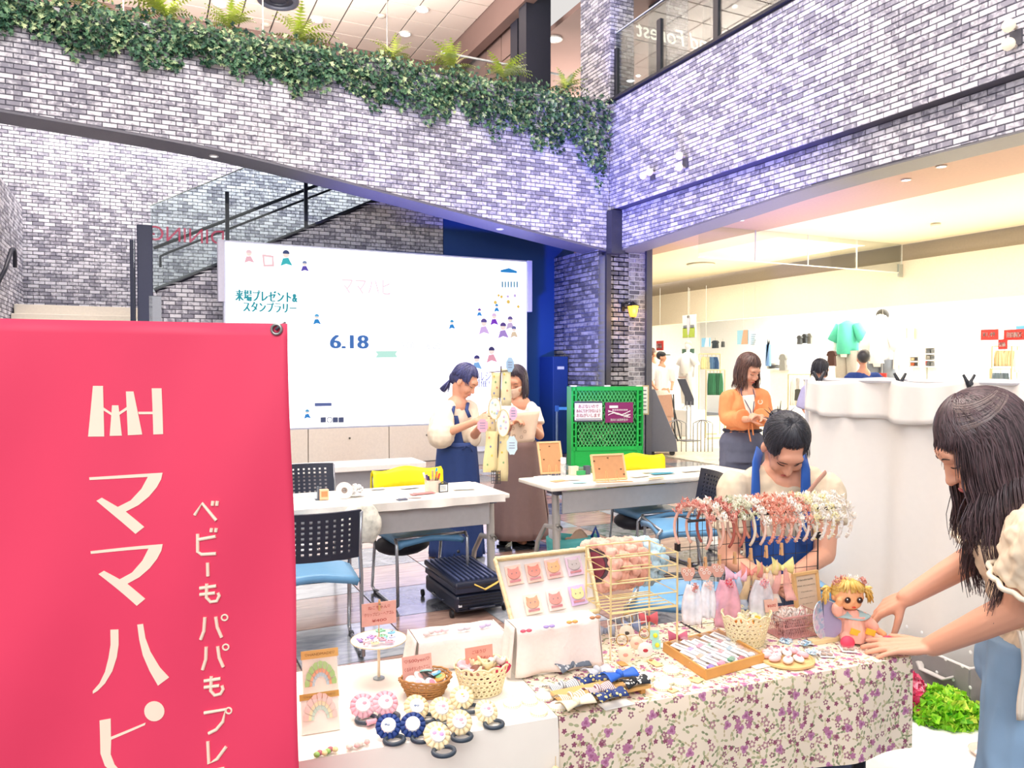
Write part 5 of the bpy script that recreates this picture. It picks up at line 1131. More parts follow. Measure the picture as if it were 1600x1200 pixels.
for x, dd in ((1616, .0), (1660, .18)): a = H(x, 1045, dd); a.z = .8; e = a-rgt*.05; e.z = .06; limb(b, [a, e], [.105, .115], round_ends=False)
remesh(b, 'jeans', M('#8fb0d0', .8, scale=8, var=.2), .009, W5, 4, .01, 14)
b = MB(); b.grid(6, 12, lambda u, v: H(1588+14*u+6*math.sin(v*5)+v*6, 985+v*140, -.12+.02*math.sin(9*u)), .006); b.build('waist_sash', M('#f7ead8', .8), W5, smooth=1)
# shoppers
def shopper(px, py, D, lab, hairc, topc, fd, bodyc='#e9e4dc', hl=.0, cap=None, prnt=False, arms=0, s=1.0):
 hc = PD(px, py, D); o = empty('person', (hc.x, hc.y, 0), lab, 'person'); R = head_R(fd); zt = hc.z; k = zt/1.5
 P = lambda x, z, y=0: Vector((hc.x, hc.y, 0))+R @ Vector((x, y, 0))*k+Z*z*k if False else Vector((hc.x, hc.y, z*k))+rgt*x*k+FH*y*k
 b = MB(); head(b, hc, R, s); limb(b, [P(0, 1.4), P(0, 1.3)], [.05, .06]); limb(b, [P(0, 1.3), P(0, 1.1), P(0, .85)], [.1, .13, .14], flat=.7)
 for sg in (-1, 1): limb(b, [P(sg*.17, 1.27), P(sg*.22, 1.02), P(sg*.15, .9, -.2)], [.048, .042, .028]); limb(b, [P(sg*.09, .85), P(sg*.1, .45), P(sg*.1, .06)], [.09, .06, .04]); b.ell(P(sg*.1, .03, -.05), (.04, .1, .03)); b.ell(P(sg*.14, .88, -.25), (.03, .05, .02))
 remesh(b, 'body', SKIN2, .012, o, 2)
 b = MB(); hair_cap(b, hc, R, 1.04*s)
 if hl: strands(b, hc, R, 160, lambda p: hl, (.9, 2*math.pi-.9), 1.04*s, theta=1.7, r=.005)
 b.build('hair', hairc, o, smooth=1)
 b = MB(); limb(b, [P(0, 1.33), P(0, 1.25), P(0, .9), P(0, .8)], [.1, .17, .17, .17], flat=.72, round_ends=False); limb(b, [P(-.16, 1.27), P(.16, 1.27)], [.07, .07])
 for sg in (-1, 1): limb(b, [P(sg*.17, 1.27), P(sg*.23, 1.02)], [.075, .08], round_ends=False)
 remesh(b, 'shirt', M(topc, .8), .014, o, 4, .008, 14)
 b = MB(); limb(b, [P(0, .86), P(0, .76)], [.17, .185], flat=.85, round_ends=False); b.ell(P(0, .8), (.17, .16, .12))
 for sg in (-1, 1): limb(b, [P(sg*.09, .8), P(sg*.1, .08)], [.12, .085], round_ends=False)
 remesh(b, 'trousers', M(bodyc, .8), .014, o, 2)
 if cap: b = MB(); b.ell(hc+Z*.06*s, (.09*s, .1*s, .065*s)); b.box(hc+Z*.05+Vector(fd)*.11, (.13, .13, .015), R); b.build('cap', M(cap, .6), o, smooth='auto')
 if prnt:
  for q in range(12): b = MB(); c = P(-.0+rnd.uniform(-.09, .1), 1.15-rnd.random()*.2, -.125); b.ell(c, (.016, .008, .014)); b.build('shirt_print', M(rnd.choice(['#ffffff', '#e8d34a', '#7fc6a8', '#d8dce8']), .6), o)
  b = MB(); b.box(P(0, 1.22, -.125), (.2, .02, .035), RC); b.build('shirt_print', M('#f6f7fa'), o)
 return o
shopper(1349, 561, 10.6, 'person from behind in navy t-shirt with colourful back print inside the shop', hair_mat('hair_grey', '#2c2d30', '#4c4d50'), '#23438c', (FH+rgt*.2), '#3c4048', prnt=True)
shopper(1283, 579, 9.4, 'person with dark ponytail in lilac top seen just left of the white curtain', HB, '#b9b6dc', (rgt*.8+FH*.3-Z*.35), '#6f7a98', hl=.12, s=1.0)
shopper(1034, 558, 17.3, 'distant person in black cap and white shirt beside the pillar', HB, '#fdfbf8', (rgt-FH*.4), '#e8e2d8', cap='#23252c', s=1.0)
shopper(1021, 552, 18.6, 'distant person with reddish brown hair half hidden by the pillar edge', HBR, '#f4efe8', (rgt+FH*.2), '#ded6c8', s=1.0)
# red banner
D = 1.36; a = PD(-60, 497, D); b = PD(450, 506, D); br = PD(468, 1200, D-.03)
ban = empty('banner', (a.x/2+b.x/2, a.y/2+b.y/2, 0), 'large red upright banner with cream lettering at the left edge', 'banner')
Wb = (b-a).length; X_ = (b-a).normalized(); dn = (br-b); dn = dn/dn.length; Hb = 1.5
def banp(u, v, off=0.0):
 wv = .006*math.sin(u*9+v*4)*v+.004*math.sin(v*17+u*6)+.005*math.sin((u+v)*14)
 return a+X_*(Wb*u)+dn*(Hb*v)-FH*(wv+off)
m_ = MB(); m_.grid(48, 64, lambda u, v: banp(u, v), .0015); m_.build('cloth', M('#ea3c62', .55, var=.06, scale=4), ban, smooth=1)
CRE = M('#ffe6cf', .6, var=.02)
def bpt(px, py):
 r = ray(px, py); n = X_.cross(dn); t = (a-CAM).dot(n)/r.dot(n); q = CAM+r*t-a
 A = np.array([[X_.dot(X_), X_.dot(dn)], [X_.dot(dn), 1]]); s_ = np.linalg.solve(A, np.array([q.dot(X_), q.dot(dn)])); return s_[0]/Wb, s_[1]/Hb
def bshape(name, pts, cuts=6):
 import bmesh
 P = []
 for i, p in enumerate(pts):
  q = pts[(i+1) % len(pts)]
  for k in range(cuts): P.append((p[0]+(q[0]-p[0])*k/cuts, p[1]+(q[1]-p[1])*k/cuts))
 me = bpy.data.meshes.new(name); vs = [banp(*bpt(*p), .0022) for p in P]; me.from_pydata(vs, [], [tuple(range(len(vs)))]); me.materials.append(CRE)
 bm = bmesh.new(); bm.from_mesh(me); bmesh.ops.triangulate(bm, faces=bm.faces[:]); bm.to_mesh(me); bm.free()
 o = bpy.data.objects.new(name, me); COL.objects.link(o); par(o, ban); md = o.modifiers.new('s', 'SOLIDIFY'); md.thickness = .0006; md.offset = 0
 return o
def z1(p): return (p[0]*.3, 500+p[1]*.3)
def z2(p): return (p[0]*.3, 840+p[1]*.3)
for pts in ([(487, 343), (541, 343), (547, 606), (462, 607)], [(588, 444), (621, 444), (637, 602), (575, 603)], [(660, 372), (698, 372), (739, 597), (667, 600)], [(789, 356), (838, 356), (845, 595), (795, 597)],
   [(543, 455), (586, 484), (584, 496), (543, 470)], [(623, 480), (664, 452), (664, 468), (626, 494)], [(720, 478), (795, 478), (795, 491), (723, 491)]): bshape('emblem', [z1(p) for p in pts])
MA = [[(470, 818), (845, 796), (838, 830), (815, 872), (775, 920), (720, 965), (655, 998), (752, 1078), (706, 1114), (508, 940), (535, 924), (615, 973), (680, 940), (735, 880), (768, 818), (472, 832)]]
bshape('letter', [z1(p) for p in MA[0]]); bshape('letter', [(p[0]*.3+2.5, 500+p[1]*.3+115-(p[0]-470)*.012) for p in MA[0]])
for pts in ([(572, 482), (615, 480), (615, 560), (605, 625), (580, 700), (540, 765), (500, 805), (474, 821), (474, 806), (510, 765), (540, 705), (560, 630), (572, 560)],
   [(717, 452), (749, 447), (762, 520), (790, 590), (840, 670), (888, 722), (830, 765), (785, 690), (748, 610), (728, 530)], [(510, 960), (572, 946), (575, 1040), (765, 957), (762, 970), (577, 1055), (576, 1130), (600, 1180), (640, 1215), (600, 1230), (545, 1190), (518, 1130)]): bshape('letter', [z2(p) for p in pts])
bshape('letter', [z2((810+53*math.cos(t), 898+52*math.sin(t))) for t in [2*math.pi*i/24 for i in range(24)]], 1)
def bstroke(name, pts, w):
 mb = MB(); P = [banp(*bpt(*p), .0026) for p in pts]; mb.tube(P, w*D/F/2, 8, flat=1.0); o = mb.build(name, CRE, ban)
col = [('ベ', [[(308, 804), (321, 785), (342, 811)], ]), ]
for pts in ([(308, 803), (320, 785), (342, 811)], [(337, 781), (336, 788)], [(344, 781), (343, 788)],
   [(313, 832), (313, 860), (319, 864), (341, 863)], [(341, 836), (314, 841)], [(335, 823), (334, 829)], [(342, 823), (341, 829)], [(328, 877), (328, 898)],
   [(326, 910), (325, 932), (331, 939), (340, 938), (344, 930), (342, 925)], [(315, 917), (340, 914)], [(315, 927), (338, 925)],
   [(322, 963), (320, 985), (315, 998)], [(338, 963), (340, 980), (346, 996)], [(323, 1010), (322, 1030), (317, 1046)], [(340, 1010), (342, 1028), (348, 1043)],
   [(330, 1057), (329, 1080), (335, 1087), (344, 1085), (348, 1078), (346, 1072)], [(319, 1064), (344, 1061)], [(319, 1074), (342, 1072)],
   [(319, 1114), (352, 1109), (348, 1128), (338, 1140), (326, 1146)], [(325, 1158), (327, 1192), (340, 1185), (354, 1166)], [(322, 1205), (352, 1199)]): bstroke('letter', pts, 5.2)
for c_ in ((351, 965), (352, 1012), (357, 1111)):
 m_ = MB(); P = [banp(*bpt(c_[0]+4.5*math.cos(t), c_[1]+4.5*math.sin(t)), .0026) for t in [2*math.pi*i/16 for i in range(16)]]; m_.tube(P, 1.4*D/F, 6, closed=True); m_.build('letter', CRE, ban)
gp = banp(*bpt(434, 515), .004); m_ = MB(); m_.torus(gp, .0085, .003, frameYZ(rgt, FH), 20, 8); m_.build('grommet', M('#9a9a98', .3, .9), ban, smooth=1)
m_ = MB(); m_.tube([gp+FH*.01, gp-FH*.004, gp+Z*.006+rgt*.006, gp+Z*.013+rgt*.009+FH*.02], .0022, 6); m_.build('hook', M('#4a4d5c', .4), ban, smooth=1)
m_ = MB(); m_.tube([banp(.97, .02)+FH*.012, banp(.5, .45)+FH*.04, banp(.15, 1)+FH*.03], .006, 8); m_.tube([banp(.03, .02)+FH*.012, banp(.5, .45)+FH*.04, banp(.85, 1)+FH*.03], .006, 8); m_.tube([banp(.5, .45)+FH*.04, Vector((a.x/2+b.x/2, a.y/2+b.y/2, 0.01))-rgt*.2+FH*.06], .007, 8); m_.build('stand_frame', M('#3c3f48', .4, .5), ban)
# flip-top tables
Ux = Vector((1, 0, 0)); Vx = Vector((0, 1, 0))
def flip_table(c, L, Dp, lab, zt=.7):
 c = Vector((c.x, c.y, 0)); o = empty('folding_table', c+Vector((-L/2, Dp/2, 0)), lab, 'table')
 m_ = MB(); m_.box(c+Vector((-L/2, Dp/2, zt-.015)), (L, Dp, .03)); m_.build('tabletop', M('#fbf3e6', .4), o, bevel=.008)
 m_ = MB(); m_.box(c+Vector((-L/2, .06, zt-.12)), (L-.24, .02, .15)); m_.build('modesty_panel', M('#b4b3b3', .4), o, bevel=.004)
 m_ = MB(); m_.box(c+Vector((-L/2, Dp/2, zt-.045)), (L-.3, .05, .03)); m_.build('beam', M('#9c9da2', .4, .4), o)
 ST = M('#c8c4bd', .35, .4)
 for x in (-.07, -L+.12):
  leg = MB(); leg.tube([c+Vector((x, .16, zt-.04)), c+Vector((x, .13, .05))], .026, 12); leg.tube([c+Vector((x, .02, .03)), c+Vector((x, Dp-.02, .03))], .02, 8)
  lg = leg.build('leg', ST, o, smooth='auto')
  m_ = MB(); m_.tube([c+Vector((x, .14, .42)), c+Vector((x, -.02+.1, .40)), c+Vector((x, .3, .38)), c+Vector((x, .42, .25)), c+Vector((x, .47, .05))], .017, 10); m_.build('brace', ST, o, smooth=1)
  m_ = MB(); m_.box(c+Vector((x, .17, zt-.05)), (.05, .14, .05)); m_.build('hinge', M('#5d6274', .4), o, bevel=.004)
  for y in (.05, Dp-.05): m_ = MB(); m_.cyl(c+Vector((x-.015, y, .025)), c+Vector((x+.015, y, .025)), .025, 12); m_.build('caster', M('#3a3c44', .5), o)
 return o, c
T1c = G(797, 771, .7); T2c = G(861, 762, .7)+Ux*1.8
flip_table(T1c, 1.8, .56, 'grey folding table under a white cloth behind the suitcase')
flip_table(T2c, 1.8, .5, 'folding table with cream top holding the wooden photo frames')
def cloth_top(name, corner, X, L, Y, Dp, zt, drops, mats, lab, th=.004, nx=60, ny=20, wave=.006, uvs=False, seed=0, droop=(.05, .05)):
 c = Vector((corner.x, corner.y, 0)); tot = drops[0]+Dp+drops[1]
 def f(u, v):
  x = L*u; s_ = tot*v
  if s_ < drops[0]: z = zt-(drops[0]-s_); y = -.006-.004*math.sin(x*26+seed)*(drops[0]-s_)/max(drops[0], .01)*2-wave*math.sin(x*11+seed)*(drops[0]-s_)/max(drops[0], .01)
  elif s_ < drops[0]+Dp: z = zt; y = s_-drops[0]
  else: z = zt-(s_-drops[0]-Dp); y = Dp+.006
  return c+X*x+Y*y+Z*(z+.003)
 vv = sorted(set([0.0]+[drops[0]/tot*k/8 for k in range(9)]+[(drops[0]+Dp*k/4)/tot for k in range(5)]+[(drops[0]+Dp+drops[1]*k/3)/tot for k in range(4)]))
 mb = MB(); mb.grid(nx, len(vv)-1, lambda u, v: f(u, vv[round(v*(len(vv)-1))]), th)
 o = mb.build(name, mats, smooth='auto')
 me = o.data; uv = me.uv_layers.new(name='UVMap'); nxv = nx+1; w = len(vv); half = nxv*w
 for l in me.loops:
  i = l.vertex_index % half; uv.data[l.index].uv = (L*(i//w)/nx, tot*vv[i % w])
 tag(o, lab, 'tablecloth'); return o
cloth_top('tablecloth', T1c-Ux*1.76+Vector((0, -.005, 0)), Ux, 1.72, Vx, .57, .7, (.05, .05), M('#fdf6ec', .8), 'white cloth laid over the folding table with the pen cup')
# perforated chairs
def make_chair(yellow=False, pouch=False, name='stacking_chair'):
 o = empty(name, (0, 0, 0)); CH = M('#a3a6ad', .25, .8); BK = M('#23283a', .45); SEAT = M('#6aa3cf', .35)
 m_ = MB(); m_.grid(12, 10, lambda u, v: ((u-.5)*.46, -.22+.43*v, .44+.012*math.cos((u-.5)*6)-.02*max(0, .18-v)*5-.03*max(0, abs(u-.5)-.42)*6), .035); m_.build('seat', SEAT, o, smooth=1)
 m_ = MB(); m_.grid(8, 6, lambda u, v: ((u-.5)*.4, -.18+.36*v, .415-.03*math.sin(math.pi*u)*math.sin(math.pi*v)), .01); m_.build('seat_shell', BK, o, smooth=1)
 nx, nz = 12, 9; w = .46; h = .25; z0 = .53; mb = MB()
 bp_ = lambda x, z: Vector((x, .235+.09*((z-z0)/h)*.5-.10*(x/.23)**2*.5, z))
 cx_, cz = w/nx, h/nz
 for i in range(nx):
  for j in range(nz):
   x = -w/2+cx_*i; z = z0+cz*j; q = .24 if (0 < i < nx-1 and 0 < j < nz-1) else 0
   A = [(x, z), (x+cx_, z), (x+cx_, z+cz), (x, z+cz)]; c_ = (x+cx_/2, z+cz/2); B = [(c_[0]+(p[0]-c_[0])*q*1.6, c_[1]+(p[1]-c_[1])*q*2) for p in A]
   if q == 0: mb.add([bp_(*p) for p in A], [(0, 1, 2, 3)])
   else: mb.add([bp_(*p) for p in A+B], [(0, 1, 5, 4), (1, 2, 6, 5), (2, 3, 7, 6), (3, 0, 4, 7)])
 k = mb.build('backrest', BK, o); md = k.modifiers.new('w', 'WELD'); md.merge_threshold = .0005; md = k.modifiers.new('s', 'SOLIDIFY'); md.thickness = .012
 for sg in (-1, 1):
  x = sg*.24; m_ = MB()
  m_.tube([(x, -.2, .435), (x, -.23, .40), (x, -.25, .03), (x, -.21, .012), (x, .2, .012), (x, .25, .03), (x, .2, .3), (x, .19, .44), (x*.97, .20, .55), (x*.97, .245, .77)], .0105, 8); m_.build('leg', CH, o, smooth=1)
  for y in (-.16, .17): m_ = MB(); m_.box((x, y, .012), (.026, .04, .024)); m_.build('glide', M('#2a2c33', .5), o, bevel=.003)
 m_ = MB(); m_.tube([(-.24, -.2, .43), (.24, -.2, .43)], .0105, 8); m_.build('seat_frame', CH, o, smooth=1)
 if yellow:
  m_ = MB(); prof = [(-.03, .56), (-.035, .7), (-.03, .79), (.0, .815), (.03, .79), (.04, .7), (.04, .52)]
  m_.grid(14, 6, lambda u, v: Vector(((u-.5)*.5, .265+prof[round(v*6)][0]*1.1-.10*((u-.5)*2)**2*.5, prof[round(v*6)][1]-.012*math.sin(u*math.pi*3)*(.5 if v < .4 else 1))), .006); m_.build('back_cover', M('#fbe20a', .5), o, smooth=1)
 if pouch:
  m_ = MB(); m_.ell((-.08, .1, .33), (.19, .14, .075)); m_.build('pouch', M('#22242f', .6), o, smooth=1)
 return o
def face_rz(d): d = Vector(d); return math.atan2(d.x, -d.y)
c1 = make_chair(); tag(c1, 'black perforated chair with blue seat in front of the left table, beside the red banner', 'chair', 'stacking chairs around the tables')
p = G(484, 888, .44); c1.location = (p.x, p.y, 0); c1.rotation_euler = (0, 0, face_rz(FH*.95-rgt*.35))
def put(root, px, py, z, d, lab, dxy=(0, 0)):
 p = G(px, py, z); c = dup(root, (p.x+dxy[0], p.y+dxy[1], 0), face_rz(d), lab); c['category'] = 'chair'; c['group'] = 'stacking chairs around the tables'; return c
put(c1, 482, 805, .44, -Vx, 'black perforated chair whose back shows above the left table near the banner')
cy = make_chair(True, True); tag(cy, 'blue seated chair with yellow back cover tucked under the white-clothed table', 'chair', 'stacking chairs around the tables')
p = G(655, 826, .44); cy.location = (p.x, p.y, 0); cy.rotation_euler = (0, 0, face_rz(-Vx+Ux*.05))
put(cy, 1020, 792, .44, -Vx, 'blue seated chair with yellow back cover beyond the table of wooden frames')
put(c1, 1062, 815, .44, -rgt-FH*.1, 'black perforated chair turned sideways at the left shoulder of the seated person')
put(c1, 1064, 918, .44, -rgt+FH*.3, 'blue seated chair seen through the gold wire shelf')
put(c1, 1222, 905, .44, -FH, 'chair carrying the seated person in the blue apron', dxy=(0.02, .06))
# suitcase
q = G(710, 968, 0); sc_ = empty('suitcase', q+Ux*.27+Vx*.37, 'black ribbed suitcase lying half open on the floor', 'suitcase'); SB = M('#20263a', .3); qz = .03
m_ = MB(); m_.box(q+Vector((.27, .37, .11)), (.5, .74, .14)); m_.build('shell_bottom', SB, sc_, bevel=.03)
m_ = MB(); m_.box(q+Vector((.27, .37, .215)), (.5, .74, .05)); m_.build('shell_rim', M('#2b3148', .35), sc_, bevel=.01)
lid = MB(); Rl = Matrix.Rotation(math.radians(2), 3, 'X'); lid.at(q+Vector((.27, .37, .268)), Rl); lid.box((0, 0, 0), (.52, .76, .05)); lo = lid.build('lid', SB, sc_, bevel=.018)
for k in range(9): m_ = MB().at(q+Vector((.27, .37, .268)), Rl); m_.box((-.2+.05*k, 0, .03), (.024, .66, .022)); m_.build('rib', M('#4a5478', .25), lo, bevel=.005)
for k in range(5): m_ = MB(); m_.box(q+Vector((.27, -.002, .06+.025*k)), (.44, .008, .01)); m_.build('groove_line', M('#10131f', .4), sc_)
m_ = MB(); m_.tube([q+Vector((.15, -.01, .07)), q+Vector((.15, -.03, .075)), q+Vector((.4, -.03, .075)), q+Vector((.4, -.01, .07))], .01, 8); m_.build('handle', SB, sc_, smooth=1)
m_ = MB(); m_.tube([q+Vector((-.005, .2, .1)), q+Vector((-.03, .22, .1)), q+Vector((-.03, .42, .1)), q+Vector((-.005, .44, .1))], .01, 8); m_.build('handle', SB, sc_, smooth=1)
m_ = MB(); m_.tube([q+Vector((.2, -.008, .26)), q+Vector((.3, -.03, .215)), q+Vector((.42, -.02, .25)), q+Vector((.46, .0, .265))], .006, 6, flat=3); m_.build('strap', M('#e2bc5c', .6), sc_, smooth=1)
m_ = MB(); m_.box(q+Vector((.06, -.004, .1)), (.035, .004, .02)); m_.build('badge', M('#dfe3ec', .3), sc_)
for x, y in ((-.02, .7), (.0, .05), (.54, .05), (.54, .7)): m_ = MB(); m_.cyl(q+Vector((x-.012, y, .03)), q+Vector((x+.012, y, .03)), .03, 14); m_.build('wheel', M('#14161d', .5), sc_)
sc_.location = q+Vector((.17, .28, 0)); sc_.scale = (.64, .76, .76)
# teal bag
q = G(893, 893, 0); tb = empty('shopping_bag', q, 'teal shopping bag with brown paper inside, under the frames table', 'bag')
m_ = MB(); m_.grid(40, 6, lambda u, v: q+rgt*((.17+.02*v)*math.copysign(abs(math.cos(2*math.pi*u))**.5, math.cos(2*math.pi*u)))+FH*(.09*math.copysign(abs(math.sin(2*math.pi*u))**.5, math.sin(2*math.pi*u)))+Z*(.01+.25*v+.012*math.sin(u*25)*v), .004); m_.build('bag_body', M('#62c9c6', .5, var=.15, bump=.3), tb, smooth=1)
m_ = MB(); m_.box(q+Z*.01, (.3, .15, .01), RC); m_.build('bag_bottom', M('#4fb0ad', .5), tb)
m_ = MB(); m_.grid(10, 6, lambda u, v: q+rgt*(-.05+.2*u)+FH*(-.05+.1*v)+Z*(.23+.07*math.sin(math.pi*u)*math.sin(math.pi*v)+.02*math.sin(9*u+5*v)), .004); m_.build('paper', M('#c5a58c', .8), tb, smooth=1)
m_ = MB(); m_.tube([q+rgt*.14-FH*.05+Z*.26, q+rgt*.17-FH*.06+Z*.34, q+rgt*.2-FH*.05+Z*.25, q+rgt*.21-FH*.05+Z*.1], .012, 6, flat=2.5); m_.build('handle', M('#21489c', .6), tb, smooth=1)
m_ = MB(); m_.grid(5, 8, lambda u, v: q-rgt*(.17-.09*u)+FH*.03*math.sin(6*v)+Z*(.42-.25*v), .004); m_.build('white_wrap', M('#e9e6ea', .7), tb, smooth=1)
# green folding cage with notices
GR = M('#1fbf52', .4); a = G(892, 729, 0); k = depth(a)/F; X_ = (G(1004, 727, 0)-a); X_.z = 0; Wc = X_.length; X_.normalize(); N_ = X_.cross(Z)*-1; Hc = 125*k
cg = empty('green_cage', a+X_*(Wc/2)+N_*.3, 'bright green plastic mesh crate with two notices in front of the brick pillar', 'crate')
if N_.dot(FH) < 0: N_ = -N_
def cbox(name, x0, x1, z0, z1, th=.035, y=0, mat=GR):
 m_ = MB(); R_ = Matrix((X_, N_, Z)).transposed(); m_.box(a+X_*((x0+x1)/2)+N_*y+Z*((z0+z1)/2), (x1-x0, th, z1-z0), R_); return m_.build(name, mat, cg)
cbox('frame_rail', 0, Wc, Hc-.06, Hc, .05); cbox('frame_rail', 0, Wc, .24, .30, .05); cbox('lower_panel', .02, Wc-.02, .02, .25, .03); cbox('frame_rail', 0, Wc, 0, .03, .05)
for x in (0, Wc-.1): cbox('frame_post', x, x+.03, 0, Hc, .05); cbox('frame_post', x+.085 if x else x+.06, (x+.1 if x else x+.085), 0, Hc, .05)
for x in (.03, Wc-.075):
 for j in range(11): cbox('rung', x, x+.05, .03+j*(Hc-.06)/11, .05+j*(Hc-.06)/11, .04)
m_ = MB(); n = 17; x0, x1, z0, z1_ = .09, Wc-.1, .3, Hc-.06
lat = []
for sg in (-1, 1):
 for i in range(-8, n+9):
  xs = x0+(x1-x0)*i/n; pts = []
  for t in np.linspace(0, 1, 20):
   x = xs+sg*(z1_-z0)*.55*t; z = z0+(z1_-z0)*t
   if x0 <= x <= x1: pts.append((x, z))
  if len(pts) > 1:
   p0, p1 = pts[0], pts[-1]; m_ = MB(); m_.tube([a+X_*p0[0]+Z*p0[1]+N_*.005*sg, a+X_*p1[0]+Z*p1[1]+N_*.005*sg], .007, 4); m_.build('lattice_bar', M('#5fd67f', .4), cg)
for x in (0, Wc-.035): m_ = MB(); R_ = Matrix((X_, N_, Z)).transposed(); m_.box(a+X_*(x+.017)+N_*.15+Z*Hc/2, (.035, .3, Hc), R_); m_.build('side_panel', M('#1a9e46', .4), cg)
m_ = MB(); m_.box(a+X_*Wc/2+N_*.29+Z*Hc/2, (Wc-.08, .03, Hc), R_); m_.build('back_panel', M('#17803a', .5), cg)
nb_ = MB();
for j in range(26):
 c = a+X_*(.3+rnd.random()*.5)+N_*(.13+rnd.random()*.04)+Z*(.25+rnd.random()*.6); nb_.torus(c, rnd.uniform(.1, .2), .006, Matrix.Rotation(1.57+rnd.gauss(0, .3), 3, 'X'), 18, 4)
cn = nb_.build('rope_netting', M('#a9d6a0', .7)); tag(cn, 'tangle of pale netting inside the green crate', 'netting', kind='stuff')
for x in (.04, Wc/2, Wc-.06): m_ = MB(); m_.box(a+X_*x+Z*(Hc+.012), (.09, .05, .02), R_); m_.build('corner_cap', M('#f5f3e6', .5), cg)
def csign(px, py, w, h, col, name, lab):
 c = PD(px, py, depth(a)-.02); c = a+X_*((c-a).dot(X_))-N_*.032+Z*c.z; o = empty(name, c, lab, 'sign'); R_ = Matrix((X_, N_, Z)).transposed()
 m_ = MB(); m_.box(c, (w*k, .006, h*k), R_); m_.build('board', col, o); return o, c
o, c = csign(920, 643, 44, 32, M('#fdfbfb', .5), 'notice', 'white notice with three red lines of Japanese text on the green crate')
for j, t in enumerate(('あぶないので', 'あみにちかづかないよう', 'おねがいします')): mb = MB(); text(mb, t, c-N_*.004+Z*((8-7*j)*k), X_, Z, 6.4*k, min(38, 5.4*len(t))*k, .004, bold=.015); mb.build('lettering', M('#c0405a', .5), o)
m_ = MB(); m_.box(c-N_*.004-Z*12*k, (40*k, .001, 1*k), Matrix((X_, N_, Z)).transposed()); m_.box(c-N_*.004+Z*14.5*k, (44*k, .001, 2.5*k), Matrix((X_, N_, Z)).transposed()); m_.box(c-N_*.004-Z*14.8*k, (44*k, .001, 2*k), Matrix((X_, N_, Z)).transposed()); m_.build('notice_border', M('#3a4258', .5), o)
o, c = csign(970, 645, 45, 32, M('#8e2a6e', .5), 'notice', 'purple notice with white building drawing on the green crate')
mb = MB(); text(mb, '館内全面禁煙化中', c-N_*.004-Z*11.5*k, X_, Z, 4.5*k, 28*k, .004, bold=.02); mb.build('lettering', WHT, o)
for j in range(3): m_ = MB(); m_.tube([c-N_*.006+X_*((-18+36*t)*k)+Z*((-4+2*j+3.5*math.sin(t*5+j))*k) for t in np.linspace(0, 1, 14)], .7*k, 5); m_.build('drawn_line', WHT, o)
m_ = MB(); m_.box(c-N_*.004-X_*9*k+Z*9*k, (14*k, .002, 4*k), Matrix((X_, N_, Z)).transposed()); m_.build('drawn_tag', WHT, o)
for j in range(8): m_ = MB(); m_.box(c-N_*.004+X_*((-10+3.2*j)*k)+Z*4*k, (1.5*k, .002, 2.5*k), Matrix((X_, N_, Z)).transposed()); m_.build('drawn_window', WHT, o)
for j in range(3): m_ = MB(); m_.box(c-N_*.004+X_*((8+3*j)*k)-Z*5*k, (1*k, .002, 6*k), Matrix((X_, N_, Z)).transposed()); m_.build('drawn_column', WHT, o)
q = PD(1005, 625, 12.4); o = empty('notice_board', (q.x, q.y, 0), 'narrow cream framed timetable board behind the green crate', 'sign'); kk = 12.4/F
m_ = MB(); m_.box(q, (17*kk, .04, 46*kk), RC); m_.build('frame', M('#cdb58c', .5), o, bevel=.004); m_ = MB(); m_.box(q-FH*.022, (13*kk, .004, 42*kk), RC); m_.build('sheet', M('#f4f2ee', .5), o)
for j in range(6): m_ = MB(); m_.box(q-FH*.026+Z*(15-6*j)*kk, (9*kk, .003, 1.6*kk), RC); m_.build('text_line', M('#6a7078', .5), o)
m_ = MB(); m_.tube([q-Z*20*kk, (q.x, q.y, .02)], .02, 8); m_.box((q.x, q.y, .012), (.36, .3, .024)); m_.build('stand', M('#6d7078', .4), o)
q = G(870, 712, 0); kk = depth(q)/F; o = empty('belt_stand', q, 'blue belt barrier post by the blue wall left of the green crate', 'stand')
m_ = MB(); m_.tube([q, q+Z*72*kk], .02, 10); m_.build('post', M('#8fa6cf', .3, .5), o); m_ = MB(); m_.cyl(q, q+Z*.02, .14, 20); m_.build('base', M('#3c4566', .4), o)
m_ = MB(); m_.box(q+Z*74*kk, (.05, .05, .1)); m_.build('head', M('#3f73c9', .4), o); m_ = MB(); m_.box(q+rgt*11*kk+Z*74*kk, (22*kk, .008, .05), RC); m_.build('belt', M('#4ea2e8', .5), o)
# white curtain on a rail
ca = PD(1268, 596, 4.2); cb = PD(1700, 604, 2.95); cb.z = ca.z; CU = (cb-ca); Lc = CU.length; CU.normalize(); CN = CU.cross(Z)
rl = empty('curtain_rail', ((ca.x+cb.x)/2, (ca.y+cb.y)/2, 0), 'slim white rail on posts carrying the white curtain', 'rail')
m_ = MB(); m_.tube([ca-CU*.05+Z*.01, cb+Z*.01], .011, 8); m_.build('bar', M('#e9e9ee', .3, .3), rl)
for p in (ca-CU*.03, cb-CU*.05): m_ = MB(); m_.tube([p+Z*.01, (p.x, p.y, .02)], .012, 8); m_.box((p.x, p.y, .01), (.4, .3, .02)); m_.build('post', M('#e9e9ee', .3, .3), rl)
CW = M('#f1ebe4', .85, var=.02)
def curt(u, v, off=0):
 s_ = u*Lc; w = .5+.5*v
 y = .07*w*math.sin(s_*10+.8*math.sin(s_*3))+.03*math.sin(s_*23+v*2)*w*.8+.06*math.sin(s_*4+1)*v
 return ca+CU*s_+CN*(y+off)-Z*((ca.z-.03)*v-.015+.012*math.sin(s_*11)*(1-v))
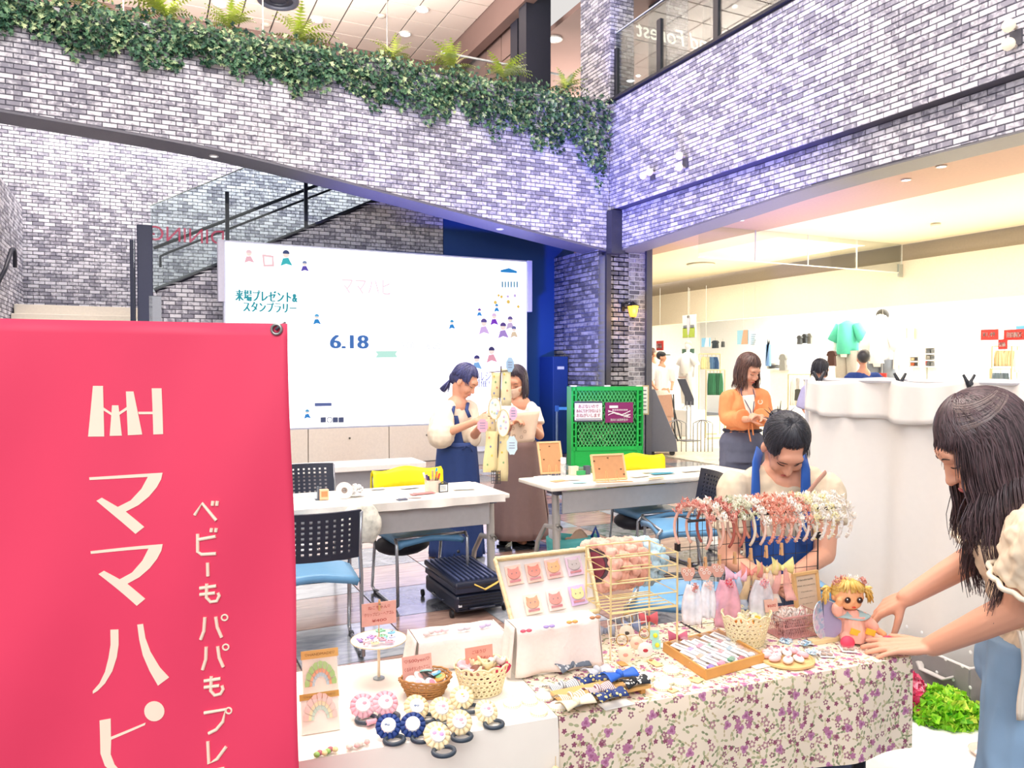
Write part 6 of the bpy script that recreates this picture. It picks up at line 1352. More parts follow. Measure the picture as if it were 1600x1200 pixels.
m_ = MB(); m_.grid(150, 30, lambda u, v: curt(u, v), .003); cu_ = m_.build('curtain', CW, smooth=1); tag(cu_, 'white cloth curtain hanging as a screen behind the goods table', 'curtain')
sd = -1 if CN.dot(FH) > 0 else 1
m_ = MB(); m_.grid(150, 8, lambda u, v: curt(u, 0)+CN*sd*(.022+.012*v+.014*math.sin(u*Lc*38+2*math.sin(u*9))*(.3+v)+.01*math.sin(u*Lc*13))-Z*((.155+.05*math.sin(u*4.5))*v), .003); m_.build('folded_over_top', CW, cu_, smooth=1)
for k_, px_ in enumerate((1286, 1413, 1521)):
 t_ = None; r = ray(px_, 600); A = np.array([[CU.x, -r.x], [CU.y, -r.y]]); s_, _ = np.linalg.solve(A, np.array([CAM.x-ca.x, CAM.y-ca.y])); p = ca+CU*s_+CN*sd*.03
 kk = depth(p)/F; o = empty('spring_clamp', p, 'black spring clamp with orange tips on the curtain rail, %s' % ('left end', 'middle', 'right, above the long haired person')[k_], 'clamp', 'clamps on the curtain rail')
 for sg in (-1, 1): m_ = MB(); m_.tube([p+rgt*sg*9*kk+Z*16*kk, p+rgt*sg*2.5*kk+Z*4*kk, p+rgt*sg*-.5*kk-Z*6*kk], [2.2*kk, 3*kk, 2.6*kk], 8); m_.build('handle', M('#2a2c33', .4), o, smooth=1)
 m_ = MB(); m_.cyl(p+Z*2*kk-FH*.02, p+Z*2*kk+FH*.02, 3*kk, 12); m_.build('pivot', M('#3b3d45', .4), o); m_ = MB(); m_.tube([p-Z*5*kk, p-Z*11*kk], [2.4*kk, 1.8*kk], 8); m_.build('tip', M('#f07a2c', .5), o, smooth=1)
# floor sheet, storage box, tulle
m_ = MB(); sA, sB, sC, sD = G(1300, 1010), G(1700, 1010), G(1760, 1330), G(1230, 1330)
m_.grid(30, 20, lambda u, v: (sD.lerp(sC, u)).lerp(sA.lerp(sB, u), v)+Z*(.006+.008*abs(math.sin(u*9+v*7))), .003); o = m_.build('floor_sheet', M('#fdfaf4', .85), smooth=1); tag(o, 'white cloth sheet spread on the floor at the right', 'sheet')
bx = G(1420, 1075, .02); e1 = G(1515, 1112, .02)-bx; e2 = G(1575, 1075, .02)-G(1515, 1112, .02); e1.z = 0; e2.z = 0
k = depth(bx)/F; Hx = .34; bxo = empty('storage_box', bx+e1*.5+e2*.5, 'grey fabric storage box with white dots standing on the floor by the curtain', 'box')
e1n = e1.normalized(); e2n = Vector((-e1n.y, e1n.x, 0)); e2n = e2n if e2n.dot(FH) > 0 else -e2n
Hx = .2; e1n = (G(1515, 1045, .22)-G(1405, 998, .22)).normalized(); e2n = Vector((-e1n.y, e1n.x, 0)); e2n = e2n if e2n.dot(rgt) > 0 else -e2n; L1, L2 = .42, .27; bx = G(1515, 1045, .22)-Z*.2-e1n*L1; BX = M('#94908f', .8)
R_ = Matrix((e1n, e2n, Z)).transposed()
for nm_, c_, d_ in (('front_panel', (L1/2, 0, Hx/2), (L1, .012, Hx)), ('back_panel', (L1/2, L2, Hx/2), (L1, .012, Hx)), ('side_panel', (0, L2/2, Hx/2), (.012, L2, Hx)), ('side_panel', (L1, L2/2, Hx/2), (.012, L2, Hx)), ('bottom_panel', (L1/2, L2/2, .006), (L1, L2, .012))):
 m_ = MB().at(bx, R_); m_.box(c_, d_); m_.build(nm_, BX, bxo, bevel=.003)
m_ = MB().at(bx, R_); m_.tube([(0, 0, Hx), (L1, 0, Hx), (L1, L2, Hx), (0, L2, Hx)], .007, 6, closed=True); m_.build('piping', M('#e9e6e2', .7), bxo)
m_ = MB().at(bx, R_); m_.tube([(.17, -.01, Hx*.7), (.2, -.03, Hx*.7-.02), (.32, -.03, Hx*.7-.02), (.35, -.01, Hx*.7)], .006, 6, flat=3); m_.build('handle', M('#c9c4c0', .8), bxo, smooth=1)
for i in range(6):
 for j in range(4):
  m_ = MB().at(bx, R_); m_.ell((.05+.085*i+(.04 if j % 2 else 0), -.007, .05+.075*j), (.008, .002, .008), n=8, m=5); m_.build('dot', M('#fbfaf8', .7), bxo)
for i in range(3):
 for j in range(4): m_ = MB().at(bx, R_); m_.ell((L1+.007, .06+.1*i+(.04 if j % 2 else 0), .05+.075*j), (.002, .008, .008), n=8, m=5); m_.build('dot', M('#fbfaf8', .7), bxo)
def tulle(name, c, rx, ry, rz, cols, lab, n=900, cat='fabric', s=.028):
 mb = MB(); tones = []; c = Vector(c)
 for i in range(n):
  d = Vector((rnd.gauss(0, 1), rnd.gauss(0, 1), abs(rnd.gauss(0, 1)))).normalized(); q = rnd.uniform(.75, 1.0); p = c+rgt*d.x*rx*q+FH*d.y*ry*q+Z*d.z*rz*q
  X, Y, N = basis(d+Vector((rnd.gauss(0, .6), rnd.gauss(0, .6), rnd.gauss(0, .6)))); ss = s*rnd.uniform(.6, 1.3)
  mb.add([p, p+X*ss+N*ss*.3, p+X*ss*.9+Y*ss-N*ss*.1, p+Y*ss+N*ss*.4, p-X*ss*.3+Y*ss*.5], [(0, 1, 2), (0, 2, 3), (0, 3, 4)]); t = min(1, max(0, rnd.gauss(.5, .25))); tones += [t]*3
 o = mb.build(name, leaf_mat(name+'_mat', cols)); set_tone(o, tones); tag(o, lab, cat, kind='stuff'); return o
q = G(1475, 1125, .0); tulle('tulle_bundle', q, .15, .14, .12, ['#3fae1c', '#9be02a', '#e2f45a'], 'heap of bright lime green ruffled tulle on the floor sheet', 1300)
q = G(1420, 1110, .0); tulle('tulle_bundle', q, .09, .12, .15, ['#c8245a', '#f0517c', '#ffd5e2'], 'heap of crimson and pink ruffled wrapping beside the green tulle', 800)
q = G(1560, 1140, .0); tulle('cloth_bundle', q, .07, .12, .07, ['#b9a0b8', '#f2ead0', '#ffffff'], 'small bundle of cream floral cloth by the jeans leg', 300, s=.04)
q = G(1545, 1185, 0); m_ = MB(); m_.lathe([(.0, .004), (.05, .006), (.07, .03), (.066, .03), (.046, .012), (.0, .01)], q, 20); o = m_.build('small_dish', M('#f3d9c8', .4), smooth=1); tag(o, 'small cream dish with red berries on the floor near the jeans leg', 'dish')
for k_ in range(3): m_ = MB(); m_.ell(q+Vector((.02*math.cos(k_*2), .02*math.sin(k_*2), .024)), .014); m_.build('berry', M('#d8344c', .4), o, smooth=1)
# things on the two folding tables
ZT1 = .7045; ZT2 = .7005
def t1(px, py): return G(px, py, ZT1)
def t2(px, py): return G(px, py, ZT2)
def obj1(mb, name, mat, lab, cat, group=None, **k): o = mb.build(name, mat, **k); return tag(o, lab, cat, group)
p = t1(676, 768); kk = depth(p)/F; pc = empty('pen_cup', p, 'square cream cup full of felt pens on the white table', 'cup')
for nm_, c_, d_ in (('cup_side', (0, -9.2, 9), (19, 1, 18)), ('cup_side', (0, 9.2, 9), (19, 1, 18)), ('cup_side', (-9.2, 0, 9), (1, 19, 18)), ('cup_side', (9.2, 0, 9), (1, 19, 18)), ('cup_floor', (0, 0, .6), (18, 18, 1.2))):
 m_ = MB().at(p); m_.box(Vector(c_)*kk, Vector(d_)*kk); m_.build(nm_, M('#f1ddcb', .5), pc)
for i, (dx, dy, col, h_) in enumerate(((-6, 0, '#5b3f86', 27), (-3, 4, '#30324a', 24), (3, -4, '#f08a2a', 32), (5, 3, '#2aa9d8', 36), (7, 0, '#e5543a', 28), (0, 0, '#caa98a', 33), (8, 4, '#d97a5a', 26), (-8, 3, '#f4efe8', 30))):
 a = p+Vector((dx*.6, dy*.6, 2))*kk; b = p+Vector((dx*1.7, dy*1.5, h_))*kk; o = empty('felt_pen', a, 'felt pen with %s cap standing in the square cup' % ('violet', 'navy', 'orange', 'sky blue', 'red', 'tan', 'brick red', 'white')[i], 'pen', 'felt pens in the cup')
 q = a.lerp(b, .7); m_ = MB(); m_.cyl(a, q, 1.5*kk, 8); m_.build('barrel', M('#e3c3a2' if i % 2 else '#8a6a58', .5), o); m_ = MB(); m_.cyl(q, b, 1.7*kk, 8); m_.build('cap', M(col, .4), o)
p = t1(693, 769); m_ = MB().at(p); m_.box((0, 0, 7*kk), (16*kk, 1*kk, 14*kk), RZ(.1)); m_.tube([(-8*kk, 0, 13*kk), (0, 0, 17*kk), (8*kk, 0, 13*kk)], .8*kk, 6); o = m_.build('card_holder', M('#474b50', .5)); tag(o, 'small dark framed price card beside the pen cup', 'card')
m_ = MB().at(p); m_.box((0, -1*kk, 6.5*kk), (12.5*kk, .5*kk, 10*kk), RZ(.1)); m_.build('paper', M('#f6f5ee', .6), o)
for j in range(3): m_ = MB().at(p); m_.box((-1*kk, -1.4*kk, (9-2.4*j)*kk), (9*kk, .3*kk, .8*kk), RZ(.1)); m_.build('text_line', M('#70757a'), o)
p = t1(506, 781); o = obj1(MB().at(p).box((0, 0, 8*kk), (13*kk, 9*kk, 15*kk)), 'small_carton', M('#f2c49c', .6), 'small peach carton standing on the white table', 'box', bevel=.002); MB().at(p).box((0, -4.8*kk, 9*kk), (9*kk, .3*kk, 8*kk)).build('print', M('#dc8f5c', .5), o)
p = t1(497, 781); o = obj1(MB().at(p).box((0, 0, 10*kk), (2*kk, 8*kk, 19*kk)), 'wire_stand', M('#5b6474', .4), 'small dark upright card stand left of the peach carton', 'stand'); MB().at(p).box((-2*kk, 0, 1*kk), (5*kk, 9*kk, 1.5*kk)).build('foot', M('#5b6474', .4), o)
p = t1(538, 779); Rr = RZ(.2) @ RX(-.5); o = empty('ribbon_reel', p, 'round white paper reel leaning on the white table', 'reel')
m_ = MB().at(p+Z*12*kk, RX(1.2)); m_.lathe([(2.5*kk, -1*kk), (12.5*kk, -1*kk), (12.5*kk, 1*kk), (2.5*kk, 1*kk), (2.5*kk, -1*kk)], (0, 0, 0), 26); m_.build('disc', M('#f3e9e0', .5), o, smooth='auto')
m_ = MB().at(p+Z*12*kk, RX(1.2)); m_.lathe([(2.5*kk, -1.4*kk), (4.5*kk, -1.4*kk), (4.5*kk, 1.4*kk), (2.5*kk, 1.4*kk), (2.5*kk, -1.4*kk)], (0, 0, 0), 16); m_.build('hub', M('#8b7c74', .5), o, smooth='auto')
p = t1(556, 776); tulle('pompom', p+Z*.01, .05, .05, .06, ['#f0e6dc', '#ffffff', '#ffffff'], 'white frayed thread pompom on the white table', 260, 'pompom', s=.014)
hb = G(565, 805, .66); hb = Vector((hb.x, T1c.y-.045, .66)); o = empty('hanging_bag', hb, 'crumpled translucent white plastic bag hanging over the front edge of the white table', 'bag'); kk = depth(hb)/F
m_ = MB(); m_.grid(20, 14, lambda u, v: hb+Vector(((10+24*math.sin(math.pi*min(1, v*.75+.12)))*kk*math.cos(2*math.pi*u), -(4+8*math.sin(math.pi*v))*kk*(1+math.sin(2*math.pi*u))*.5-.004, (14-62*v)*kk+.008*math.sin(9*u+v*12))), .002); m_.build('bag_film', film_mat('bag_film', '#f4f2e4', .75, .3), o, smooth=1)
m_ = MB(); m_.grid(8, 8, lambda u, v: hb+Vector(((u-.5)*26*kk*math.sin(math.pi*(v*.8+.1)), -.02+.012*math.sin(9*u+5*v), (6-44*v)*kk)), .004); m_.build('bag_content', M('#e9ead2', .6), o, smooth=1)
for i, (px, py, w, h, col, lab) in enumerate(((480, 775, 50, 8, '#ffffff', 'left pile of white paper at the banner'), (628, 781, 16, 5, '#5f6478', 'small dark card'), (648, 778, 20, 4, '#e9c9c4', 'pinkish strip of stickers'), (660, 772, 40, 6, '#d48c8c', 'pink and red sticker sheet before the pen cup'), (590, 765, 22, 5, '#d8dbe4', 'grey blue paper in the middle'), (725, 765, 34, 6, '#fffefb', 'blank white paper right of the price card'), (640, 763, 30, 7, '#eef2fb', 'white sheet behind the sticker sheet'))):
 p = t1(px, py); k_ = depth(p)/F; m_ = MB().at(p+Z*(.002+.001*i), RZ(.2*math.sin(i*2.3))); m_.box((0, 0, 0), (w*k_, h*k_*2.6, .002)); m_.box((3*k_, 2*k_, .002), (w*k_*.8, h*k_*2, .001)); obj1(m_, 'paper_sheet', M(col, .6), lab+' lying on the white table', 'paper')
def pframe(px0, py0, w, h, lab):
 p = t2(px0, py0); k_ = depth(p)/F; o = empty('photo_frame', p, lab, 'frame'); R_ = RZ(-.1) @ RX(-.33)
 W_, H_ = w*k_, h*k_; WD = M('#e0ac78', .6, bump=.1);
 m_ = MB().at(p+Z*.004, R_); m_.box((0, .008, H_/2), (W_-.01, .006, H_-.01)); m_.build('backing', M('#d39b6c', .7), o)
 for c_, d_ in (((0, .008, .006), (W_, .016, .014)), ((0, .008, H_-.006), (W_, .016, .014)), ((-W_/2+.006, .008, H_/2), (.014, .016, H_)), ((W_/2-.006, .008, H_/2), (.014, .016, H_))): m_ = MB().at(p+Z*.004, R_); m_.box(c_, d_); m_.build('moulding', M('#f0c894', .5), o, bevel=.002)
 for a_, b_ in ((-.3, .45), (.35, .4), (.0, .85), (.42, .2), (-.42, .75)): m_ = MB().at(p+Z*.004, R_); m_.box((a_*W_, .003, b_*H_), (.012, .004, .007)); m_.build('clip', M('#6f5238', .4, .5), o)
 for sg in (-.14, .14): m_ = MB(); q = p+rgt*sg*W_; m_.tube([q-FH*.06+rgt*-.012, q-FH*.02+Z*.07-rgt*.006, q-FH*.02+Z*.075, q-FH*.06+rgt*.012], .0016, 5); m_.build('easel_wire', M('#e8cf92', .3, .7), o)
pframe(864, 741, 40, 52, 'back of a wooden photo frame leaning left on the frames table'); pframe(955, 751, 58, 42, 'back of a wide wooden photo frame on wire easel, middle of the frames table')
p = t2(880, 744); k_ = depth(p)/F; o = empty('spray_bottle', p, 'small clear bottle with white cap by the left frame', 'bottle'); m_ = MB().at(p); m_.lathe([(0, 0), (4.3*k_, 0), (4.5*k_, 2*k_), (4.5*k_, 18*k_), (3*k_, 21*k_), (0, 21*k_)], n=14); m_.build('bottle', film_mat('clear_bottle', '#dfe7ea', .5, .1), o, smooth='auto'); m_ = MB().at(p); m_.cyl((0, 0, 20*k_), (0, 0, 29*k_), 4.4*k_, 14); m_.build('cap', M('#ffffff', .4), o)
for px, py, w, h, d, col, lab in ((896, 742, 14, 13, 8, '#f4e6cf', 'small cream box right of the clear bottle'), (917, 741, 9, 13, 8, '#5a6070', 'small dark grey jar at the left of the wide frame'), (907, 742, 14, 6, 8, '#3bb068', 'low green lidded box behind the bottle')):
 p = t2(px, py); o = MB().at(p).box((0, 0, h*k_/2), (w*k_, d*k_, h*k_)).build('small_box', M(col, .5), bevel=.003); tag(o, lab, 'box'); MB().at(p).box((0, 0, h*k_), (w*k_*1.03, d*k_*1.03, 1.5*k_)).build('lid', M(col, .35), o)
for i, (px, py, w, h, col, lab) in enumerate(((850, 745, 30, 6, '#ffffff', 'white paper at the left corner'), (873, 752, 26, 6, '#e8b48a', 'orange craft paper near the left corner'), (905, 755, 22, 5, '#a8d3da', 'pale teal folded paper'), (893, 750, 26, 6, '#f2f0ea', 'white folded tissue'), (1000, 745, 34, 6, '#e9e4dc', 'light paper beside the wide frame'), (1035, 741, 40, 6, '#3f9fb8', 'teal printed sheet'), (1018, 739, 30, 6, '#f8f6f2', 'white paper behind the teal sheet'), (1025, 749, 34, 3, '#e2b48a', 'narrow tan strip at the front edge'), (1080, 737, 40, 6, '#fdfbf4', 'white paper near the seated person'), (960, 756, 60, 3, '#d9935c', 'flat orange tray edge under the wide frame'))):
 p = t2(px, py); k2 = depth(p)/F; m_ = MB().at(p+Z*(.002+.0012*i), RZ(.25*math.sin(i*1.9))); m_.box((0, 0, 0), (w*k2, h*k2*2.4, .002)); m_.box((2*k2, 1*k2, .002), (w*k2*.7, h*k2*1.6, .001)); obj1(m_, 'paper_sheet', M(col, .6), lab+' on the frames table', 'paper')
# hanging card stand
p = t1(776, 757); D_ = depth(p); kk = D_/F
hs = empty('wire_display_stand', p, 'wire stand hung with cream oval and strip cards at the end of the white table', 'stand')
m_ = MB(); m_.tube([p+Z*.004, PD(783, 572, D_)], .005, 8); m_.tube([PD(764, 582, D_), PD(800, 578, D_)], .004, 6); m_.tube([PD(762, 650, D_), PD(800, 655, D_)], .003, 6); m_.build('pole', M('#6b5c5a', .4, .5), hs)
for i in range(5): m_ = MB(); a_ = PD(768+3.4*i, 735, D_-.02); b_ = PD(768+3.4*i, 756, D_-.02); m_.tube([a_, b_], .0022, 5); m_.build('grid_wire', M('#3c3a42', .4), hs)
for i in range(5): m_ = MB(); a_ = PD(768, 737+4.6*i, D_-.02); b_ = PD(782, 737+4.6*i, D_-.02); m_.tube([a_, b_], .0022, 5); m_.build('grid_wire', M('#3c3a42', .4), hs)
def strip(px, y0, y1, w, col, lab, dd=0, tilt=0):
 a_ = PD(px, y0, D_+dd); b_ = PD(px+tilt, y1, D_+dd); n = 6
 m_ = MB(); m_.grid(3, n, lambda u, v: a_.lerp(b_, v)+rgt*((u-.5)*w*kk*(1-.1*math.sin(6*v)))+FH*(.006*math.sin(7*v+u*2)), .002); o = m_.build('hanging_strip', M(col, .7, scale=60, var=.06), smooth=1); tag(o, lab, 'card', 'cards hung on the wire stand')
 for q in range(4): c = a_.lerp(b_, .15+.22*q)+rgt*((-.2+.15*(q % 3))*w*kk)-FH*.008; m_ = MB(); m_.ell(c, (.006, .002, .008), RC, 8, 5); m_.build('doodle', M(('#8fb57a', '#e0a27a', '#8a93b8', '#e8d25a')[(q+int(px)) % 4], .6), o)
strip(775, 582, 622, 15, '#f6e7b4', 'upper left cream strip card on the wire stand', .02); strip(791, 576, 634, 15, '#f9efc0', 'upper right pale yellow strip card on the wire stand', 0)
strip(768, 640, 675, 13, '#f4e4b8', 'middle left strip card half behind the oval', .02); strip(769, 674, 738, 20, '#f3e0a6', 'lower left long cream strip card', -.02, -4); strip(786, 680, 752, 18, '#f5e4ae', 'lower right long cream strip card', 0, -2)
for px, py, rx, ry, lab in ((773, 638, 9.5, 17, 'upper white oval card on the wire stand'), (786, 661, 10, 21, 'lower white oval card with coloured drawing on the wire stand')):
 c = PD(px, py, D_-.04); o = empty('oval_card', c, lab, 'card', 'cards hung on the wire stand')
 m_ = MB(); m_.prism([(rx*kk*math.cos(2*math.pi*i/26), ry*kk*math.sin(2*math.pi*i/26)) for i in range(26)], c, rgt, Z, FH*.004); m_.build('card_face', M('#fffbf0', .6), o)
 m_ = MB(); m_.tube([c+rgt*rx*kk*math.cos(2*math.pi*i/30)+Z*ry*kk*math.sin(2*math.pi*i/30) for i in range(30)], .0035, 6, closed=True); m_.build('rim', M('#e8d29a', .5), o, smooth=1)
 for q in range(6): m_ = MB(); m_.ell(c-FH*.003+rgt*rnd.uniform(-5, 5)*kk+Z*rnd.uniform(-10, 10)*kk, (.007, .002, .009), RC, 8, 5); m_.build('doodle', M(rnd.choice(['#b9d4ec', '#d6e0b4', '#f0c8b0', '#dccbe6']), .6), o)
for px, py, rx, ry, col, lab in ((797, 570, 6, 11, '#a9cbe8', 'small blue tag at the top of the wire stand'), (800, 696, 8, 14, '#d4ecf4', 'pale blue wavy tag low on the wire stand'), (802, 646, 6, 10, '#f0c3de', 'small pink tag beside the masked person'), (754, 665, 8, 10, '#f4b6c8', 'pink round patch held at the left of the wire stand')):
 c = PD(px, py, D_-.05); m_ = MB(); m_.prism([(rx*kk*math.cos(2*math.pi*i/16)*(1+.12*(i % 2)), ry*kk*math.sin(2*math.pi*i/16)*(1+.12*(i % 2))) for i in range(16)], c, rgt, Z, FH*.004); o = m_.build('hanging_tag', M(col, .6)); tag(o, lab, 'card', 'cards hung on the wire stand')
 m_ = MB(); m_.tube([c+Z*ry*kk, c+Z*(ry+7)*kk+FH*.02], .0012, 4); m_.build('string', M('#b9a88c'), o)
 for q in range(3): m_ = MB(); m_.box(c-FH*.001+Z*(4-4*q)*kk, (rx*kk*1.1, .001, 1*kk), RC); m_.build('drawn_line', M('#8a8fb0'), o)
# the goods table at the front
FL = G(470, 1190, .72); FR = G(1420, 1027, .72); tX = (FR-FL).normalized(); tY = Z.cross(tX); RT = Matrix((tX, tY, Z)).transposed(); TZ = .7235
if tY.dot(FH) < 0: tY = -tY
Ltot = (FR-FL).length; SPL = G(869, 1121, .72); Ls = (SPL-FL).dot(tX); DPT = .45
def TP(px, py, h=0.0): return G(px, py, TZ+h)
def k2(p): return depth(p)/F
for x0, x1, lab in ((-.1, Ls, 'left narrow table carrying the hair accessories'), (Ls+.004, Ltot, 'right narrow table under the floral cloth')):
 c = FL+tX*x0; L = x1-x0; o = empty('display_table', c+tX*L/2+tY*DPT/2-Z*.72, lab, 'table')
 m_ = MB().at((c.x, c.y, 0), RT); m_.box((L/2, DPT/2, .705), (L-.01, DPT-.01, .028)); m_.build('tabletop', M('#d9c6a6', .5), o)
 for x in (.14, L-.12):
  for y in (.05, DPT-.05): m_ = MB().at((c.x, c.y, 0), RT); m_.cyl((x, y, 0), (x, y, .69), .018, 12); m_.build('leg', M('#26262c', .3, .6), o)
def floral_mat():
 m = bpy.data.materials.new('floral_cloth'); m.use_nodes = True; nt = m.node_tree; N = nt.nodes; L = nt.links; bs = N['Principled BSDF']; bs.inputs['Roughness'].default_value = .8
 uv = N.new('ShaderNodeUVMap'); uv.uv_map = 'UVMap'
 def math_(op, a, b=None, c=None):
  n = N.new('ShaderNodeMath'); n.operation = op
  for i, x in enumerate((a, b, c)):
   if x is None: continue
   if isinstance(x, (int, float)): n.inputs[i].default_value = x
   else: L.new(x, n.inputs[i])
  return n.outputs[0]
 col = None
 base = N.new('ShaderNodeRGB'); base.outputs[0].default_value = lin('#f7e6cf')+(1,); cur = base.outputs[0]
 def layer(cur, scale, R, petals, hexc, keep, kind, off):
  mp = N.new('ShaderNodeVectorMath'); mp.operation = 'ADD'; mp.inputs[1].default_value = (off, off*.7, 0); L.new(uv.outputs[0], mp.inputs[0])
  v = N.new('ShaderNodeTexVoronoi'); v.voronoi_dimensions = '2D'; v.inputs['Scale'].default_value = scale; L.new(mp.outputs[0], v.inputs['Vector'])
  sb = N.new('ShaderNodeVectorMath'); sb.operation = 'SUBTRACT'; L.new(mp.outputs[0], sb.inputs[0]); L.new(v.outputs['Position'], sb.inputs[1])
  sc = N.new('ShaderNodeSeparateColor'); L.new(v.outputs['Color'], sc.inputs[0])
  sx = N.new('ShaderNodeSeparateXYZ'); L.new(sb.outputs[0], sx.inputs[0])
  ang = math_('ARCTAN2', sx.outputs[1], sx.outputs[0]); ln = N.new('ShaderNodeVectorMath'); ln.operation = 'LENGTH'; L.new(sb.outputs[0], ln.inputs[0]); r = ln.outputs['Value']
  a2 = math_('MULTIPLY_ADD', ang, petals, math_('MULTIPLY', sc.outputs[1], 6.28))
  if kind == 'leaf':
   q = math_('ABSOLUTE', math_('COSINE', math_('MULTIPLY_ADD', ang, 1.0, math_('MULTIPLY', sc.outputs[1], 6.28)))); rad = math_('MULTIPLY', math_('POWER', q, 5.0), R)
  else: rad = math_('MULTIPLY_ADD', math_('ABSOLUTE', math_('COSINE', math_('MULTIPLY', a2, .5))), R*.5, R*.55)
  mk = math_('LESS_THAN', r, rad)
  if kind == 'ring': mk = math_('MULTIPLY', mk, math_('GREATER_THAN', r, R*.42))
  mk = math_('MULTIPLY', mk, math_('LESS_THAN', sc.outputs[0], keep))
  mx = N.new('ShaderNodeMix'); mx.data_type = 'RGBA'; L.new(mk, mx.inputs[0]); L.new(cur, mx.inputs[6]); mx.inputs[7].default_value = lin(hexc)+(1,); return mx.outputs[2]
 for a in ((30, .012, 1, '#dcd0a8', .7, 'leaf', 1.3), (34, .013, 1, '#b3b48c', .6, 'leaf', 2.1), (40, .011, 1, '#8f9670', .5, 'leaf', 3.7), (36, .009, 1, '#c9b690', .5, 'leaf', 9.1), (24, .010, 5, '#b98a90', .4, 'ring', 5.2), (30, .0075, 5, '#9c6878', .4, 'ring', 7.7), (42, .0065, 5, '#96526c', .35, 'flower', 4.4), (19, .0115, 3, '#c486aa', .4, 'flower', 6.1), (19, .005, 3, '#a8648c', .4, 'flower', 6.1), (26, .009, 5, '#bd7a9c', .2, 'flower', 8.3)): cur = layer(cur, *a)
 L.new(cur, bs.inputs['Base Color']); return m
def tcloth(x0, x1, drop, mat, lab, seed, sdrop=0.0, nx=60):
 c = FL+tX*x0; L = x1-x0
 o = cloth_top('tablecloth', c+tX*0-tY*.004, tX, L, tY, DPT+.008, .72, (drop, .08), mat, lab, .002, nx, seed=seed); return o
tcloth(-.105, Ls+.002, .5, M('#fbf4e8', .85, var=.02), 'plain cream white tablecloth over the left half of the goods table', 1)
fc = tcloth(Ls+.004, Ltot+.004, .245, floral_mat(), 'cream tablecloth with mauve flower print over the right half of the goods table', 5, nx=50)
p = FL+tX*(Ls-.015)-tY*.03-Z*.1; o = empty('corner_tassel', p, 'small cream pompom tassel where the two tablecloths meet', 'tassel')
for j in range(3): m_ = MB(); m_.ell(p-Z*.028*j, .009); m_.build('bead', M('#f4dfb2', .5), o, smooth=1)
m_ = MB(); m_.tube([p+Z*.03, p-Z*.06, p-Z*.1], [.001, .001, .004], 5); m_.build('cord', M('#e0c896', .6), o)
WH = M('#fdfaf4', .7, var=.02); PINKP = M('#e9b3a4', .7, scale=80, var=.1); REDI = M('#b8443c', .6)
def up_card(p, w, h, mat, lab, lines, ink=REDI, tilt=-.15, rz=0, th=.0015, name='price_card', hsc=.17, parent=None):
 R_ = RT @ RZ(rz) @ RX(tilt); o = MB().at(p, R_).box((0, 0, h/2), (w, th, h)).build(name, mat); tag(o, lab, 'card')
 for j, t in enumerate(lines):
  if not t: continue
  mb = MB(); text(mb, t, Vector(p)+R_ @ Vector((0, -th*.5-.0006, h*(1-(j+.75)/(len(lines)+.5)))), R_ @ Vector((1, 0, 0)), R_ @ Vector((0, 0, 1)), h*hsc, min(w*.86, len(t)*h*hsc*.95), .004); mb.build('lettering', ink, o)
 return o
# plate stand with clip card
p = TP(592, 1060); k = k2(p); zp = 58*k
ps = empty('plate_stand', p, 'white plate on a thin stem heaped with tiny cat hair clips', 'stand')
m_ = MB().at(p); m_.lathe([(.0, 0), (9*k, 0), (9*k, 1.5*k), (2*k, 3*k), (0, 3*k)], n=20); m_.build('foot', M('#8f9aa0', .3, .5), ps, smooth='auto')
m_ = MB().at(p); m_.cyl((0, 0, 2*k), (0, 0, zp), 2.4*k, 12); m_.build('stem', M('#e3d3b8', .3, .3), ps)
m_ = MB().at(p+Z*zp); m_.lathe([(0, 0), (30*k, 0), (43*k, 3*k), (44*k, 4.4*k), (41*k, 4.4*k), (29*k, 1.6*k), (0, 1.6*k)], n=40); m_.build('plate', M('#fffdfa', .3), ps, smooth='auto')
m_ = MB().at(p+Z*zp); m_.torus((0, 0, 4.4*k), 43.5*k, .5*k, n=40); m_.build('gold_rim', M('#d8b978', .3, .6), ps)
pal = ['#7fc4e8', '#b79be0', '#f2b8c8', '#8fd0a8', '#f7d9e0', '#c9dcf4', '#e58fb0', '#f3e6b8']
def catface(c, r, col, lab, group, eyec='#7a5a50', R=None, name='cat_clip'):
 R = R if R is not None else RT; o = empty(name, c, lab, 'hair clip', group); m_ = MB().at(c, R)
 pts = [(r*math.cos(a), r*.85*math.sin(a)) for a in np.linspace(-math.pi*1.15, math.pi*.15, 12)]+[(r*.85, r*1.05), (r*.35, r*.78), (-r*.35, r*.78), (-r*.85, r*1.05)]
 m_.prism(pts, (0, 0, 0), (1, 0, 0), (0, 1, 0), (0, 0, .004)); m_.build('body', M(col, .4), o, bevel=.001)
 for sg in (-1, 1): m_ = MB().at(c, R); m_.ell((sg*r*.35, 0, .0045), (r*.12, r*.15, .0015), n=8, m=5); m_.build('eye', M(eyec), o)
 m_ = MB().at(c, R); m_.ell((0, -r*.2, .0045), (r*.1, r*.07, .0015), n=8, m=5); m_.build('nose', M('#e07a7a'), o); return o
for i in range(13):
 a = i*2.4; rr = (7+24*math.sqrt(i/13))*k; c = p+Z*(zp+2.2*k+.0045*(i % 3))+Vector((rr*math.cos(a), rr*math.sin(a)*.9, 0)); catface(c, rnd.uniform(5.5, 7.5)*k, pal[i % 8], 'tiny glossy %s cat-shaped hair clip on the white plate' % ('sky blue', 'lilac', 'pink', 'green', 'pale pink', 'ice blue', 'deep rose', 'cream')[i % 8], 'cat clips on the plate', R=RT @ RZ(i*.9) @ RX(rnd.uniform(-.2, .3)))
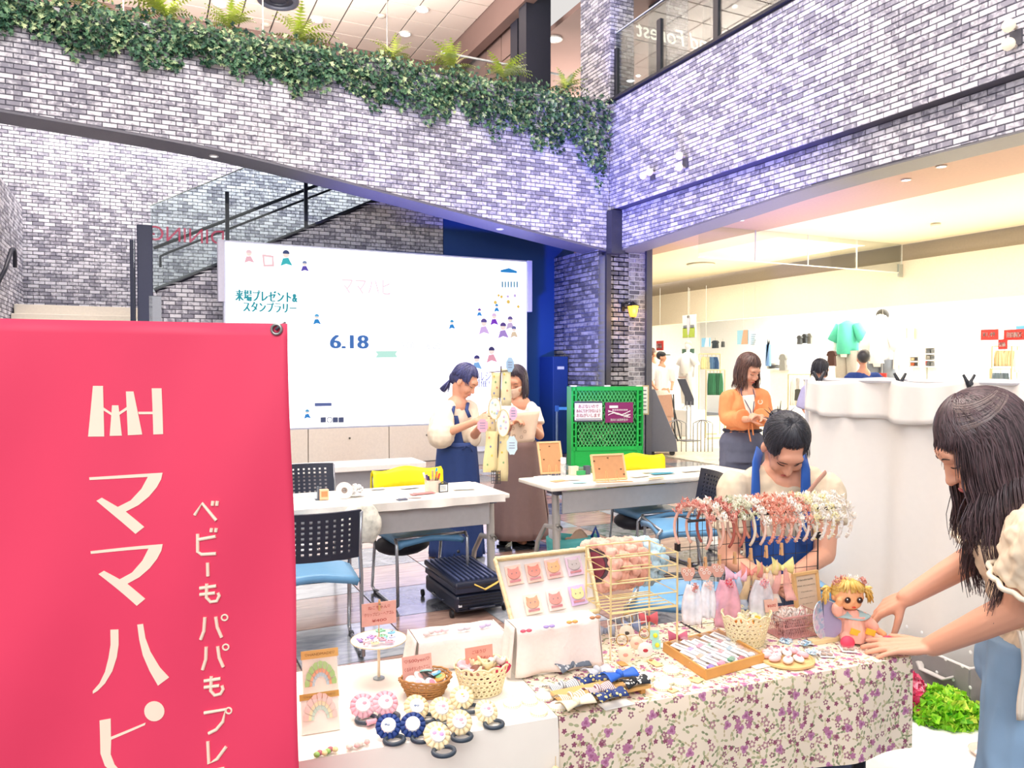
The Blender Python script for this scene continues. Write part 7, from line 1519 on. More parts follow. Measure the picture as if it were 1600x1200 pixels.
kz = p+Z*zp; m_ = MB().at(kz); m_.cyl((0, -.002, 2*k), (0, -.002, 44*k), .8*k, 8); o = m_.build('card_stick', M('#d8b47c', .6)); tag(o, 'thin wooden stick holding the price card above the plate', 'stick')
up_card(kz+Z*28*k-tY*.006, 55*k, 36*k, PINKP, 'pink handwritten price card above the white plate', ['ねこちゃん♡', 'クリップピン・ヘアゴム', '¥400'], tilt=0, rz=.08)
cp = kz+Z*60*k-tY*.01; o = MB().at(cp, RT).box((0, 0, 0), (3*k, 4*k, 17*k)).build('clothespin', M('#e0b57c', .6), bevel=.001); tag(o, 'small wooden peg on top of the plate price card', 'clothespin'); MB().at(cp, RT).box((0, -.003, 2*k), (3.4*k, 2*k, 1.5*k)).build('spring', M('#9c9a94', .3, .7), o)
# baskets
def basket(c, rx, ry, h, n, rows, mat, name, lab, taper=.75, wicker=True, r=.0022, cat='basket'):
 o = empty(name, c, lab, cat);
 if wicker:
  for j in range(rows):
   t = j/(rows-1); q = taper+(1-taper)*t; m_ = MB(); m_.tube([c+Vector(RT @ Vector((rx*q*math.cos(a)*(1+.035*((-1)**(int(i)+j))), ry*q*math.sin(a)*(1+.035*((-1)**(int(i)+j))), h*t+r+.004*math.sin(2*a)*t))) for i, a in enumerate(np.linspace(0, 2*math.pi, n, endpoint=False))], r*1.3, 5, closed=True); m_.build('weave_ring', mat, o, smooth=1)
  m_ = MB()
  for i in range(n//2): a = 2*math.pi*i*2/n; m_.tube([c+RT @ Vector((rx*(taper+(1-taper)*t)*math.cos(a), ry*(taper+(1-taper)*t)*math.sin(a), h*t+r)) for t in (0, .5, 1)], r*.8, 4)
  tag(m_.build('stake', mat, o), kind='stuff')
 else:
  cols, rws = n, rows; mb = MB(); ins = .30
  def P(u, v): a = 2*math.pi*u; q = taper+(1-taper)*v; return c+RT @ Vector((rx*q*math.cos(a), ry*q*math.sin(a), (h*(1+.09*abs(math.sin(a*6))*(v > .9)))*v+.001))
  for i in range(cols):
   for j in range(rws):
    u0 = (i+.5*(j % 2))/cols; u1 = u0+1/cols; v0 = j/rws; v1 = (j+1)/rws; cu, cv = (u0+u1)/2, (v0+v1)/2
    A = []; B = []
    for q in range(8):
     a = math.pi*2*(q+.5)/8; ax = max(-1, min(1, 1.42*math.cos(a))); ay = max(-1, min(1, 1.42*math.sin(a)))
     A.append(P(cu+ax*.5/cols, cv+ay*.5/rws)); B.append(P(cu+math.cos(a)*ins/cols, cv+math.sin(a)*ins/rws))
    mb.add(A+B, [(q, (q+1) % 8, 8+(q+1) % 8, 8+q) for q in range(8)])
  w = mb.build('pierced_wall', mat, o); md = w.modifiers.new('s', 'SOLIDIFY'); md.thickness = .0018
  m_ = MB(); m_.tube([P(i/72, 1)+Z*.001 for i in range(72)], .0022, 5, closed=True); m_.build('rim', mat, o, smooth=1)
 m_ = MB().at(c, RT); m_.lathe([(0, .001), (taper*.98, .001), (taper*.98, .003), (0, .003)], n=24, sx=rx, sy=ry); m_.build('base', mat, o); return o
p = TP(668, 1090); k = k2(p); basket(p+tY*.02, 41*k, 33*k, 27*k, 36, 7, M('#b5824a', .6, bump=.3), 'wicker_basket', 'round brown wicker basket of button badges with a pink card', .68)
def badge(c, r, c1, c2, lab, R):
 o = empty('button_badge', c, lab, 'badge', 'badges in the wicker basket'); m_ = MB().at(c, R); m_.lathe([(0, 0), (r, 0), (r, .002), (r*.85, .004), (0, .005)], n=20); m_.build('disc', M(c1, .25), o, smooth='auto'); m_ = MB().at(c, R); m_.lathe([(0, .0045), (r*.55, .0045), (r*.5, .0052), (0, .0055)], n=14); m_.build('picture', M(c2, .4), o)
for i, (dx, dy, dz, c1, c2, nm_) in enumerate(((-22, 0, 24, '#f4d6d8', '#ffffff', 'pale pink'), (-8, 8, 26, '#f6e1d8', '#e8a9a4', 'peach'), (8, 2, 27, '#1f2024', '#ffffff', 'black'), (4, 14, 30, '#8fd0c8', '#ffffff', 'mint'), (18, 8, 27, '#5aa9d8', '#f2f6fa', 'sky blue'), (22, -4, 25, '#e8a04a', '#7fb070', 'orange striped'), (-14, -10, 23, '#f7eef0', '#d6a8b8', 'white'), (6, -14, 22, '#f4e0e6', '#c98aa0', 'rose'))):
 badge(p+RT @ Vector((dx*k, dy*k+.02, dz*k)), 10.5*k, c1, c2, '%s round button badge in the wicker basket' % nm_, RT @ RZ(i) @ RX(.5+.2*math.sin(i)))
m_ = MB();
o = MB().at(p+tY*.02+Z*.006, RT).lathe([(0, 0), (.72, 0), (.9, .72), (0, .86)], n=24, sx=36*k, sy=28*k).build('tissue_filling', M('#f0e2dc', .8)); o.scale = (1, 1, 1)
o2 = o;
for v in o.data.vertices: v.co.z = p.z+.006+(v.co.z-(p.z+.006))*22*k if v.co.z > p.z+.006 else v.co.z
tag(o, 'crumpled pale tissue under the badges in the wicker basket', 'tissue')
up_card(p+tY*.045+Z*16*k-tX*8*k, 50*k, 40*k, PINKP, 'pink daisy patterned card standing in the wicker basket', ['♡500yen♡', 'くるみボタンのヘアゴム', ''], rz=.1, tilt=-.2)
p = TP(757, 1088); k = k2(p); LACE = M('#f3e2b4', .6); basket(p+tY*.02, 45*k, 32*k, 44*k, 26, 6, LACE, 'lace_basket', 'cream pierced basket of wrapped fabric pouches beside the wicker basket', .72, False)
for i, (dx, dy, dz, c1, nm_) in enumerate(((-26, 6, 44, '#e9cfd6', 'pink triangle'), (-6, 8, 47, '#f2ddb0', 'cream fold'), (12, 6, 44, '#f4dcae', 'bow shaped'), (28, 6, 47, '#f3ede6', 'white topped'), (32, -4, 38, '#c2264e', 'crimson'), (-16, -8, 38, '#9d6a58', 'brown checked'), (2, -10, 36, '#f6e6c2', 'yellow gauze'), (20, 0, 32, '#e8d3a2', 'straw'), (-24, 0, 30, '#f0d8d8', 'rose gauze'), (0, 4, 24, '#8a5a50', 'dark brown'), (22, 4, 20, '#b33a50', 'wine red'))):
 c = p+tY*.02+RT @ Vector((dx*k, dy*k, dz*k)); m_ = MB(); R_ = RT @ RZ(i*1.1) @ RX(.5); r_ = 12*k; m_.grid(6, 6, lambda u, v: c+R_ @ Vector(((u-.5)*2*r_, (v-.5)*2*r_*(.4+.9*u), .006*math.sin(6*u+i)+.006*math.sin(7*v))), .004); o = m_.build('fabric_pouch', M(c1, .6, var=.2, scale=120), smooth=1); tag(o, nm_+' wrapped fabric pouch in the cream pierced basket', 'pouch')
o = up_card(p+tY*.045+Z*30*k+tX*2*k, 48*k, 38*k, M('#e6a08e', .7, scale=80), 'salmon handwritten card in the cream pierced basket', ['ごほうび', 'ぜんぶ手ぬい', '¥350'], tilt=-.12, rz=.1)
p = TP(1166, 1006); k = k2(p); basket(p, 41*k, 32*k, 46*k, 26, 7, M('#f5e8bd', .6), 'lace_basket', 'cream pierced basket with scalloped rim beside the wooden packet tray', .7, False)
for i in range(14):
 c = p+RT @ Vector((28*k*math.cos(i*2.4)*math.sqrt((i+1)/14), 22*k*math.sin(i*2.4)*math.sqrt((i+1)/14), (36+6*math.sin(i*1.7))*k)); o = empty('wrapped_sweet', c, 'small %s wrapped sweet in the scalloped basket' % ('golden', 'cream', 'orange', 'pale green', 'peach')[i % 5], 'sweet', 'sweets in the scalloped basket')
 m_ = MB().at(c, RT @ RZ(i)); m_.ell((0, 0, 0), (6*k, 4.4*k, 4.4*k), n=10, m=6); m_.build('wrapper', M(['#f0b93c', '#f7e6b0', '#e98a3c', '#e4ecb4', '#f4d2c0'][i % 5], .4), o, smooth=1)
 for sg in (-1, 1): m_ = MB().at(c, RT @ RZ(i)); m_.tube([(sg*5*k, 0, 0), (sg*10*k, 0, 1*k)], [1*k, 4*k], 6); m_.build('twist', M('#fbf3d6', .4), o)
# rosette hair ties
def rosette(c, r, col, facec, dots, lab, group, tilt=.75, rz=0, ring=(0, -1)):
 o = empty('rosette_hair_tie', c, lab, 'hair tie', group); R_ = RT @ RZ(rz) @ RX(tilt); cc = Vector(c)+Z*(r*.75+.004)
 PL = M(col, .7)
 for k_ in range(13):
  a = 2*math.pi*k_/13; m_ = MB().at(cc, R_ @ RZ(a)); m_.grid(3, 3, lambda u, v: ((.5+.5*u)*r*(1+.0*v), (v-.5)*r*.5*(.55+.5*u), .004*math.sin(math.pi*v)+.002-.005*u), .0025); m_.build('pleat', PL, o, smooth=1)
 m_ = MB().at(cc, R_); m_.lathe([(0, -.003), (r*.6, -.003), (r*.62, .002), (r*.55, .0075), (r*.3, .0095), (0, .01)], n=24); m_.build('button', M(facec, .5), o, smooth='auto')
 for (dx, dy, dc, dr) in dots: m_ = MB().at(cc, R_); m_.ell((dx*r, dy*r, .0092), (dr*r, dr*r*.8, .0015), n=10, m=6); m_.build('motif', M(dc, .5), o)
 rc = Vector(c)+RT @ Vector((ring[0]*r, ring[1]*r*1.05, .004)); m_ = MB(); m_.torus(rc+Z*.002, r*.75, .0046, RT, 28, 8, sy=.92); m_.build('elastic', M('#33404e', .45), o, smooth=1)
 return o
mo1 = [(-.2, 0, '#7a8ca8', .12), (.0, -.05, '#9aa8bc', .14)]; mo2 = [(-.25, .1, '#e8a8cc', .18), (.2, -.1, '#cfa0dc', .2), (.15, .25, '#f7e06a', .16)]; mo3 = [(.1, .05, '#e8a0b0', .2), (-.2, .15, '#d8c0dc', .14), (.2, -.2, '#f0c4cc', .12)]
for px, py, r, col, fcol, d_, lab, ring in ((607, 1152, 20, '#1f3f86', '#ffffff', mo1, 'navy rosette hair tie with bird button, left of the two navy ones', (.25, -1)), (645, 1150, 20, '#223f80', '#fefefe', [], 'navy rosette hair tie with plain white button, right of the two navy ones', (.5, -.95)),
  (651, 1122, 20, '#f2dfb2', '#fdfcf8', mo1, 'cream rosette hair tie behind the right navy one', (.6, -.7)), (690, 1124, 19, '#f4e2b6', '#fdfaf4', mo3, 'cream rosette hair tie, middle of the back row', (.2, -.9)), (722, 1106, 19, '#f1e0b4', '#fdfaf0', [(0, .1, '#e9c85a', .14), (.1, -.1, '#e0a8a0', .1)], 'cream rosette hair tie nearest the cream basket', (.5, -.8)),
  (683, 1168, 22, '#f3e1b8', '#fbf4ea', mo2, 'cream rosette hair tie with pastel button, front centre', (.2, -1.05)), (718, 1146, 20, '#f2dfb4', '#fbf5ec', mo3, 'cream rosette hair tie right of the pastel one', (-.1, -.95)), (760, 1128, 19, '#f3e2ba', '#fdf8ee', mo3, 'cream rosette hair tie, rightmost of the row', (.3, -1.0))):
 p = TP(px, py); rosette(p, r*k2(p), col, fcol, d_, lab, 'rosette hair ties', ring=ring, rz=rnd.uniform(-.2, .2))
for i, (px, py) in enumerate(((567, 1120), (602, 1116))):
 p = TP(px, py); rosette(p, 20*k2(p), '#f3b3c2', '#fff6f6', mo3[:1], 'pink rosette hair tie in clear wrap, %s of the pair' % ('left', 'right')[i], 'pink wrapped rosettes', ring=(.1, -.9))
p = TP(585, 1118); k = k2(p); m_ = MB(); m_.grid(14, 10, lambda u, v: p+RT @ Vector(((u-.5)*86*k, (v-.35)*52*k*1.3, 22*k*math.sin(math.pi*u)**.6*math.sin(math.pi*min(1, v*.9+.1))**.6+.004*math.sin(19*u+13*v)+.003)), .0008); o = m_.build('plastic_wrap', FILM, smooth=1); tag(o, 'crinkled clear wrap around the two pink rosettes', 'wrap')
o = MB();
for sg in (-1, 1): o.grid(5, 5, lambda u, v: p-tY*.05+RT @ Vector((sg*(3+16*u)*k, (v-.5)*14*k*(.3+u), (6+5*math.sin(5*v))*k)), .002)
o = o.build('ribbon_bow', M('#e9a9b8', .6), smooth=1); tag(o, 'small dusty pink ribbon bow in front of the pink rosettes', 'ribbon')
# header bags at the left edge
def hbag(px, py, w, h, lab, cols, tilt=-.35, head='#c8953c'):
 p = TP(px, py); k = k2(p); R_ = RT @ RX(tilt); o = empty('header_bag', p, lab, 'packet', 'header bags at the left edge'); W_, H_ = w*k, h*k
 m_ = MB().at(p, R_); m_.box((0, .0, H_*.43), (W_*.94, .004, H_*.84)); m_.build('backing_card', M('#fbeede', .6), o)
 m_ = MB().at(p, R_); m_.box((0, -.001, H_*.92), (W_, .006, H_*.16)); m_.build('header', M(head, .5), o); mb = MB(); q = p+R_ @ Vector((0, -.0045, H_*.92)); text(mb, '♡HANDMADE♡', q, R_ @ Vector((1, 0, 0)), R_ @ Vector((0, 0, 1)), H_*.07, W_*.8, .004); mb.build('lettering', M('#8a5a20', .5), o)
 for j in range(3):
  a0 = .2+.25*j; m_ = MB(); n = 9
  for i in range(n):
   a = math.pi*(i+.5)/n; r0, r1 = W_*(.16+.07*j), W_*(.25+.085*j); m_.add([p+R_ @ Vector((r_*math.cos(a+d_), -.004-.001*j, H_*.32+r_*math.sin(a+d_)*1.5)) for r_, d_ in ((r0, -.14), (r1, -.16), (r1*1.03, 0), (r1, .16), (r0, .14))], [(0, 1, 2, 3, 4)])
  c_ = m_.build('pleated_fan', M(cols[j], .6), o); md = c_.modifiers.new('s', 'SOLIDIFY'); md.thickness = .001
 m_ = MB(); m_.grid(8, 8, lambda u, v: p+R_ @ Vector(((u-.5)*W_*1.02, -.01-.006*math.sin(math.pi*v)+.002*math.sin(9*u+7*v), H_*.84*v)), .0006); m_.build('film', FILM, o, smooth=1); return o
hbag(502, 1098, 58, 80, 'tall clear header bag of rainbow pleated fans, behind', ['#b9d8e6', '#f0a070', '#9fcf6a'], -.3, '#e0b468'); hbag(502, 1145, 62, 60, 'shorter clear header bag of pastel scraps, front of the left edge', ['#b8dcc4', '#f6e2a8', '#eec6b8'], -.5, '#c79a44')
for i, (px, py, cols) in enumerate(((510, 1180, ['#8ac04a', '#b04a5a', '#f4e6a0']), (560, 1168, ['#f0d8c8', '#fbf6f2', '#e8b8b0']))):
 p = TP(px, py); k = k2(p); o = empty('candy_packet', p, '%s twisted packet lying at the front left of the table' % ('green and red', 'white and pink')[i], 'packet')
 m_ = MB().at(p, RT @ RZ(.3)); m_.ell((0, 0, 8*k), (26*k, 13*k, 8*k), n=16, m=8); m_.build('film', FILM, o, smooth=1)
 for j in range(6): m_ = MB().at(p, RT @ RZ(.3)); m_.ell(((-16+6*j)*k, 3*k*math.sin(j*2), 6*k), (5*k, 6*k, 4*k), n=8, m=6); m_.build('sweet', M(cols[j % 3], .5), o, smooth=1)
# risers with white cloth
def riser(px, py, w, d, h, lab, mat):
 p = TP(px, py); k = k2(p); W_, D_, H_ = w*k, d, h*k; o = empty('display_riser', p, lab, 'box')
 m_ = MB().at(p, RT); m_.box((0, D_/2, H_/2-.001), (W_-.012, D_-.012, H_-.004)); m_.build('box', M('#f3ece2', .7), o)
 m_ = MB().at(p, RT)
 def f(u, v):
  x = (u-.5)*W_*(1.0+.12*max(0, .4-v)); s_ = v*(H_*.97+D_)
  if s_ < H_*.97: return (x*(1+.06*math.sin(u*9)*(1-s_/H_)), -.004-.008*math.sin(u*14)*(1-s_/H_)*.8, s_+.002+.004)
  return (x, s_-H_*.97, H_+.003+.001*math.sin(u*20+v*9))
 m_.grid(30, 14, f, .0015); m_.build('lace_cloth', mat, o, smooth=1)
 for sg in (-1, 1): m_ = MB().at(p, RT); m_.grid(10, 8, lambda u, v: (sg*(W_/2+.004+.012*(1-v)+.006*math.sin(u*9)*(1-v)), D_*u, .006+H_*.98*v), .0015); m_.build('lace_cloth', mat, o, smooth=1)
 return p, k, H_
LC = M('#f9e9e0', .8, scale=90, var=.05, bump=.2); LC2 = M('#fbf1ea', .8, scale=90, var=.04, bump=.2)
pr1, kr1, hr1 = riser(722, 1046, 140, .10, 50, 'left white cloth-covered riser box carrying small packets', LC2)
pr2, kr2, hr2 = riser(872, 1052, 140, .07, 78, 'right pale pink cloth-covered riser box behind the bow ties', LC)
for i, (px, py, col) in enumerate(((690, 988, '#e6c6cc'), (725, 985, '#c9c4cc'), (758, 980, '#c4b8d8'), (670, 992, '#d6c4c4'))):
 p = G(px, py, TZ+hr1+.007); k = k2(p); o = empty('hair_pin_packet', p, 'clear packet with a small ribbon pin on the left riser, %s' % ('second from left', 'third from left', 'rightmost, lilac', 'leftmost')[i], 'packet', 'packets on the left riser')
 m_ = MB().at(p, RT @ RZ(.2*i)); m_.box((0, 0, 0), (30*k, 26*k, .002)); m_.build('film', FILM, o)
 m_ = MB().at(p, RT @ RZ(.2*i))
 for sg in (-1, 1): m_.ell((sg*6*k, 0, 3*k), (6*k, 5*k, 3*k), n=10, m=6)
 m_.ell((0, 0, 3*k), (2*k, 2.4*k, 3*k), n=8, m=6); m_.build('bow', M(col, .6), o, smooth=1)
# tilted wicker tray of cat cookie brooches
p0 = PD(802, 982, 2.12); p1 = PD(935, 956, 2.16); p3 = PD(773, 876, 2.22); p2 = PD(916, 860, 2.26)
bX = (p1-p0).normalized(); bYv = (p3-p0); BN = bX.cross(bYv).normalized(); BY = BN.cross(bX).normalized(); Wt = (p1-p0).length; Ht = bYv.length
if BN.dot(FH) > 0: pass
tr = empty('wicker_tray', p0.lerp(p1, .5), 'cream woven wicker tray propped upright with seven cat brooches', 'tray'); RW = M('#f0dfb0', .6, scale=120, var=.1, bump=.4)
def TR(u, v, off=0): return p0.lerp(p1, u).lerp(p3.lerp(p2, u), v)-BN*off*(1 if BN.dot(FH) > 0 else -1)
m_ = MB(); m_.grid(6, 6, lambda u, v: TR(u, v, .0), .004); m_.build('lining', M('#e2dcd8', .5), tr)
cs = [(0, 0), (1, 0), (1, 1), (0, 1), (0, 0)]
for (a_, b_) in zip(cs, cs[1:]):
 for r_i, off in enumerate((.004, .012, .019)):
  m_ = MB(); pts = [TR(a_[0]+(b_[0]-a_[0])*t, a_[1]+(b_[1]-a_[1])*t, off+.0015*math.sin(t*60+r_i*2)) for t in np.linspace(-.0, 1.0, 34)]; m_.tube(pts, .0055, 6); m_.build('woven_rim', RW, tr, smooth=1)
m_ = MB(); m_.tube([TR(.5, .9, -.01), TR(.5, .9, -.01)-Z*.12+FH*.03], .004, 6); m_.build('prop', M('#c9b48a', .5), tr)
cc_ = ['#d0644e', '#c8582e', '#dc9440', '#a39390', '#e88c54', '#d4705c', '#f0d07c']; nmz = ['patchwork cat in dots', 'orange tabby cat', 'golden cat with pink base', 'grey striped cat', 'peach sitting cat', 'white cat with red dots', 'cream cat with navy bow']
for i, (u, v) in enumerate(((.16, .74), (.38, .74), (.6, .76), (.83, .76), (.28, .28), (.54, .28), (.8, .3))):
 c = TR(u, v, .006); o = empty('cat_brooch_packet', c, nmz[i]+' brooch in a clear packet on the wicker tray, '+('top row' if i < 4 else 'bottom row'), 'brooch', 'cat brooches in the tray')
 Rr_ = Matrix((bX, BY, bX.cross(BY))).transposed(); fr_ = -1 if BN.dot(FH) > 0 else 1
 if (Rr_ @ Vector((0, 0, 1))).dot(FH) > 0: Rr_ = Rr_ @ Matrix(((1, 0, 0), (0, 1, 0), (0, 0, -1)))
 r_ = .0185; m_ = MB().at(c, Rr_); m_.box((0, 0, .001), (.046, .056, .0015)); m_.build('backing', M(['#f2c0a8', '#eab69c', '#e8b0a0', '#d8b4cc', '#f7e3c8', '#f3d6cc', '#cfa8dc'][i], .5), o)
 m_ = MB().at(c, Rr_); pts = [(r_*math.cos(a), r_*.85*math.sin(a)) for a in np.linspace(-math.pi*1.15, math.pi*.15, 12)]+[(r_*.85, r_*1.1), (r_*.35, r_*.78), (-r_*.35, r_*.78), (-r_*.85, r_*1.1)]
 m_.prism(pts, (0, .002, .002), (1, 0, 0), (0, 1, 0), (0, 0, .006)); m_.build('cat', M(cc_[i], .5, scale=300, var=.35), o, bevel=.0012)
 for sg in (-1, 1): m_ = MB().at(c, Rr_); m_.ell((sg*r_*.35, .003, .0085), (.0018, .0022, .001), n=8, m=5); m_.build('eye', M('#4a3a34'), o)
 m_ = MB().at(c, Rr_); m_.box((0, -.018, .004), (.032, .006, .003)); m_.build('caption_strip', M('#b8505a', .5), o)
 m_ = MB().at(c, Rr_); m_.box((0, 0, .0105), (.048, .06, .0008)); m_.build('film', FILM, o)
for i in range(4):
 p = G(822+36*i, 988-7*i, TZ+hr2+.008); k = k2(p); o = empty('hair_pin_packet', p, 'small ribbon pin packet on the right riser before the tray, %s' % ('leftmost, red', 'second, lilac', 'third, orange', 'rightmost, brown')[i], 'packet', 'packets on the right riser')
 m_ = MB().at(p, RT); m_.box((0, 0, 0), (28*k, 14*k, .0015)); m_.build('film', FILM, o); m_ = MB().at(p, RT)
 for sg in (-1, 1): m_.ell((sg*5*k, 0, 2.5*k), (5*k, 4*k, 2.5*k), n=10, m=6)
 m_.build('bow', M(['#d85a70', '#a996d8', '#e8a65a', '#b07a54'][i], .6), o, smooth=1)
# gold wire shelf with scrunchie headbands on a roll
GW = M('#f3dfa6', .3, .4)
a0 = TP(952, 1040);
D0 = 2.3
def wp(px, py, d=0): return PD(px, py, D0+d)
gs = empty('wire_shelf', TP(960, 1035), 'cream gold wire shelf holding the puffy headbands', 'shelf')
p = [wp(955, 1036, -.12), wp(958, 890, -.12), wp(918, 872, .0), wp(920, 1000, .0), wp(1054, 985, .0), wp(1052, 878, .0)]
A = TP(954, 1030); B_ = TP(1053, 985); C_ = A+tX*0+tY*.16;
Wx = tX*.2;
zt_ = .27
for x in (0, .205):
 for y in (0, .15): m_ = MB().at(A, RT); m_.tube([(x, y, 0), (x, y, zt_)], .0028, 6); m_.build('upright', GW, gs)
for z in (.12, .16, .2, .235, zt_):
 m_ = MB().at(A, RT); m_.tube([(0, 0, z), (.205, 0, z), (.205, .15, z), (0, .15, z)], .0022, 5, closed=True); m_.build('wire_ring', GW, gs)
for i in range(6): m_ = MB().at(A, RT); m_.tube([(0, .025*i+.01, .12), (.205, .025*i+.01, .12)], .0018, 5); m_.build('shelf_wire', GW, gs)
HA = PD(930, 884, 2.24); HBp = PD(1008, 876, 2.50); ax_ = (HBp-HA).normalized()
o = MB().tube([HA-ax_*.01, HBp+ax_*.01], .05, 20).build('headband_roll', M('#5b4a52', .6)); tag(o, 'dark roll through the middle of the puffy headbands', 'roll'); MB().tube([HA-ax_*.014, HA-ax_*.008], .04, 20).build('end_cap', M('#8a3a4c', .6), o)
for i, (t, col, nm_) in enumerate(((0.02, '#f3b9a6', 'pink puffy headband, nearest'), (.2, '#f4b49c', 'pink puffy headband, second'), (.4, '#f2b8a4', 'pink puffy headband, third'), (.6, '#eeb09a', 'pink puffy headband, fourth'), (.82, '#b9d9e6', 'pale blue puffy headband, farthest but one'), (.99, '#aed2e2', 'pale blue puffy headband, farthest'))):
 c = HA.lerp(HBp, t); X, Y, _ = basis(ax_); o = empty('puffy_headband', c, nm_+' on the gold wire shelf', 'headband', 'puffy headbands on the roll')
 b = MB(); n = 13
 for k_ in range(n):
  a = 2*math.pi*k_/n+.2*i
  for w in (-1, 1): b.ell(c+X*.064*math.cos(a)+Y*.064*math.sin(a)+ax_*w*.008, (.0175, .0175, .0175), n=10, m=7)
 remesh(b, 'gathered_fabric', M(col, .7, sheen=.3), .0032, o, 3, .0045, 95)
 m_ = MB(); m_.tube([c+X*.052*math.cos(t_)+Y*.052*math.sin(t_) for t_ in [2*math.pi*q/26 for q in range(26)]], .004, 6, closed=True, flat=2); m_.build('inner_band', M('#2a2328', .6), o)
# black grid rack with flower headbands
P0 = TP(1058, 985); P1 = TP(1277, 958); gX = (P1-P0).normalized(); gW = (P1-P0).length; gH = .375; BKW = M('#26262c', .4)
gr_ = empty('grid_rack', P0.lerp(P1, .5), 'black wire grid rack hung with flower headbands and ribbons in front of the seated person', 'rack')
def gp_(u, z, off=0): return P0+gX*gW*u+Z*z+tY*off
m_ = MB(); m_.tube([gp_(0, 0), gp_(0, gH), gp_(1, gH), gp_(1, 0)], .0028, 6); m_.build('frame', BKW, gr_)
for i in range(1, 12): m_ = MB(); m_.tube([gp_(i/12, .0), gp_(i/12, gH)], .0011, 4); m_.build('grid_wire', BKW, gr_)
for j in range(8): m_ = MB(); m_.tube([gp_(0, .01+gH*j/8), gp_(1, .01+gH*j/8)], .0011, 4); m_.build('grid_wire', BKW, gr_)
for u in (0, 1): m_ = MB(); m_.box(gp_(u, gH*.66), (.012, .014, .022), RT); m_.build('joint', M('#15151a', .5), gr_)
for u in (.1, .9): m_ = MB(); m_.tube([gp_(u, 0, -.05), gp_(u, 0, .06)], .003, 6); m_.build('foot', BKW, gr_)
for u in (.02, .98): m_ = MB(); m_.tube([gp_(u, gH*.9), gp_(u, gH*.9, -.07)], .002, 5); m_.build('hook', BKW, gr_)
m_ = MB(); m_.tube([gp_(-.02, gH*.9, -.07), gp_(1.04, gH*.93, -.07)], .004, 8); m_.build('hanging_bar', BKW, gr_)
def ruffle(c, r, n, cols, R=None):
 mb = MB(); tones = []
 for i in range(n):
  d = Vector((rnd.gauss(0, 1), rnd.gauss(0, 1), rnd.gauss(0, 1))).normalized(); X, Y, N = basis(d+Vector((rnd.gauss(0, .5), rnd.gauss(0, .5), rnd.gauss(0, .5)))); s = r*rnd.uniform(.4, .75); p = c+d*r*rnd.uniform(.35, .8)
  mb.add([p-X*s*.4, p+Y*s*.35+N*s*.25, p+X*s*.4, p+Y*s*.9+N*s*.1, ], [(0, 2, 3), (0, 1, 3), (1, 2, 3)]); t = min(1, max(0, rnd.gauss(.5, .25))); tones += [t]*3
 return mb, tones
RM = {}
def rmat(cols):
 if cols not in RM: RM[cols] = leaf_mat('petal_'+cols[0].strip('#'), list(cols), .6)
 return RM[cols]
pk = ('#d9826c', '#f2a890', '#fde0d0'); sg_ = ('#a8aa84', '#dcdcc0', '#fdfbf0'); cw = ('#f0dcc4', '#fff8ec', '#ffffff'); ye = ('#ecd98a', '#fdf6cc', '#ffffff'); ro = ('#b8605a', '#d98a7c', '#f6c8b8')
hbs = [(.02, '#eab8a8', ro, .0), (.10, '#e9b8a4', cw, .2), (.17, '#a8584c', ro, .4), (.24, '#c07060', sg_, .4), (.31, '#e8dcc4', sg_, .3), (.38, '#efd0c0', cw, .4), (.44, '#f2a88e', pk, .5), (.50, '#f4b09a', pk, .5), (.56, '#f6c4b0', pk, .5), (.62, '#f3b6a4', cw, .5), (.68, '#fbe9dc', pk, .4), (.74, '#fdf4ec', ye, .4), (.80, '#fdf8f2', cw, .4), (.86, '#fcf6f0', ye, .4), (.92, '#fefaf6', cw, .4), (.99, '#fdf2ea', cw, .4)]
ord_ = ['first', 'second', 'third', 'fourth', 'fifth', 'sixth', 'seventh', 'eighth', 'ninth', 'tenth', 'eleventh', 'twelfth', 'thirteenth', 'fourteenth', 'fifteenth', 'last']
cn_ = {ro: 'dusty rose', cw: 'ivory', sg_: 'sage', pk: 'coral', ye: 'pale yellow'}
hb_ax = (gX*1.0+tY*.45).normalized(); hb_d = hb_ax.cross(Z)
if hb_d.dot(FH) > 0: hb_d = -hb_d
for i, (u, bc, fc_, _) in enumerate(hbs):
 c = gp_(u, gH*.86, -.062); o = empty('flower_headband', c, '%s headband from the left on the grid rack, with %s flowers' % (ord_[i], cn_[fc_]), 'headband', 'flower headbands on the grid rack')
 R0 = .062; A_ = lambda a, rr=R0: c+hb_d*(rr*math.cos(a))+Z*(rr*1.15*math.sin(a)-.012)
 m_ = MB(); m_.tube([A_(a) for a in np.linspace(-.75, math.pi+.75, 26)], .0042, 6, flat=1.0); m_.build('band', M(bc, .5), o, smooth=1)
 nF = 5 if i < 5 else 7
 for q in range(nF):
  a = (.5 if i < 5 else .25)+((1.9 if i < 5 else 2.5))*q/(nF-1) if nF > 1 else 1.2
  mb, tn = ruffle(A_(a, R0*1.08), .019 if i < 12 else .017, 34, fc_); f_ = mb.build('flower', rmat(fc_), o); set_tone(f_, tn)
 if i >= 6:
  mb = MB(); tn = []
  for q in range(130):
   a = rnd.uniform(-.7, 1.5) if rnd.random() < .75 else rnd.uniform(1.5, 3.0); cq = A_(a, R0*rnd.uniform(.94, 1.08))+hb_ax*rnd.uniform(-.008, .008); X, Y, N = basis(Vector((rnd.gauss(0, 1), rnd.gauss(0, 1), rnd.gauss(0, 1)))); s = .006
   mb.add([cq, cq+X*s, cq+Y*s, cq-X*s*.6+Y*s*.5], [(0, 1, 2), (0, 2, 3)]); tn += [rnd.random()]*2
  f_ = mb.build('lace_trim', rmat(fc_), o); set_tone(f_, tn)
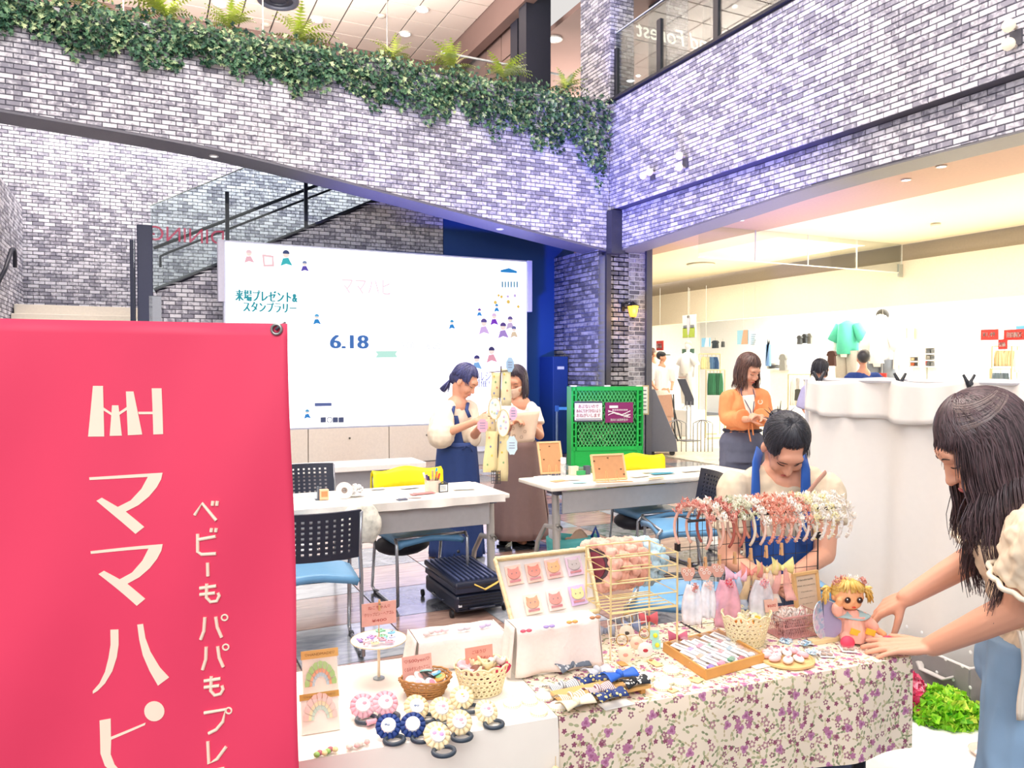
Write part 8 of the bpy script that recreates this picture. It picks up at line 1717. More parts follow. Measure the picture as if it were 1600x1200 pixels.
def peg(c, lab, col='#d9a878'):
 o = empty('clothespin', c, lab, 'clothespin', 'wooden pegs on the grid rack')
 for sg in (-1, 1): m_ = MB().at(c, RT @ RX(sg*.08)); m_.box((0, sg*.003, 0), (.0075, .0028, .036)); m_.build('jaw', M(col, .6), o, bevel=.0006)
 m_ = MB().at(c, RT); m_.cyl((-.0045, 0, .003), (.0045, 0, .003), .003, 8); m_.build('spring', M('#a8a49a', .3, .7), o); return o
def organza(name, cols, dens=.55): return film_mat(name, cols, dens, .5)
plab = ['on the first daisy card', 'on the left end of the wide daisy card', 'on the right end of the wide daisy card', 'above the pink and blue ribbon', 'above the coral ribbon', 'above the yellow ribbon', 'above the rainbow ribbon at the right']
for i, (px, py) in enumerate(((1077, 882), (1102, 880), (1124, 876), (1148, 872), (1173, 866), (1197, 862), (1221, 858))):
 c = PD(px, py, 2.21); peg(c, 'small wooden peg '+plab[i])
 if i < 3:
  c2 = PD(px-(2 if i != 1 else 0), py+14, 2.205); kk = 2.2/F; o = MB().prism([(-10*kk, 9*kk), (10*kk, 9*kk), (11*kk, 0), (5*kk, -12*kk), (-5*kk, -12*kk), (-11*kk, 0)], c2, rgt, Z, FH*.002).build('daisy_card', M('#e0a996', .7)); tag(o, 'pinkish tan daisy patterned tag, %s of three on the grid rack' % ('left', 'middle', 'right')[i], 'card')
  for q in range(4): m_ = MB(); m_.torus(c2-FH*.001+rgt*(-6+4*q)*kk+Z*(4-5*(q % 2))*kk, 2*kk, .6*kk, frameYZ(rgt, FH), 10, 4); m_.build('daisy', M('#fbeae0', .6), o)
 else:
  cl = [('#f4c8dc', '#cfe0f4'), ('#f29a8c', '#f6d8a8'), ('#f6d9a0', '#f9e8d8'), ('#f6ec9c', '#f4b8b0')][i-3]; kk = 2.2/F; o = empty('organza_bow', c, '%s sheer ribbon bow hanging on the grid rack' % ('pink and blue', 'coral and peach', 'golden yellow', 'yellow and salmon')[i-3], 'ribbon', 'sheer bows on the grid rack')
  cb_ = c-Z*28*kk-FH*.005
  for sg in (-1, 1): m_ = MB(); m_.grid(6, 6, lambda u, v: cb_+rgt*sg*u*17*kk+Z*((v-.5)*(6+22*u)*kk+3*kk*u)-FH*(.012*math.sin(math.pi*v)*u), .0008); m_.build('loop', organza('org'+cl[0].strip('#'), cl[0], .8), o, smooth=1)
  m_ = MB(); m_.ell(cb_-FH*.006, (3.5*kk, 3*kk, 4.5*kk), RC, 10, 7); m_.build('knot', M(cl[0], .6), o, smooth=1)
  for sg in (-1, 1): m_ = MB(); m_.grid(4, 10, lambda u, v: cb_+rgt*(sg*(3+12*v)*kk+(u-.5)*12*kk*(.5+v))-Z*v*52*kk-FH*(.006*math.sin(v*6+sg)), .0006); m_.build('tail', organza('orgt'+cl[1].strip('#'), cl[1], .6), o, smooth=1)
for i, (px, py, w, h, col, rc, lab) in enumerate(((1082, 912, 34, 62, '#fbf8fb', '#d88c84', 'white sheer puff ribbon with rose at the left of the grid rack'), (1106, 908, 26, 56, '#fdfafc', '#f2d4cc', 'second white sheer puff ribbon on the grid rack'), (1136, 905, 44, 74, '#f6b8c8', '#e0405c', 'pink sheer puff ribbon with red flower on the grid rack'), (1190, 905, 40, 60, '#e6e4ea', '#f0a8b0', 'grey rainbow sheer ribbon in the middle of the grid rack'))):
 c = PD(px, py, 2.19); kk = c and 2.19/F; o = empty('sheer_puff', c, lab, 'ribbon', 'sheer puffs low on the grid rack')
 m_ = MB(); m_.grid(20, 10, lambda u, v: c+rgt*(w/2*kk*(.25+.75*math.sin(math.pi*(v*.62+.1)))*math.cos(math.pi*u)*-1)-Z*h*kk*v-FH*(.018*math.sin(math.pi*u)+.004*math.sin(18*u)), .0008); m_.build('sheer_cloth', organza('puff%d' % i, col, .75), o, smooth=1)
 mb, tn = ruffle(c-FH*.02-Z*4*kk, 9*kk, 40, None); f_ = mb.build('rose', leaf_mat('rose%d' % i, [rc, rc, '#fbd8d0']), o); set_tone(f_, tn)
p = PD(1205, 946, 2.17); o = MB().at(p, RT @ RX(-.2)).box((0, 0, 0), (.045, .0015, .035)).build('price_card', M('#e3b3a0', .7)); tag(o, 'small tan price card at the foot of the grid rack', 'card')
mb = MB(); text(mb, '¥600', p-tY*.002, tX, Z, .012, .03, .004); mb.build('lettering', REDI, o)
# brooch display rack (cream wire) with cameo brooches
q0 = TP(962, 1040); m_ = MB().at(q0, RT); BRK = M('#f7f0e2', .3, .2)
br_ = empty('brooch_rack', q0, 'small cream wire rack with cameo brooches and rings between riser and packet tray', 'rack')
zf = lambda x, z: (x, .02+.03*z/.12, z)
m_.tube([zf(0, 0), zf(0, .105), zf(.115, .115), zf(.115, 0)], .0018, 6); m_.build('frame', BRK, br_)
for i in range(1, 5): m_ = MB().at(q0, RT); m_.tube([zf(.023*i, .0), zf(.023*i, .11)], .0012, 5); m_.build('wire', BRK, br_)
for z in (.03, .06, .09): m_ = MB().at(q0, RT); m_.tube([zf(0, z), zf(.115, z)], .0012, 5); m_.build('wire', BRK, br_)
def cameo(px, py, r, c1, c2, lab, D_=2.02, ring=False, star=False):
 c = PD(px, py, D_); kk = D_/F; R_ = frameYZ(Z, -FH+Z*.25); o = empty('cameo_brooch' if not ring else 'ring_charm', c, lab, 'brooch', 'brooches on the wire rack')
 if ring: m_ = MB(); m_.torus(c, r*kk, .0012, R_, 22, 6); m_.build('hoop', M('#c9a04c', .3, .8), o, smooth=1); m_ = MB().at(c, R_); m_.ell((0, r*.5*kk, 0), (r*.4*kk, r*.3*kk, r*.2*kk), n=10, m=6); m_.build('charm', M(c1, .4), o, smooth=1); return
 m_ = MB().at(c, R_); m_.lathe([(0, 0), (r*kk, 0), (r*kk, .003), (r*.8*kk, .006), (0, .007)], n=24, wob=lambda t, i: 1+.03*math.cos(16*t)); m_.build('disc', M(c1, .4), o, smooth='auto')
 m_ = MB().at(c, R_); m_.ell((0, 0, .007), (r*.35*kk, r*.25*kk, .0015), n=10, m=6); m_.build('motif', M(c2, .5), o, smooth=1)
cameo(977, 1022, 12, '#f4e0c4', '#e6a08c', 'round cream cameo brooch low on the wire rack, left', 1.97); cameo(979, 988, 12, '#f1e2cc', '#4a4038', 'cream brooch with dark branch on the wire rack, upper left', 2.06); cameo(994, 1004, 10, '#efd8bc', '#e0a090', 'small cream cameo brooch in the middle of the wire rack', 2.02); cameo(1008, 1015, 12, '#efe6de', '#b8303c', 'white brooch with red flag patch on the wire rack', 1.99)
cameo(972, 1000, 9, '#efe4d0', '#fff', 'gold ring charm at the left of the wire rack', 2.01, True); cameo(980, 968, 9, '#dcd4c4', '#fff', 'gold ring charm at the top of the wire rack', 2.08, True); cameo(1007, 990, 8, '#d98c80', '#fff', 'gold ring charm with coral stone on the wire rack', 2.05, True)
for i, (px, py, col, lab) in enumerate(((1024, 993, '#f2e02a', 'upper yellow berry pin on a mint card'), (1027, 1008, '#f5e43a', 'lower yellow berry pin on a mint card'))):
 c = PD(px, py, 2.03); kk = 2.03/F; o = MB().at(c, RC).box((-1*kk, .004, 0), (14*kk, .0015, 15*kk)).build('mint_card', M('#a8e0d4', .6)); tag(o, lab, 'hair pin'); MB().ell(c, 3.6*kk).build('berry', M(col, .4), o, smooth=1)
for i, (px, py, D_, col, c2, lab) in enumerate(((1058, 996, 2.12, '#c2607a', '#a8405c', 'dark rose pair of bows on a clear card behind the wooden tray'), (1012, 966, 2.22, '#d9646e', '#b8404c', 'coral red pair of bows behind the wire rack'), (985, 978, 2.18, '#8090b4', '#5c6c94', 'slate blue bow behind the wire rack'), (945, 985, 2.2, '#a8b0c4', '#8a94ac', 'grey blue wrapped bow right of the riser'))):
 c = PD(px, py, D_); kk = D_/F; o = empty('ribbon_bow', c, lab, 'ribbon')
 for sg in (-1, 1):
  m_ = MB(); m_.grid(6, 6, lambda u, v: c+rgt*sg*u*15*kk+Z*((v-.5)*(6+16*u)*kk)-FH*(.010*math.sin(math.pi*v)*(.3+u)), .003); m_.build('loop', M(col, .6, var=.15, scale=100), o, smooth=1)
 m_ = MB(); m_.ell(c-FH*.006, (3.5*kk, 3.5*kk, 5*kk), RC, 10, 7); m_.build('knot', M(c2, .6), o, smooth=1)
# bow ties on a wooden board
bA = TP(882, 1112); bB = TP(1018, 1083); bd = (bB-bA); Lb = bd.length; bd.normalize(); bn_ = Z.cross(bd); Rb = Matrix((bd, bn_, Z)).transposed()
bo = empty('wooden_board', bA+bd*Lb/2+bn_*.035, 'low wooden board carrying the bow ties', 'board')
m_ = MB().at(bA, Rb); m_.box((Lb/2, .035, .016), (Lb, .07, .008)); m_.build('board', M('#d9a866', .5, bump=.1), bo, bevel=.001)
for x in (.02, Lb-.02): m_ = MB().at(bA, Rb); m_.box((x, .035, .006), (.012, .06, .012)); m_.build('foot', M('#c08a4a', .5), bo)
def stripes(name, a, b, sc, dots=False):
 m = bpy.data.materials.new(name); m.use_nodes = True; nt = m.node_tree; N = nt.nodes; L = nt.links; bs = N['Principled BSDF']; bs.inputs['Roughness'].default_value = .7
 ge = N.new('ShaderNodeNewGeometry'); cr = N.new('ShaderNodeValToRGB'); cr.color_ramp.interpolation = 'CONSTANT'; e = cr.color_ramp.elements; e[0].color = lin(a)+(1,); e[1].color = lin(b)+(1,)
 if dots: t = N.new('ShaderNodeTexVoronoi'); t.inputs['Scale'].default_value = sc; L.new(ge.outputs['Position'], t.inputs['Vector']); L.new(t.outputs['Distance'], cr.inputs[0]); e[1].position = .34; e[0].color, e[1].color = lin(b)+(1,), lin(a)+(1,)
 else: t = N.new('ShaderNodeTexWave'); t.inputs['Scale'].default_value = sc; L.new(ge.outputs['Position'], t.inputs['Vector']); L.new(t.outputs['Fac'], cr.inputs[0]); e[1].position = .55
 L.new(cr.outputs[0], bs.inputs['Base Color']); return m
def bowtie(px, py, h, w, mat, lab, rz=0, group='bow ties on the wooden board', kn=None):
 c = TP(px, py, h); k = k2(c)*1.3; o = empty('bow_tie', c, lab, 'bow', group); R_ = RT @ RZ(rz)
 for sg in (-1, 1):
  b = MB(); b.grid(8, 8, lambda u, v: c+R_ @ Vector((sg*(.04+u)*w/2*k, (v-.5)*(8+13*u)*k*1.2, (4+6.5*math.sin(math.pi*v)*(.35+.65*u)+1.2*math.sin(9*v)*(1-u))*k)), .0028); b.build('wing', mat, o, smooth=1)
 b = MB(); b.ell(c+R_ @ Vector((0, 0, 7*k)), (4*k, 7*k, 5*k), R_, 10, 7); b.build('knot', kn or mat, o, smooth=1)
 b = MB(); b.box(c+R_ @ Vector((0, 0, 1.5*k)), (w*.6*k, 5*k, 1.5*k), R_); b.build('clip', M('#c9c4bc', .3, .6), o)
nd = stripes('navy_dots', '#1f3a7a', '#e8d890', 95, True); bd_ = stripes('black_dots', '#1c2028', '#f4f2ec', 120, True); st1_ = stripes('grey_stripe', '#8a8e94', '#f6f4ee', 60); st2_ = stripes('mauve_stripe', '#8a5a68', '#f2e6e4', 70); ck = stripes('tan_check', '#b09a72', '#f6efdc', 55)
for a in ((892, 1096, .02, 34, ck, 'tan checked bow tie on the board', .2), (924, 1068, .006, 40, nd, 'navy bow tie with yellow dots, back of the board', .15), (934, 1084, .02, 38, st2_, 'mauve striped bow tie in the middle of the board', .3), (951, 1092, .02, 42, nd, 'navy bow tie with yellow dots, front of the board', .2), (968, 1061, .02, 42, M('#2a66cc', .6), 'plain bright blue velvet bow tie', .15), (990, 1072, .02, 36, bd_, 'black bow tie with white dots at the right of the board', .2), (900, 1104, .022, 44, M('#f3e6c4', .7), 'plain cream bow tie at the left end of the board', .25), (878, 1079, .004, 40, st1_, 'grey striped bow tie left of the board', .2), (892, 1046, .004, 44, stripes('slate_print', '#6c7684', '#d4d8dc', 80, True), 'slate wrapped bow tie behind the board', .25), (933, 1055, .004, 32, M('#c4c8d0', .6), 'light grey bow tie behind the navy ones', .2)): bowtie(a[0], a[1], a[2], a[3], a[4], a[5], a[6])
# round white cameo brooches
def wbro(px, py, rx, lab, h=0, c1='#fdf9ee', group='white round brooches'):
 c = TP(px, py, h); k = k2(c); o = empty('round_brooch', c, lab, 'brooch', group); m_ = MB().at(c, RT); m_.lathe([(0, 0), (rx*k, 0), (rx*k, .006), (rx*.8*k, .010), (0, .012)], n=26); m_.build('disc', M(c1, .5), o, smooth='auto')
 m_ = MB()
 for q in range(22): a = 2*math.pi*q/22; m_.ell(c+RT @ Vector((rx*k*math.cos(a), rx*k*math.sin(a), .004)), .0022, n=6, m=4)
 m_.build('bead_trim', M('#f2e2b8', .5), o, smooth=1)
for a in ((1049, 1050, 13, 'white beaded brooch, rear of the group right of the board'), (1009, 1059, 12, 'white beaded brooch next to the black dotted bow'), (1042, 1066, 12, 'white beaded brooch in the middle of the group'), (1034, 1075, 13, 'white beaded brooch at the front of the group'), (1066, 1069, 13, 'white beaded brooch, rightmost, by the paper tag'), (872, 1106, 14, 'white beaded brooch left of the wooden board'), (842, 1115, 13, 'white beaded brooch at the cloth seam'), (852, 1090, 15, 'wrapped white brooch behind the seam')): wbro(*a)
for a in ((800, 1102, 13, 'cream wrapped brooch right of the last rosette'), (828, 1098, 12, 'second cream wrapped brooch near the seam')): wbro(*a, group='cream wrapped brooches')
for i, (px, py) in enumerate(((815, 1095), (850, 1080), (795, 1098))):
 p = TP(px, py); k = k2(p); m_ = MB(); m_.grid(10, 8, lambda u, v: p+RT @ Vector(((u-.5)*44*k, (v-.5)*34*k, .003+9*k*math.sin(math.pi*u)*math.sin(math.pi*v)+.003*math.sin(14*u+9*v+i))), .0006); o = m_.build('plastic_wrap', FILM, smooth=1); tag(o, 'crinkled clear packet %s' % ('between the rosettes and the seam', 'behind the striped bow tie', 'just right of the last rosette')[i], 'wrap')
def papertag(px, py, w, h, rz, lab, col='#eccf96', hole=True, hh=0):
 p = TP(px, py, hh+.0015); k = k2(p); R_ = RT @ RZ(rz); o = MB().at(p, R_).prism([(-w/2*k, -h/2*k*1.8), (w/2*k, -h/2*k*1.8), (w/2*k, h/2*k*1.4), (w/3*k, h/2*k*1.8), (-w/3*k, h/2*k*1.8), (-w/2*k, h/2*k*1.4)], (0, 0, 0), (1, 0, 0), (0, 1, 0), (0, 0, .0012)).build('paper_tag', M(col, .7)); tag(o, lab, 'tag')
 if hole: m_ = MB().at(p, R_); m_.torus((0, h*.55*k, .0016), 2.2*k, .6*k, n=12, m=5); m_.build('eyelet', M('#b8502c', .5), o)
papertag(1086, 1062, 20, 12, .5, 'brown paper tag lying right of the white brooches'); papertag(1051, 1079, 15, 7, .3, 'small brown paper tag at the front of the brooches'); papertag(1022, 1036, 13, 16, .1, 'brown hanging tag under the flag brooch'); papertag(972, 1037, 12, 10, 0, 'tan tag under the left cameo', '#d9a25c', False)
for i, (px, py, w, h, lab) in enumerate(((962, 1101, 52, 12, 'blank white card hanging over the front edge below the board'), (1190, 1041, 34, 7, 'blank white card in front of the wooden tray'), (1048, 1010, 34, 16, 'white card with blue print behind the tray corner'))):
 p = TP(px, py, .001); k = k2(p); o = MB().at(p, RT @ RZ(.08)).box((0, 0, .001), (w*k, h*k*2, .0012)).build('white_card', WH); tag(o, lab, 'card')
 if i == 2: mb = MB(); text(mb, 'ヘアピン', p+Z*.0025, tX, tY, 8*k, 26*k, .002); mb.build('lettering', M('#5a6aa8'), o)
# wooden tray with hair pin packets
tA = TP(1103, 1062); tB = TP(1192, 1036); tC = TP(1038, 1018); e1 = (tB-tA); L1 = e1.length; e1.normalize(); e2 = Z.cross(e1); L2 = .17; Rt_ = Matrix((e1, e2, Z)).transposed()
wt = empty('wooden_tray', tA+e1*L1/2+e2*L2/2, 'shallow wooden tray filled with hair pin packets', 'tray'); WDm = M('#d39a52', .5, bump=.1)
e3 = (tC-tA); L2 = e3.length; e3.normalize()
def TT(x, y, z=0): return tA+e1*x+e3*y+Z*z
m_ = MB(); m_.add([TT(0, 0, .002), TT(L1, 0, .002), TT(L1, L2, .002), TT(0, L2, .002), TT(0, 0, .006), TT(L1, 0, .006), TT(L1, L2, .006), TT(0, L2, .006)], [(3, 2, 1, 0), (4, 5, 6, 7), (0, 1, 5, 4), (1, 2, 6, 5), (2, 3, 7, 6), (3, 0, 4, 7)]); m_.build('tray_floor', M('#e3b878', .5), wt)
for pa, pb in (((0, 0), (L1, 0)), ((L1, 0), (L1, L2)), ((L1, L2), (0, L2)), ((0, L2), (0, 0))):
 a_, b_ = TT(*pa), TT(*pb); d_ = (b_-a_); l_ = d_.length; d_.normalize(); Rw = Matrix((d_, Z.cross(d_), Z)).transposed(); m_ = MB().at(a_, Rw); m_.box((l_/2, 0, .0125), (l_+.006, .006, .025)); m_.build('side', WDm, wt, bevel=.001)
pcs = ['#8a6ac0', '#d88aa8', '#5a9a7a', '#a03a5a', '#c8ccd4', '#e8a88c', '#7f8fb8', '#d4506c', '#9ab8c8', '#c88a6a']
for i in range(15):
 r_, c_ = divmod(i, 5); x = L1*(.14+.18*c_+.03*r_); y = L2*(.2+.28*r_); c = TT(x, y, .012+.003*(i % 3)); dirp = (e3*.9-e1*.5).normalized(); X = dirp.cross(Z); R_ = Matrix((X, dirp, X.cross(dirp))).transposed() @ RX(.16)
 o = empty('hair_pin_packet', c, 'clear packet with %s ribbon pin in the wooden tray, %s row, %s from left' % (('violet', 'pink', 'green', 'wine red', 'silver', 'peach', 'slate', 'crimson', 'pale blue', 'tan')[i % 10], ('front', 'middle', 'back')[r_], ('first', 'second', 'third', 'fourth', 'fifth')[c_]), 'packet', 'packets in the wooden tray, %s row' % ('front', 'middle', 'back')[r_])
 m_ = MB().at(c, R_); m_.box((0, 0, 0), (.03, .075, .0016)); m_.build('backing', M('#fbf7f4', .5), o); m_ = MB().at(c, R_); m_.box((0, .014, .0025), (.002, .034, .0016)); m_.build('pin', M('#a8a9b2', .3, .5), o)
 m_ = MB().at(c, R_)
 for sg in (-1, 1): m_.ell((sg*.0065, -.014, .005), (.0075, .009, .004), n=8, m=6)
 m_.build('ribbon', M(pcs[i % 10], .6), o, smooth=1); m_ = MB().at(c, R_); m_.box((0, 0, .0095), (.032, .078, .0005)); m_.build('film', FILM, o)
# round wooden board of pink pastry charms
p = TP(1228, 1032); k = k2(p); o = empty('round_board', p, 'round wooden board with handle carrying pink pastry-shaped charms', 'board'); m_ = MB().at(p, RT); m_.lathe([(0, 0), (40*k, 0), (43*k, 2*k), (43*k, 5*k), (40*k, 5.6*k), (39*k, 3.6*k), (0, 3.4*k)], n=40); m_.build('disc', M('#e6c083', .5, bump=.1), o, smooth='auto'); m_ = MB().at(p, RT); m_.torus((-44*k, 14*k, 3*k), 7*k, 2*k, n=16, m=6); m_.build('handle', M('#e6c083', .5), o, smooth=1)
for i, (dx, dy, rx) in enumerate(((-30, -6, 11), (-12, -20, 13), (10, -22, 12), (30, -8, 11), (-34, 12, 9), (-16, 6, 11), (4, 2, 12), (20, 8, 10), (-22, 24, 9), (0, 22, 10), (14, 26, 9), (-6, 32, 8), (34, 12, 8))):
 c = p+RT @ Vector((dx*k*.85, dy*k*.85, 4*k+4.5*k+(3*k if i in (6, 7) else 0))); q = empty('pastry_charm', c, '%s puffed pastry charm on the round board, %s' % (('pink', 'blush', 'white', 'deep pink')[i % 4], ('left', 'front left', 'front right', 'right', 'far left', 'inner left', 'centre', 'inner right', 'back left', 'back middle', 'back right', 'rearmost', 'far right')[i]), 'charm', 'pastry charms on the round board')
 m_ = MB().at(c, RT @ RZ(i*.7)); m_.ell((0, 0, 0), (rx*k, rx*.62*k, 5*k), n=14, m=8); m_.build('puff', M(['#f8c8cc', '#fbe2e0', '#fdf3ee', '#f4b4bc'][i % 4], .5), q, smooth=1)
 m_ = MB().at(c, RT @ RZ(i*.7)); m_.ell((0, 0, 3*k), (rx*.55*k, rx*.3*k, 2.6*k), n=10, m=6); m_.build('icing', M(['#ffffff', '#f0a0b0', '#d8707c', '#fff4f4'][i % 4], .4), q, smooth=1)
 for sg in (-1, 1): m_ = MB().at(c, RT @ RZ(i*.7)); m_.ell((sg*rx*.25*k, -1*k, 5.2*k), (.9*k, .9*k, .5*k), n=6, m=4); m_.build('dot', M('#7a4a40', .5), q)
# pink wire basket with cream ruffles, certificate, hologram fan
p = TP(1236, 990); k = k2(p); o = empty('wire_basket', p, 'dusty pink wire mesh basket with cream ruffled bands behind the round board', 'basket'); PW = M('#dca09c', .4, .2)
bw, bd2, bh = 66*k, 44*k, 34*k
for z in (0, .5, 1): q_ = 1+.1*z; m_ = MB().at(p, RT); m_.tube([(-bw/2*q_, -bd2/2*q_, bh*z+.002), (bw/2*q_, -bd2/2*q_, bh*z+.002), (bw/2*q_, bd2/2*q_, bh*z+.002), (-bw/2*q_, bd2/2*q_, bh*z+.002)], .0015 if z != 1 else .0026, 6, closed=True); m_.build('hoop', PW, o)
mesh_ = MB().at(p, RT)
for i in range(21):
 x = -bw/2+bw*i/20
 for sg in (-1, 1):
  mesh_.tube([(x, sg*bd2/2, .002), (min(max(x+.02, -bw/2), bw/2)*1.1, sg*bd2/2*1.1, bh)], .0007, 3); mesh_.tube([(x, sg*bd2/2, .002), (min(max(x-.02, -bw/2), bw/2)*1.1, sg*bd2/2*1.1, bh)], .0007, 3)
for i in range(12):
 y = -bd2/2+bd2*i/11
 for sg in (-1, 1): mesh_.tube([(sg*bw/2, y, .002), (sg*bw/2*1.1, y*1.1, bh)], .0007, 3)
tag(mesh_.build('mesh_wires', PW, o), kind='stuff')
m_ = MB().at(p, RT); m_.box((0, 0, .003), (bw, bd2, .002)); m_.build('base', PW, o)
m_ = MB().at(p, RT); m_.tube([(-.01, -bd2/2, bh), (-.005, -bd2/2-.004, bh+.02), (.01, -bd2/2-.004, bh+.02), (.015, -bd2/2, bh)], .0015, 6); m_.build('handle', PW, o)
for i in range(5):
 c = p+RT @ Vector(((-24+12*i)*k, 4*k*math.sin(i*2), (28+3*math.sin(i))*k)); mb, tn = ruffle(c, 13*k, 70, None); f_ = mb.build('ruffled_band', leaf_mat('ruf%d' % i, ['#f2cfc0', '#fdeee2', '#ffffff'])); set_tone(f_, tn); tag(f_, 'cream and blush ruffled hair band in the pink wire basket, %s' % ('leftmost', 'second from left', 'middle', 'second from right', 'rightmost')[i], 'hair band', 'ruffled bands in the pink basket')
for i in range(3):
 c = p+RT @ Vector(((-18+18*i)*k, 0, 12*k)); mb, tn = ruffle(c, 15*k, 60, None); f_ = mb.build('lace_scrap', leaf_mat('scr%d' % i, ['#a87070', '#d8a09c', '#f0c8c0'])); set_tone(f_, tn); tag(f_, 'dusty rose lace band low in the pink wire basket, %s' % ('left', 'middle', 'right')[i], 'hair band', 'rose lace bands in the pink basket')
p = TP(1281, 985, .0)+tY*.04; k = k2(p); Rf = RT @ RZ(.12) @ RX(-.14); o = empty('certificate_frame', p, 'light wooden frame with a printed certificate behind the doll', 'frame'); fw, fh = 54*k, 84*k
for c_, d_ in (((0, 0, .004), (fw, .012, .009)), ((0, 0, fh-.004), (fw, .012, .009)), ((-fw/2+.004, 0, fh/2), (.009, .012, fh)), ((fw/2-.004, 0, fh/2), (.009, .012, fh))): m_ = MB().at(p, Rf); m_.box(c_, d_); m_.build('moulding', M('#e9be82', .5), o, bevel=.001)
m_ = MB().at(p, Rf); m_.box((0, .002, fh/2), (fw-.012, .003, fh-.012)); m_.build('sheet', M('#e2cdb4', .6), o)
for j, (t, h_, w_) in enumerate((('Handmade', .008, .6), ('Hair Accessory', .006, .7), ('Certificate', .0045, .45), ('hand made with love', .004, .6), ('for little ones', .004, .4))): mb = MB(); text(mb, t, p+Rf @ Vector((0, -.0004, fh*(.86-.11*j))), Rf @ Vector((1, 0, 0)), Rf @ Vector((0, 0, 1)), h_, fw*w_, .004); mb.build('lettering', M('#6e6258', .6), o)
p = TP(1287, 1000); k = k2(p); m = bpy.data.materials.new('holographic'); m.use_nodes = True; nt = m.node_tree; N = nt.nodes; L = nt.links; bs = N['Principled BSDF']; bs.inputs['Metallic'].default_value = .5; bs.inputs['Roughness'].default_value = .2
ge = N.new('ShaderNodeNewGeometry'); wv = N.new('ShaderNodeTexNoise'); wv.inputs['Scale'].default_value = 22; wv.inputs['Distortion'].default_value = 2; L.new(ge.outputs['Position'], wv.inputs['Vector']); cr = N.new('ShaderNodeValToRGB'); e = cr.color_ramp.elements; e[0].position = .3; e[0].color = lin('#9fd4f4')+(1,); e[1].position = .7; e[1].color = lin('#d8b4f4')+(1,); q_ = e.new(.5); q_.color = lin('#f4f8ff')+(1,); L.new(wv.outputs['Fac'], cr.inputs[0]); L.new(cr.outputs[0], bs.inputs['Base Color'])
o = empty('holographic_disc', p, 'shiny pale blue and lilac folded disc standing left of the doll', 'mirror'); rr = 30*k
m_ = MB().at(p+Z*(rr+.004), RT @ RZ(.35) @ RX(-.15)); m_.prism([(rr*math.cos(a), rr*math.sin(a)) for a in np.linspace(math.pi/2, 3*math.pi/2, 20)], (0, 0, 0), (1, 0, 0), (0, 0, 1), (0, .003, 0)); m_.build('left_half', m, o)
m_ = MB().at(p+Z*(rr+.004), RT @ RZ(-.6) @ RX(-.15)); m_.prism([(rr*math.cos(a), rr*math.sin(a)) for a in np.linspace(-math.pi/2, math.pi/2, 20)], (0, 0, 0), (1, 0, 0), (0, 0, 1), (0, .003, 0)); m_.build('right_half', M('#a99ab8', .3, .3), o)
p = TP(1290, 1003); o = MB().at(p, RT).box((0, 0, .006), (60*k, 12*k, .012)).build('wooden_stand', M('#ecd3a0', .5), bevel=.001); tag(o, 'flat pale wooden stand in front of the shiny disc', 'stand')
for i, (px, py, col, lab) in enumerate(((1228, 1003, '#8cc8e8', 'pale blue lace packet in front of the pink basket'), (1258, 1006, '#7ab8e0', 'sky blue lace packet left of the wooden stand'), (1268, 1020, '#a8d0ec', 'light blue packet tucked under the card packs'))):
 p = TP(px, py, .004*i); mb, tn = ruffle(p+Z*.006, .018, 60, None)
 for v in range(len(mb.v)): x, y, z = mb.v[v]; mb.v[v] = (p.x+(x-p.x)*1.5, p.y+(y-p.y)*1.3, p.z+abs(z-p.z)*.4)
 o = mb.build('lace_packet', leaf_mat('lace%d' % i, [col, '#d4ecf8', '#ffffff'])); set_tone(o, tn); tag(o, lab, 'packet')
for i, (px, py, rz, lab) in enumerate(((1290, 1022, -.5, 'clear packet with two small brown bows, left of the pair'), (1324, 1014, -.5, 'clear packet with two grey brown bows, right of the pair'), (1368, 1010, .2, 'round lace packet under the fingers'))):
 p = TP(px, py, .002); o = empty('bow_pair_packet', p, lab, 'packet', 'flat packets near the hand')
 m_ = MB().at(p, RT @ RZ(rz)); m_.box((0, 0, .001), (.04, .055, .001)); m_.build('card', M('#f8f2ee', .6), o)
 for j in (-1, 1):
  for sg in (-1, 1): m_ = MB().at(p, RT @ RZ(rz)); m_.ell((sg*.008, j*.013, .005), (.008, .0065, .0035), n=10, m=6); m_.build('bow', M('#b49a88' if i < 2 else '#f2efea', .6, var=.3, scale=200), o, smooth=1)
 m_ = MB().at(p, RT @ RZ(rz)); m_.box((0, 0, .0095), (.042, .058, .0006)); m_.build('film', FILM, o)
# doll (plain generic rag doll)
p = TP(1340, 1002); k = k2(p); dl_ = empty('doll', p, 'seated blond toy doll in pink romper and grey frilled collar', 'doll')
DSK = M('#f3b07c', .45); Tt = lambda x, y, z: p+rgt*x*k-FH*y*k*-1+Z*z*k
b = MB(); hd = Tt(-14, 4, 72); b.ell(hd, (26*k, 23*k, 26*k), None, 20, 14)
b = MB().at(hd, RC); b.ell((0, 0, 0), (23*k, 21*k, 22*k), n=22, m=14); b.ell((0, -10*k, -9*k), (17*k, 11*k, 11*k)); b.ell((0, -21*k, -5*k), (2.2*k, 2*k, 1.8*k)); b.ell((-23*k, 2*k, -4*k), (3*k, 4*k, 5*k)); b.ell((23*k, 2*k, -4*k), (3*k, 4*k, 5*k)); b.tube([(0, 2*k, -18*k), (2*k, 4*k, -32*k)], 7*k, 10)
b.at((0, 0, 0)); limb(b, [Tt(-26, -2, 44), Tt(-36, -6, 50), Tt(-34, -10, 64)], [6*k, 5.5*k, 5*k]); b.ell(Tt(-33, -11, 68), 5.5*k); limb(b, [Tt(10, -2, 38), Tt(24, -6, 22), Tt(34, -8, 16)], [6*k, 5.5*k, 5*k]); b.ell(Tt(36, -9, 14), 5.5*k)
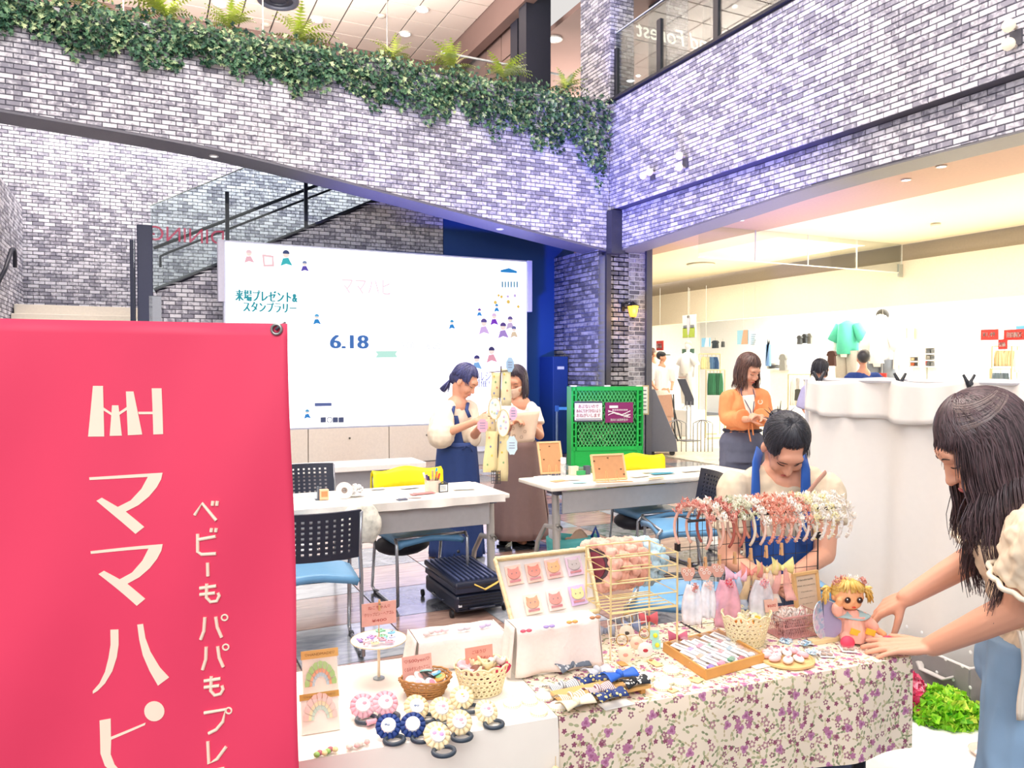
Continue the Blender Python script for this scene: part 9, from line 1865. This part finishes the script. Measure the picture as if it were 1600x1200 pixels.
remesh(b, 'body', DSK, .0028, dl_, 3)
PK = M('#f6b7a2', .8, scale=90, var=.06)
b = MB(); b.tube([Tt(-10, 2, 50), Tt(-10, 0, 36), Tt(-8, 0, 16), Tt(-8, 0, 4)], [12*k, 22*k, 25*k, 26*k], 16, flat=.75, up=FH); limb(b, [Tt(-26, 0, 44), Tt(-35, -4, 48), Tt(-35, -7, 56)], [9*k, 8*k, 8*k]); limb(b, [Tt(8, 0, 38), Tt(22, -5, 24)], [9*k, 8.5*k])
limb(b, [Tt(-18, -2, 10), Tt(-26, -24, 8)], [11*k, 9*k]); limb(b, [Tt(4, -2, 10), Tt(26, -22, 7)], [11*k, 9*k]); remesh(b, 'romper', PK, .003, dl_, 2, .0025, 60)
for x, y in ((-29, -30), (33, -29)): m_ = MB(); m_.ell(Tt(x, y, 9), (11*k, 8*k, 10*k), RC, 14, 9); m_.build('bootie', M('#ee4664', .6), dl_, smooth=1)
m_ = MB(); m_.grid(28, 3, lambda u, v: Tt(-9, 0, 49)+rgt*((9+19*v)*k*math.cos(2*math.pi*u))+FH*((6+14*v)*k*math.sin(2*math.pi*u))-Z*(9*v-1.5*math.sin(22*u)*v)*k, .002); m_.build('frilled_collar', M('#a9c4c4', .7), dl_, smooth=1)
m_ = MB(); m_.grid(8, 4, lambda u, v: Tt(-20+24*u, -17, 44-12*v*math.sin(math.pi*u)), .002); m_.build('bib', M('#eab3a4', .7), dl_, smooth=1)
for x in (-14, 10): m_ = MB(); m_.box(Tt(x, -22, 22), (14*k, 3*k, 9*k), RC @ RY(.3)); m_.build('patch', M('#f2c23a', .6), dl_)
hc_ = M('#f1c45a', .6); hm = hair_mat('doll_hair', '#e0a83c', '#f8dc8c', .6); m_ = MB().at(hd, RC); m_.ell((0, 4*k, 5*k), (25*k, 22*k, 22*k), n=20, m=12)
for i in range(260):
 a = rnd.uniform(-2.2, 2.2)+math.pi/2; r0 = 24*k; top = Vector((2*k, 0, 27*k)); t_ = rnd.uniform(.75, 1.1); e_ = Vector((math.cos(a)*25*k, -abs(math.sin(a))*21.5*k*(1 if rnd.random() < .6 else -1), 27*k*math.cos(t_)-4*k)); mid = (top+e_)*.5; mid = mid.normalized()*27*k; m_.tube([top, mid, e_], [1.4*k, 1.6*k, .8*k], 4)
for sg in (-1, 1):
 for i in range(50): c0 = Vector((sg*24*k, 4*k, 8*k)); e_ = Vector((sg*rnd.uniform(30, 40)*k, rnd.uniform(-4, 10)*k, rnd.uniform(-16, 12)*k)); m_.tube([c0, (c0+e_)*.5+Vector((sg*4*k, 0, 3*k)), e_], [1.6*k, 2*k, .8*k], 4)
m_.build('hair', hm, dl_, smooth=1)
for sg in (-1, 1):
 m_ = MB().at(hd, RC); m_.ell((sg*9.5*k, -20.2*k, -2*k), (4*k, 2*k, 4.4*k), n=14, m=9); m_.build('eye', M('#33201a', .2), dl_, smooth=1); m_ = MB().at(hd, RC); m_.ell((sg*9.5*k-1*k, -22*k, -.6*k), (1.1*k, .8*k, 1.2*k), n=8, m=5); m_.build('eye_glint', M('#ffffff', .2), dl_); m_ = MB().at(hd, RC); m_.torus((sg*9.5*k, -20.6*k, -2*k), 4.4*k, .6*k, RX(math.pi/2), 16, 5); m_.build('eyelash', M('#6a3c24', .5), dl_)
m_ = MB().at(hd, RC); m_.ell((0, -21.6*k, -13*k), (3.2*k, 1.6*k, 1.3*k), n=10, m=6); m_.build('mouth', M('#d8402c', .4), dl_, smooth=1)
for i in range(7): a = math.pi*(i+.5)/7; mb, tn = ruffle(hd+RC @ Vector((24*k*math.cos(a), -6*k, 18*k+11*k*math.sin(a))), 6.5*k, 26, None); f_ = mb.build('headband_flower', rmat(cw if i in (2, 3) else ro), dl_); set_tone(f_, tn)
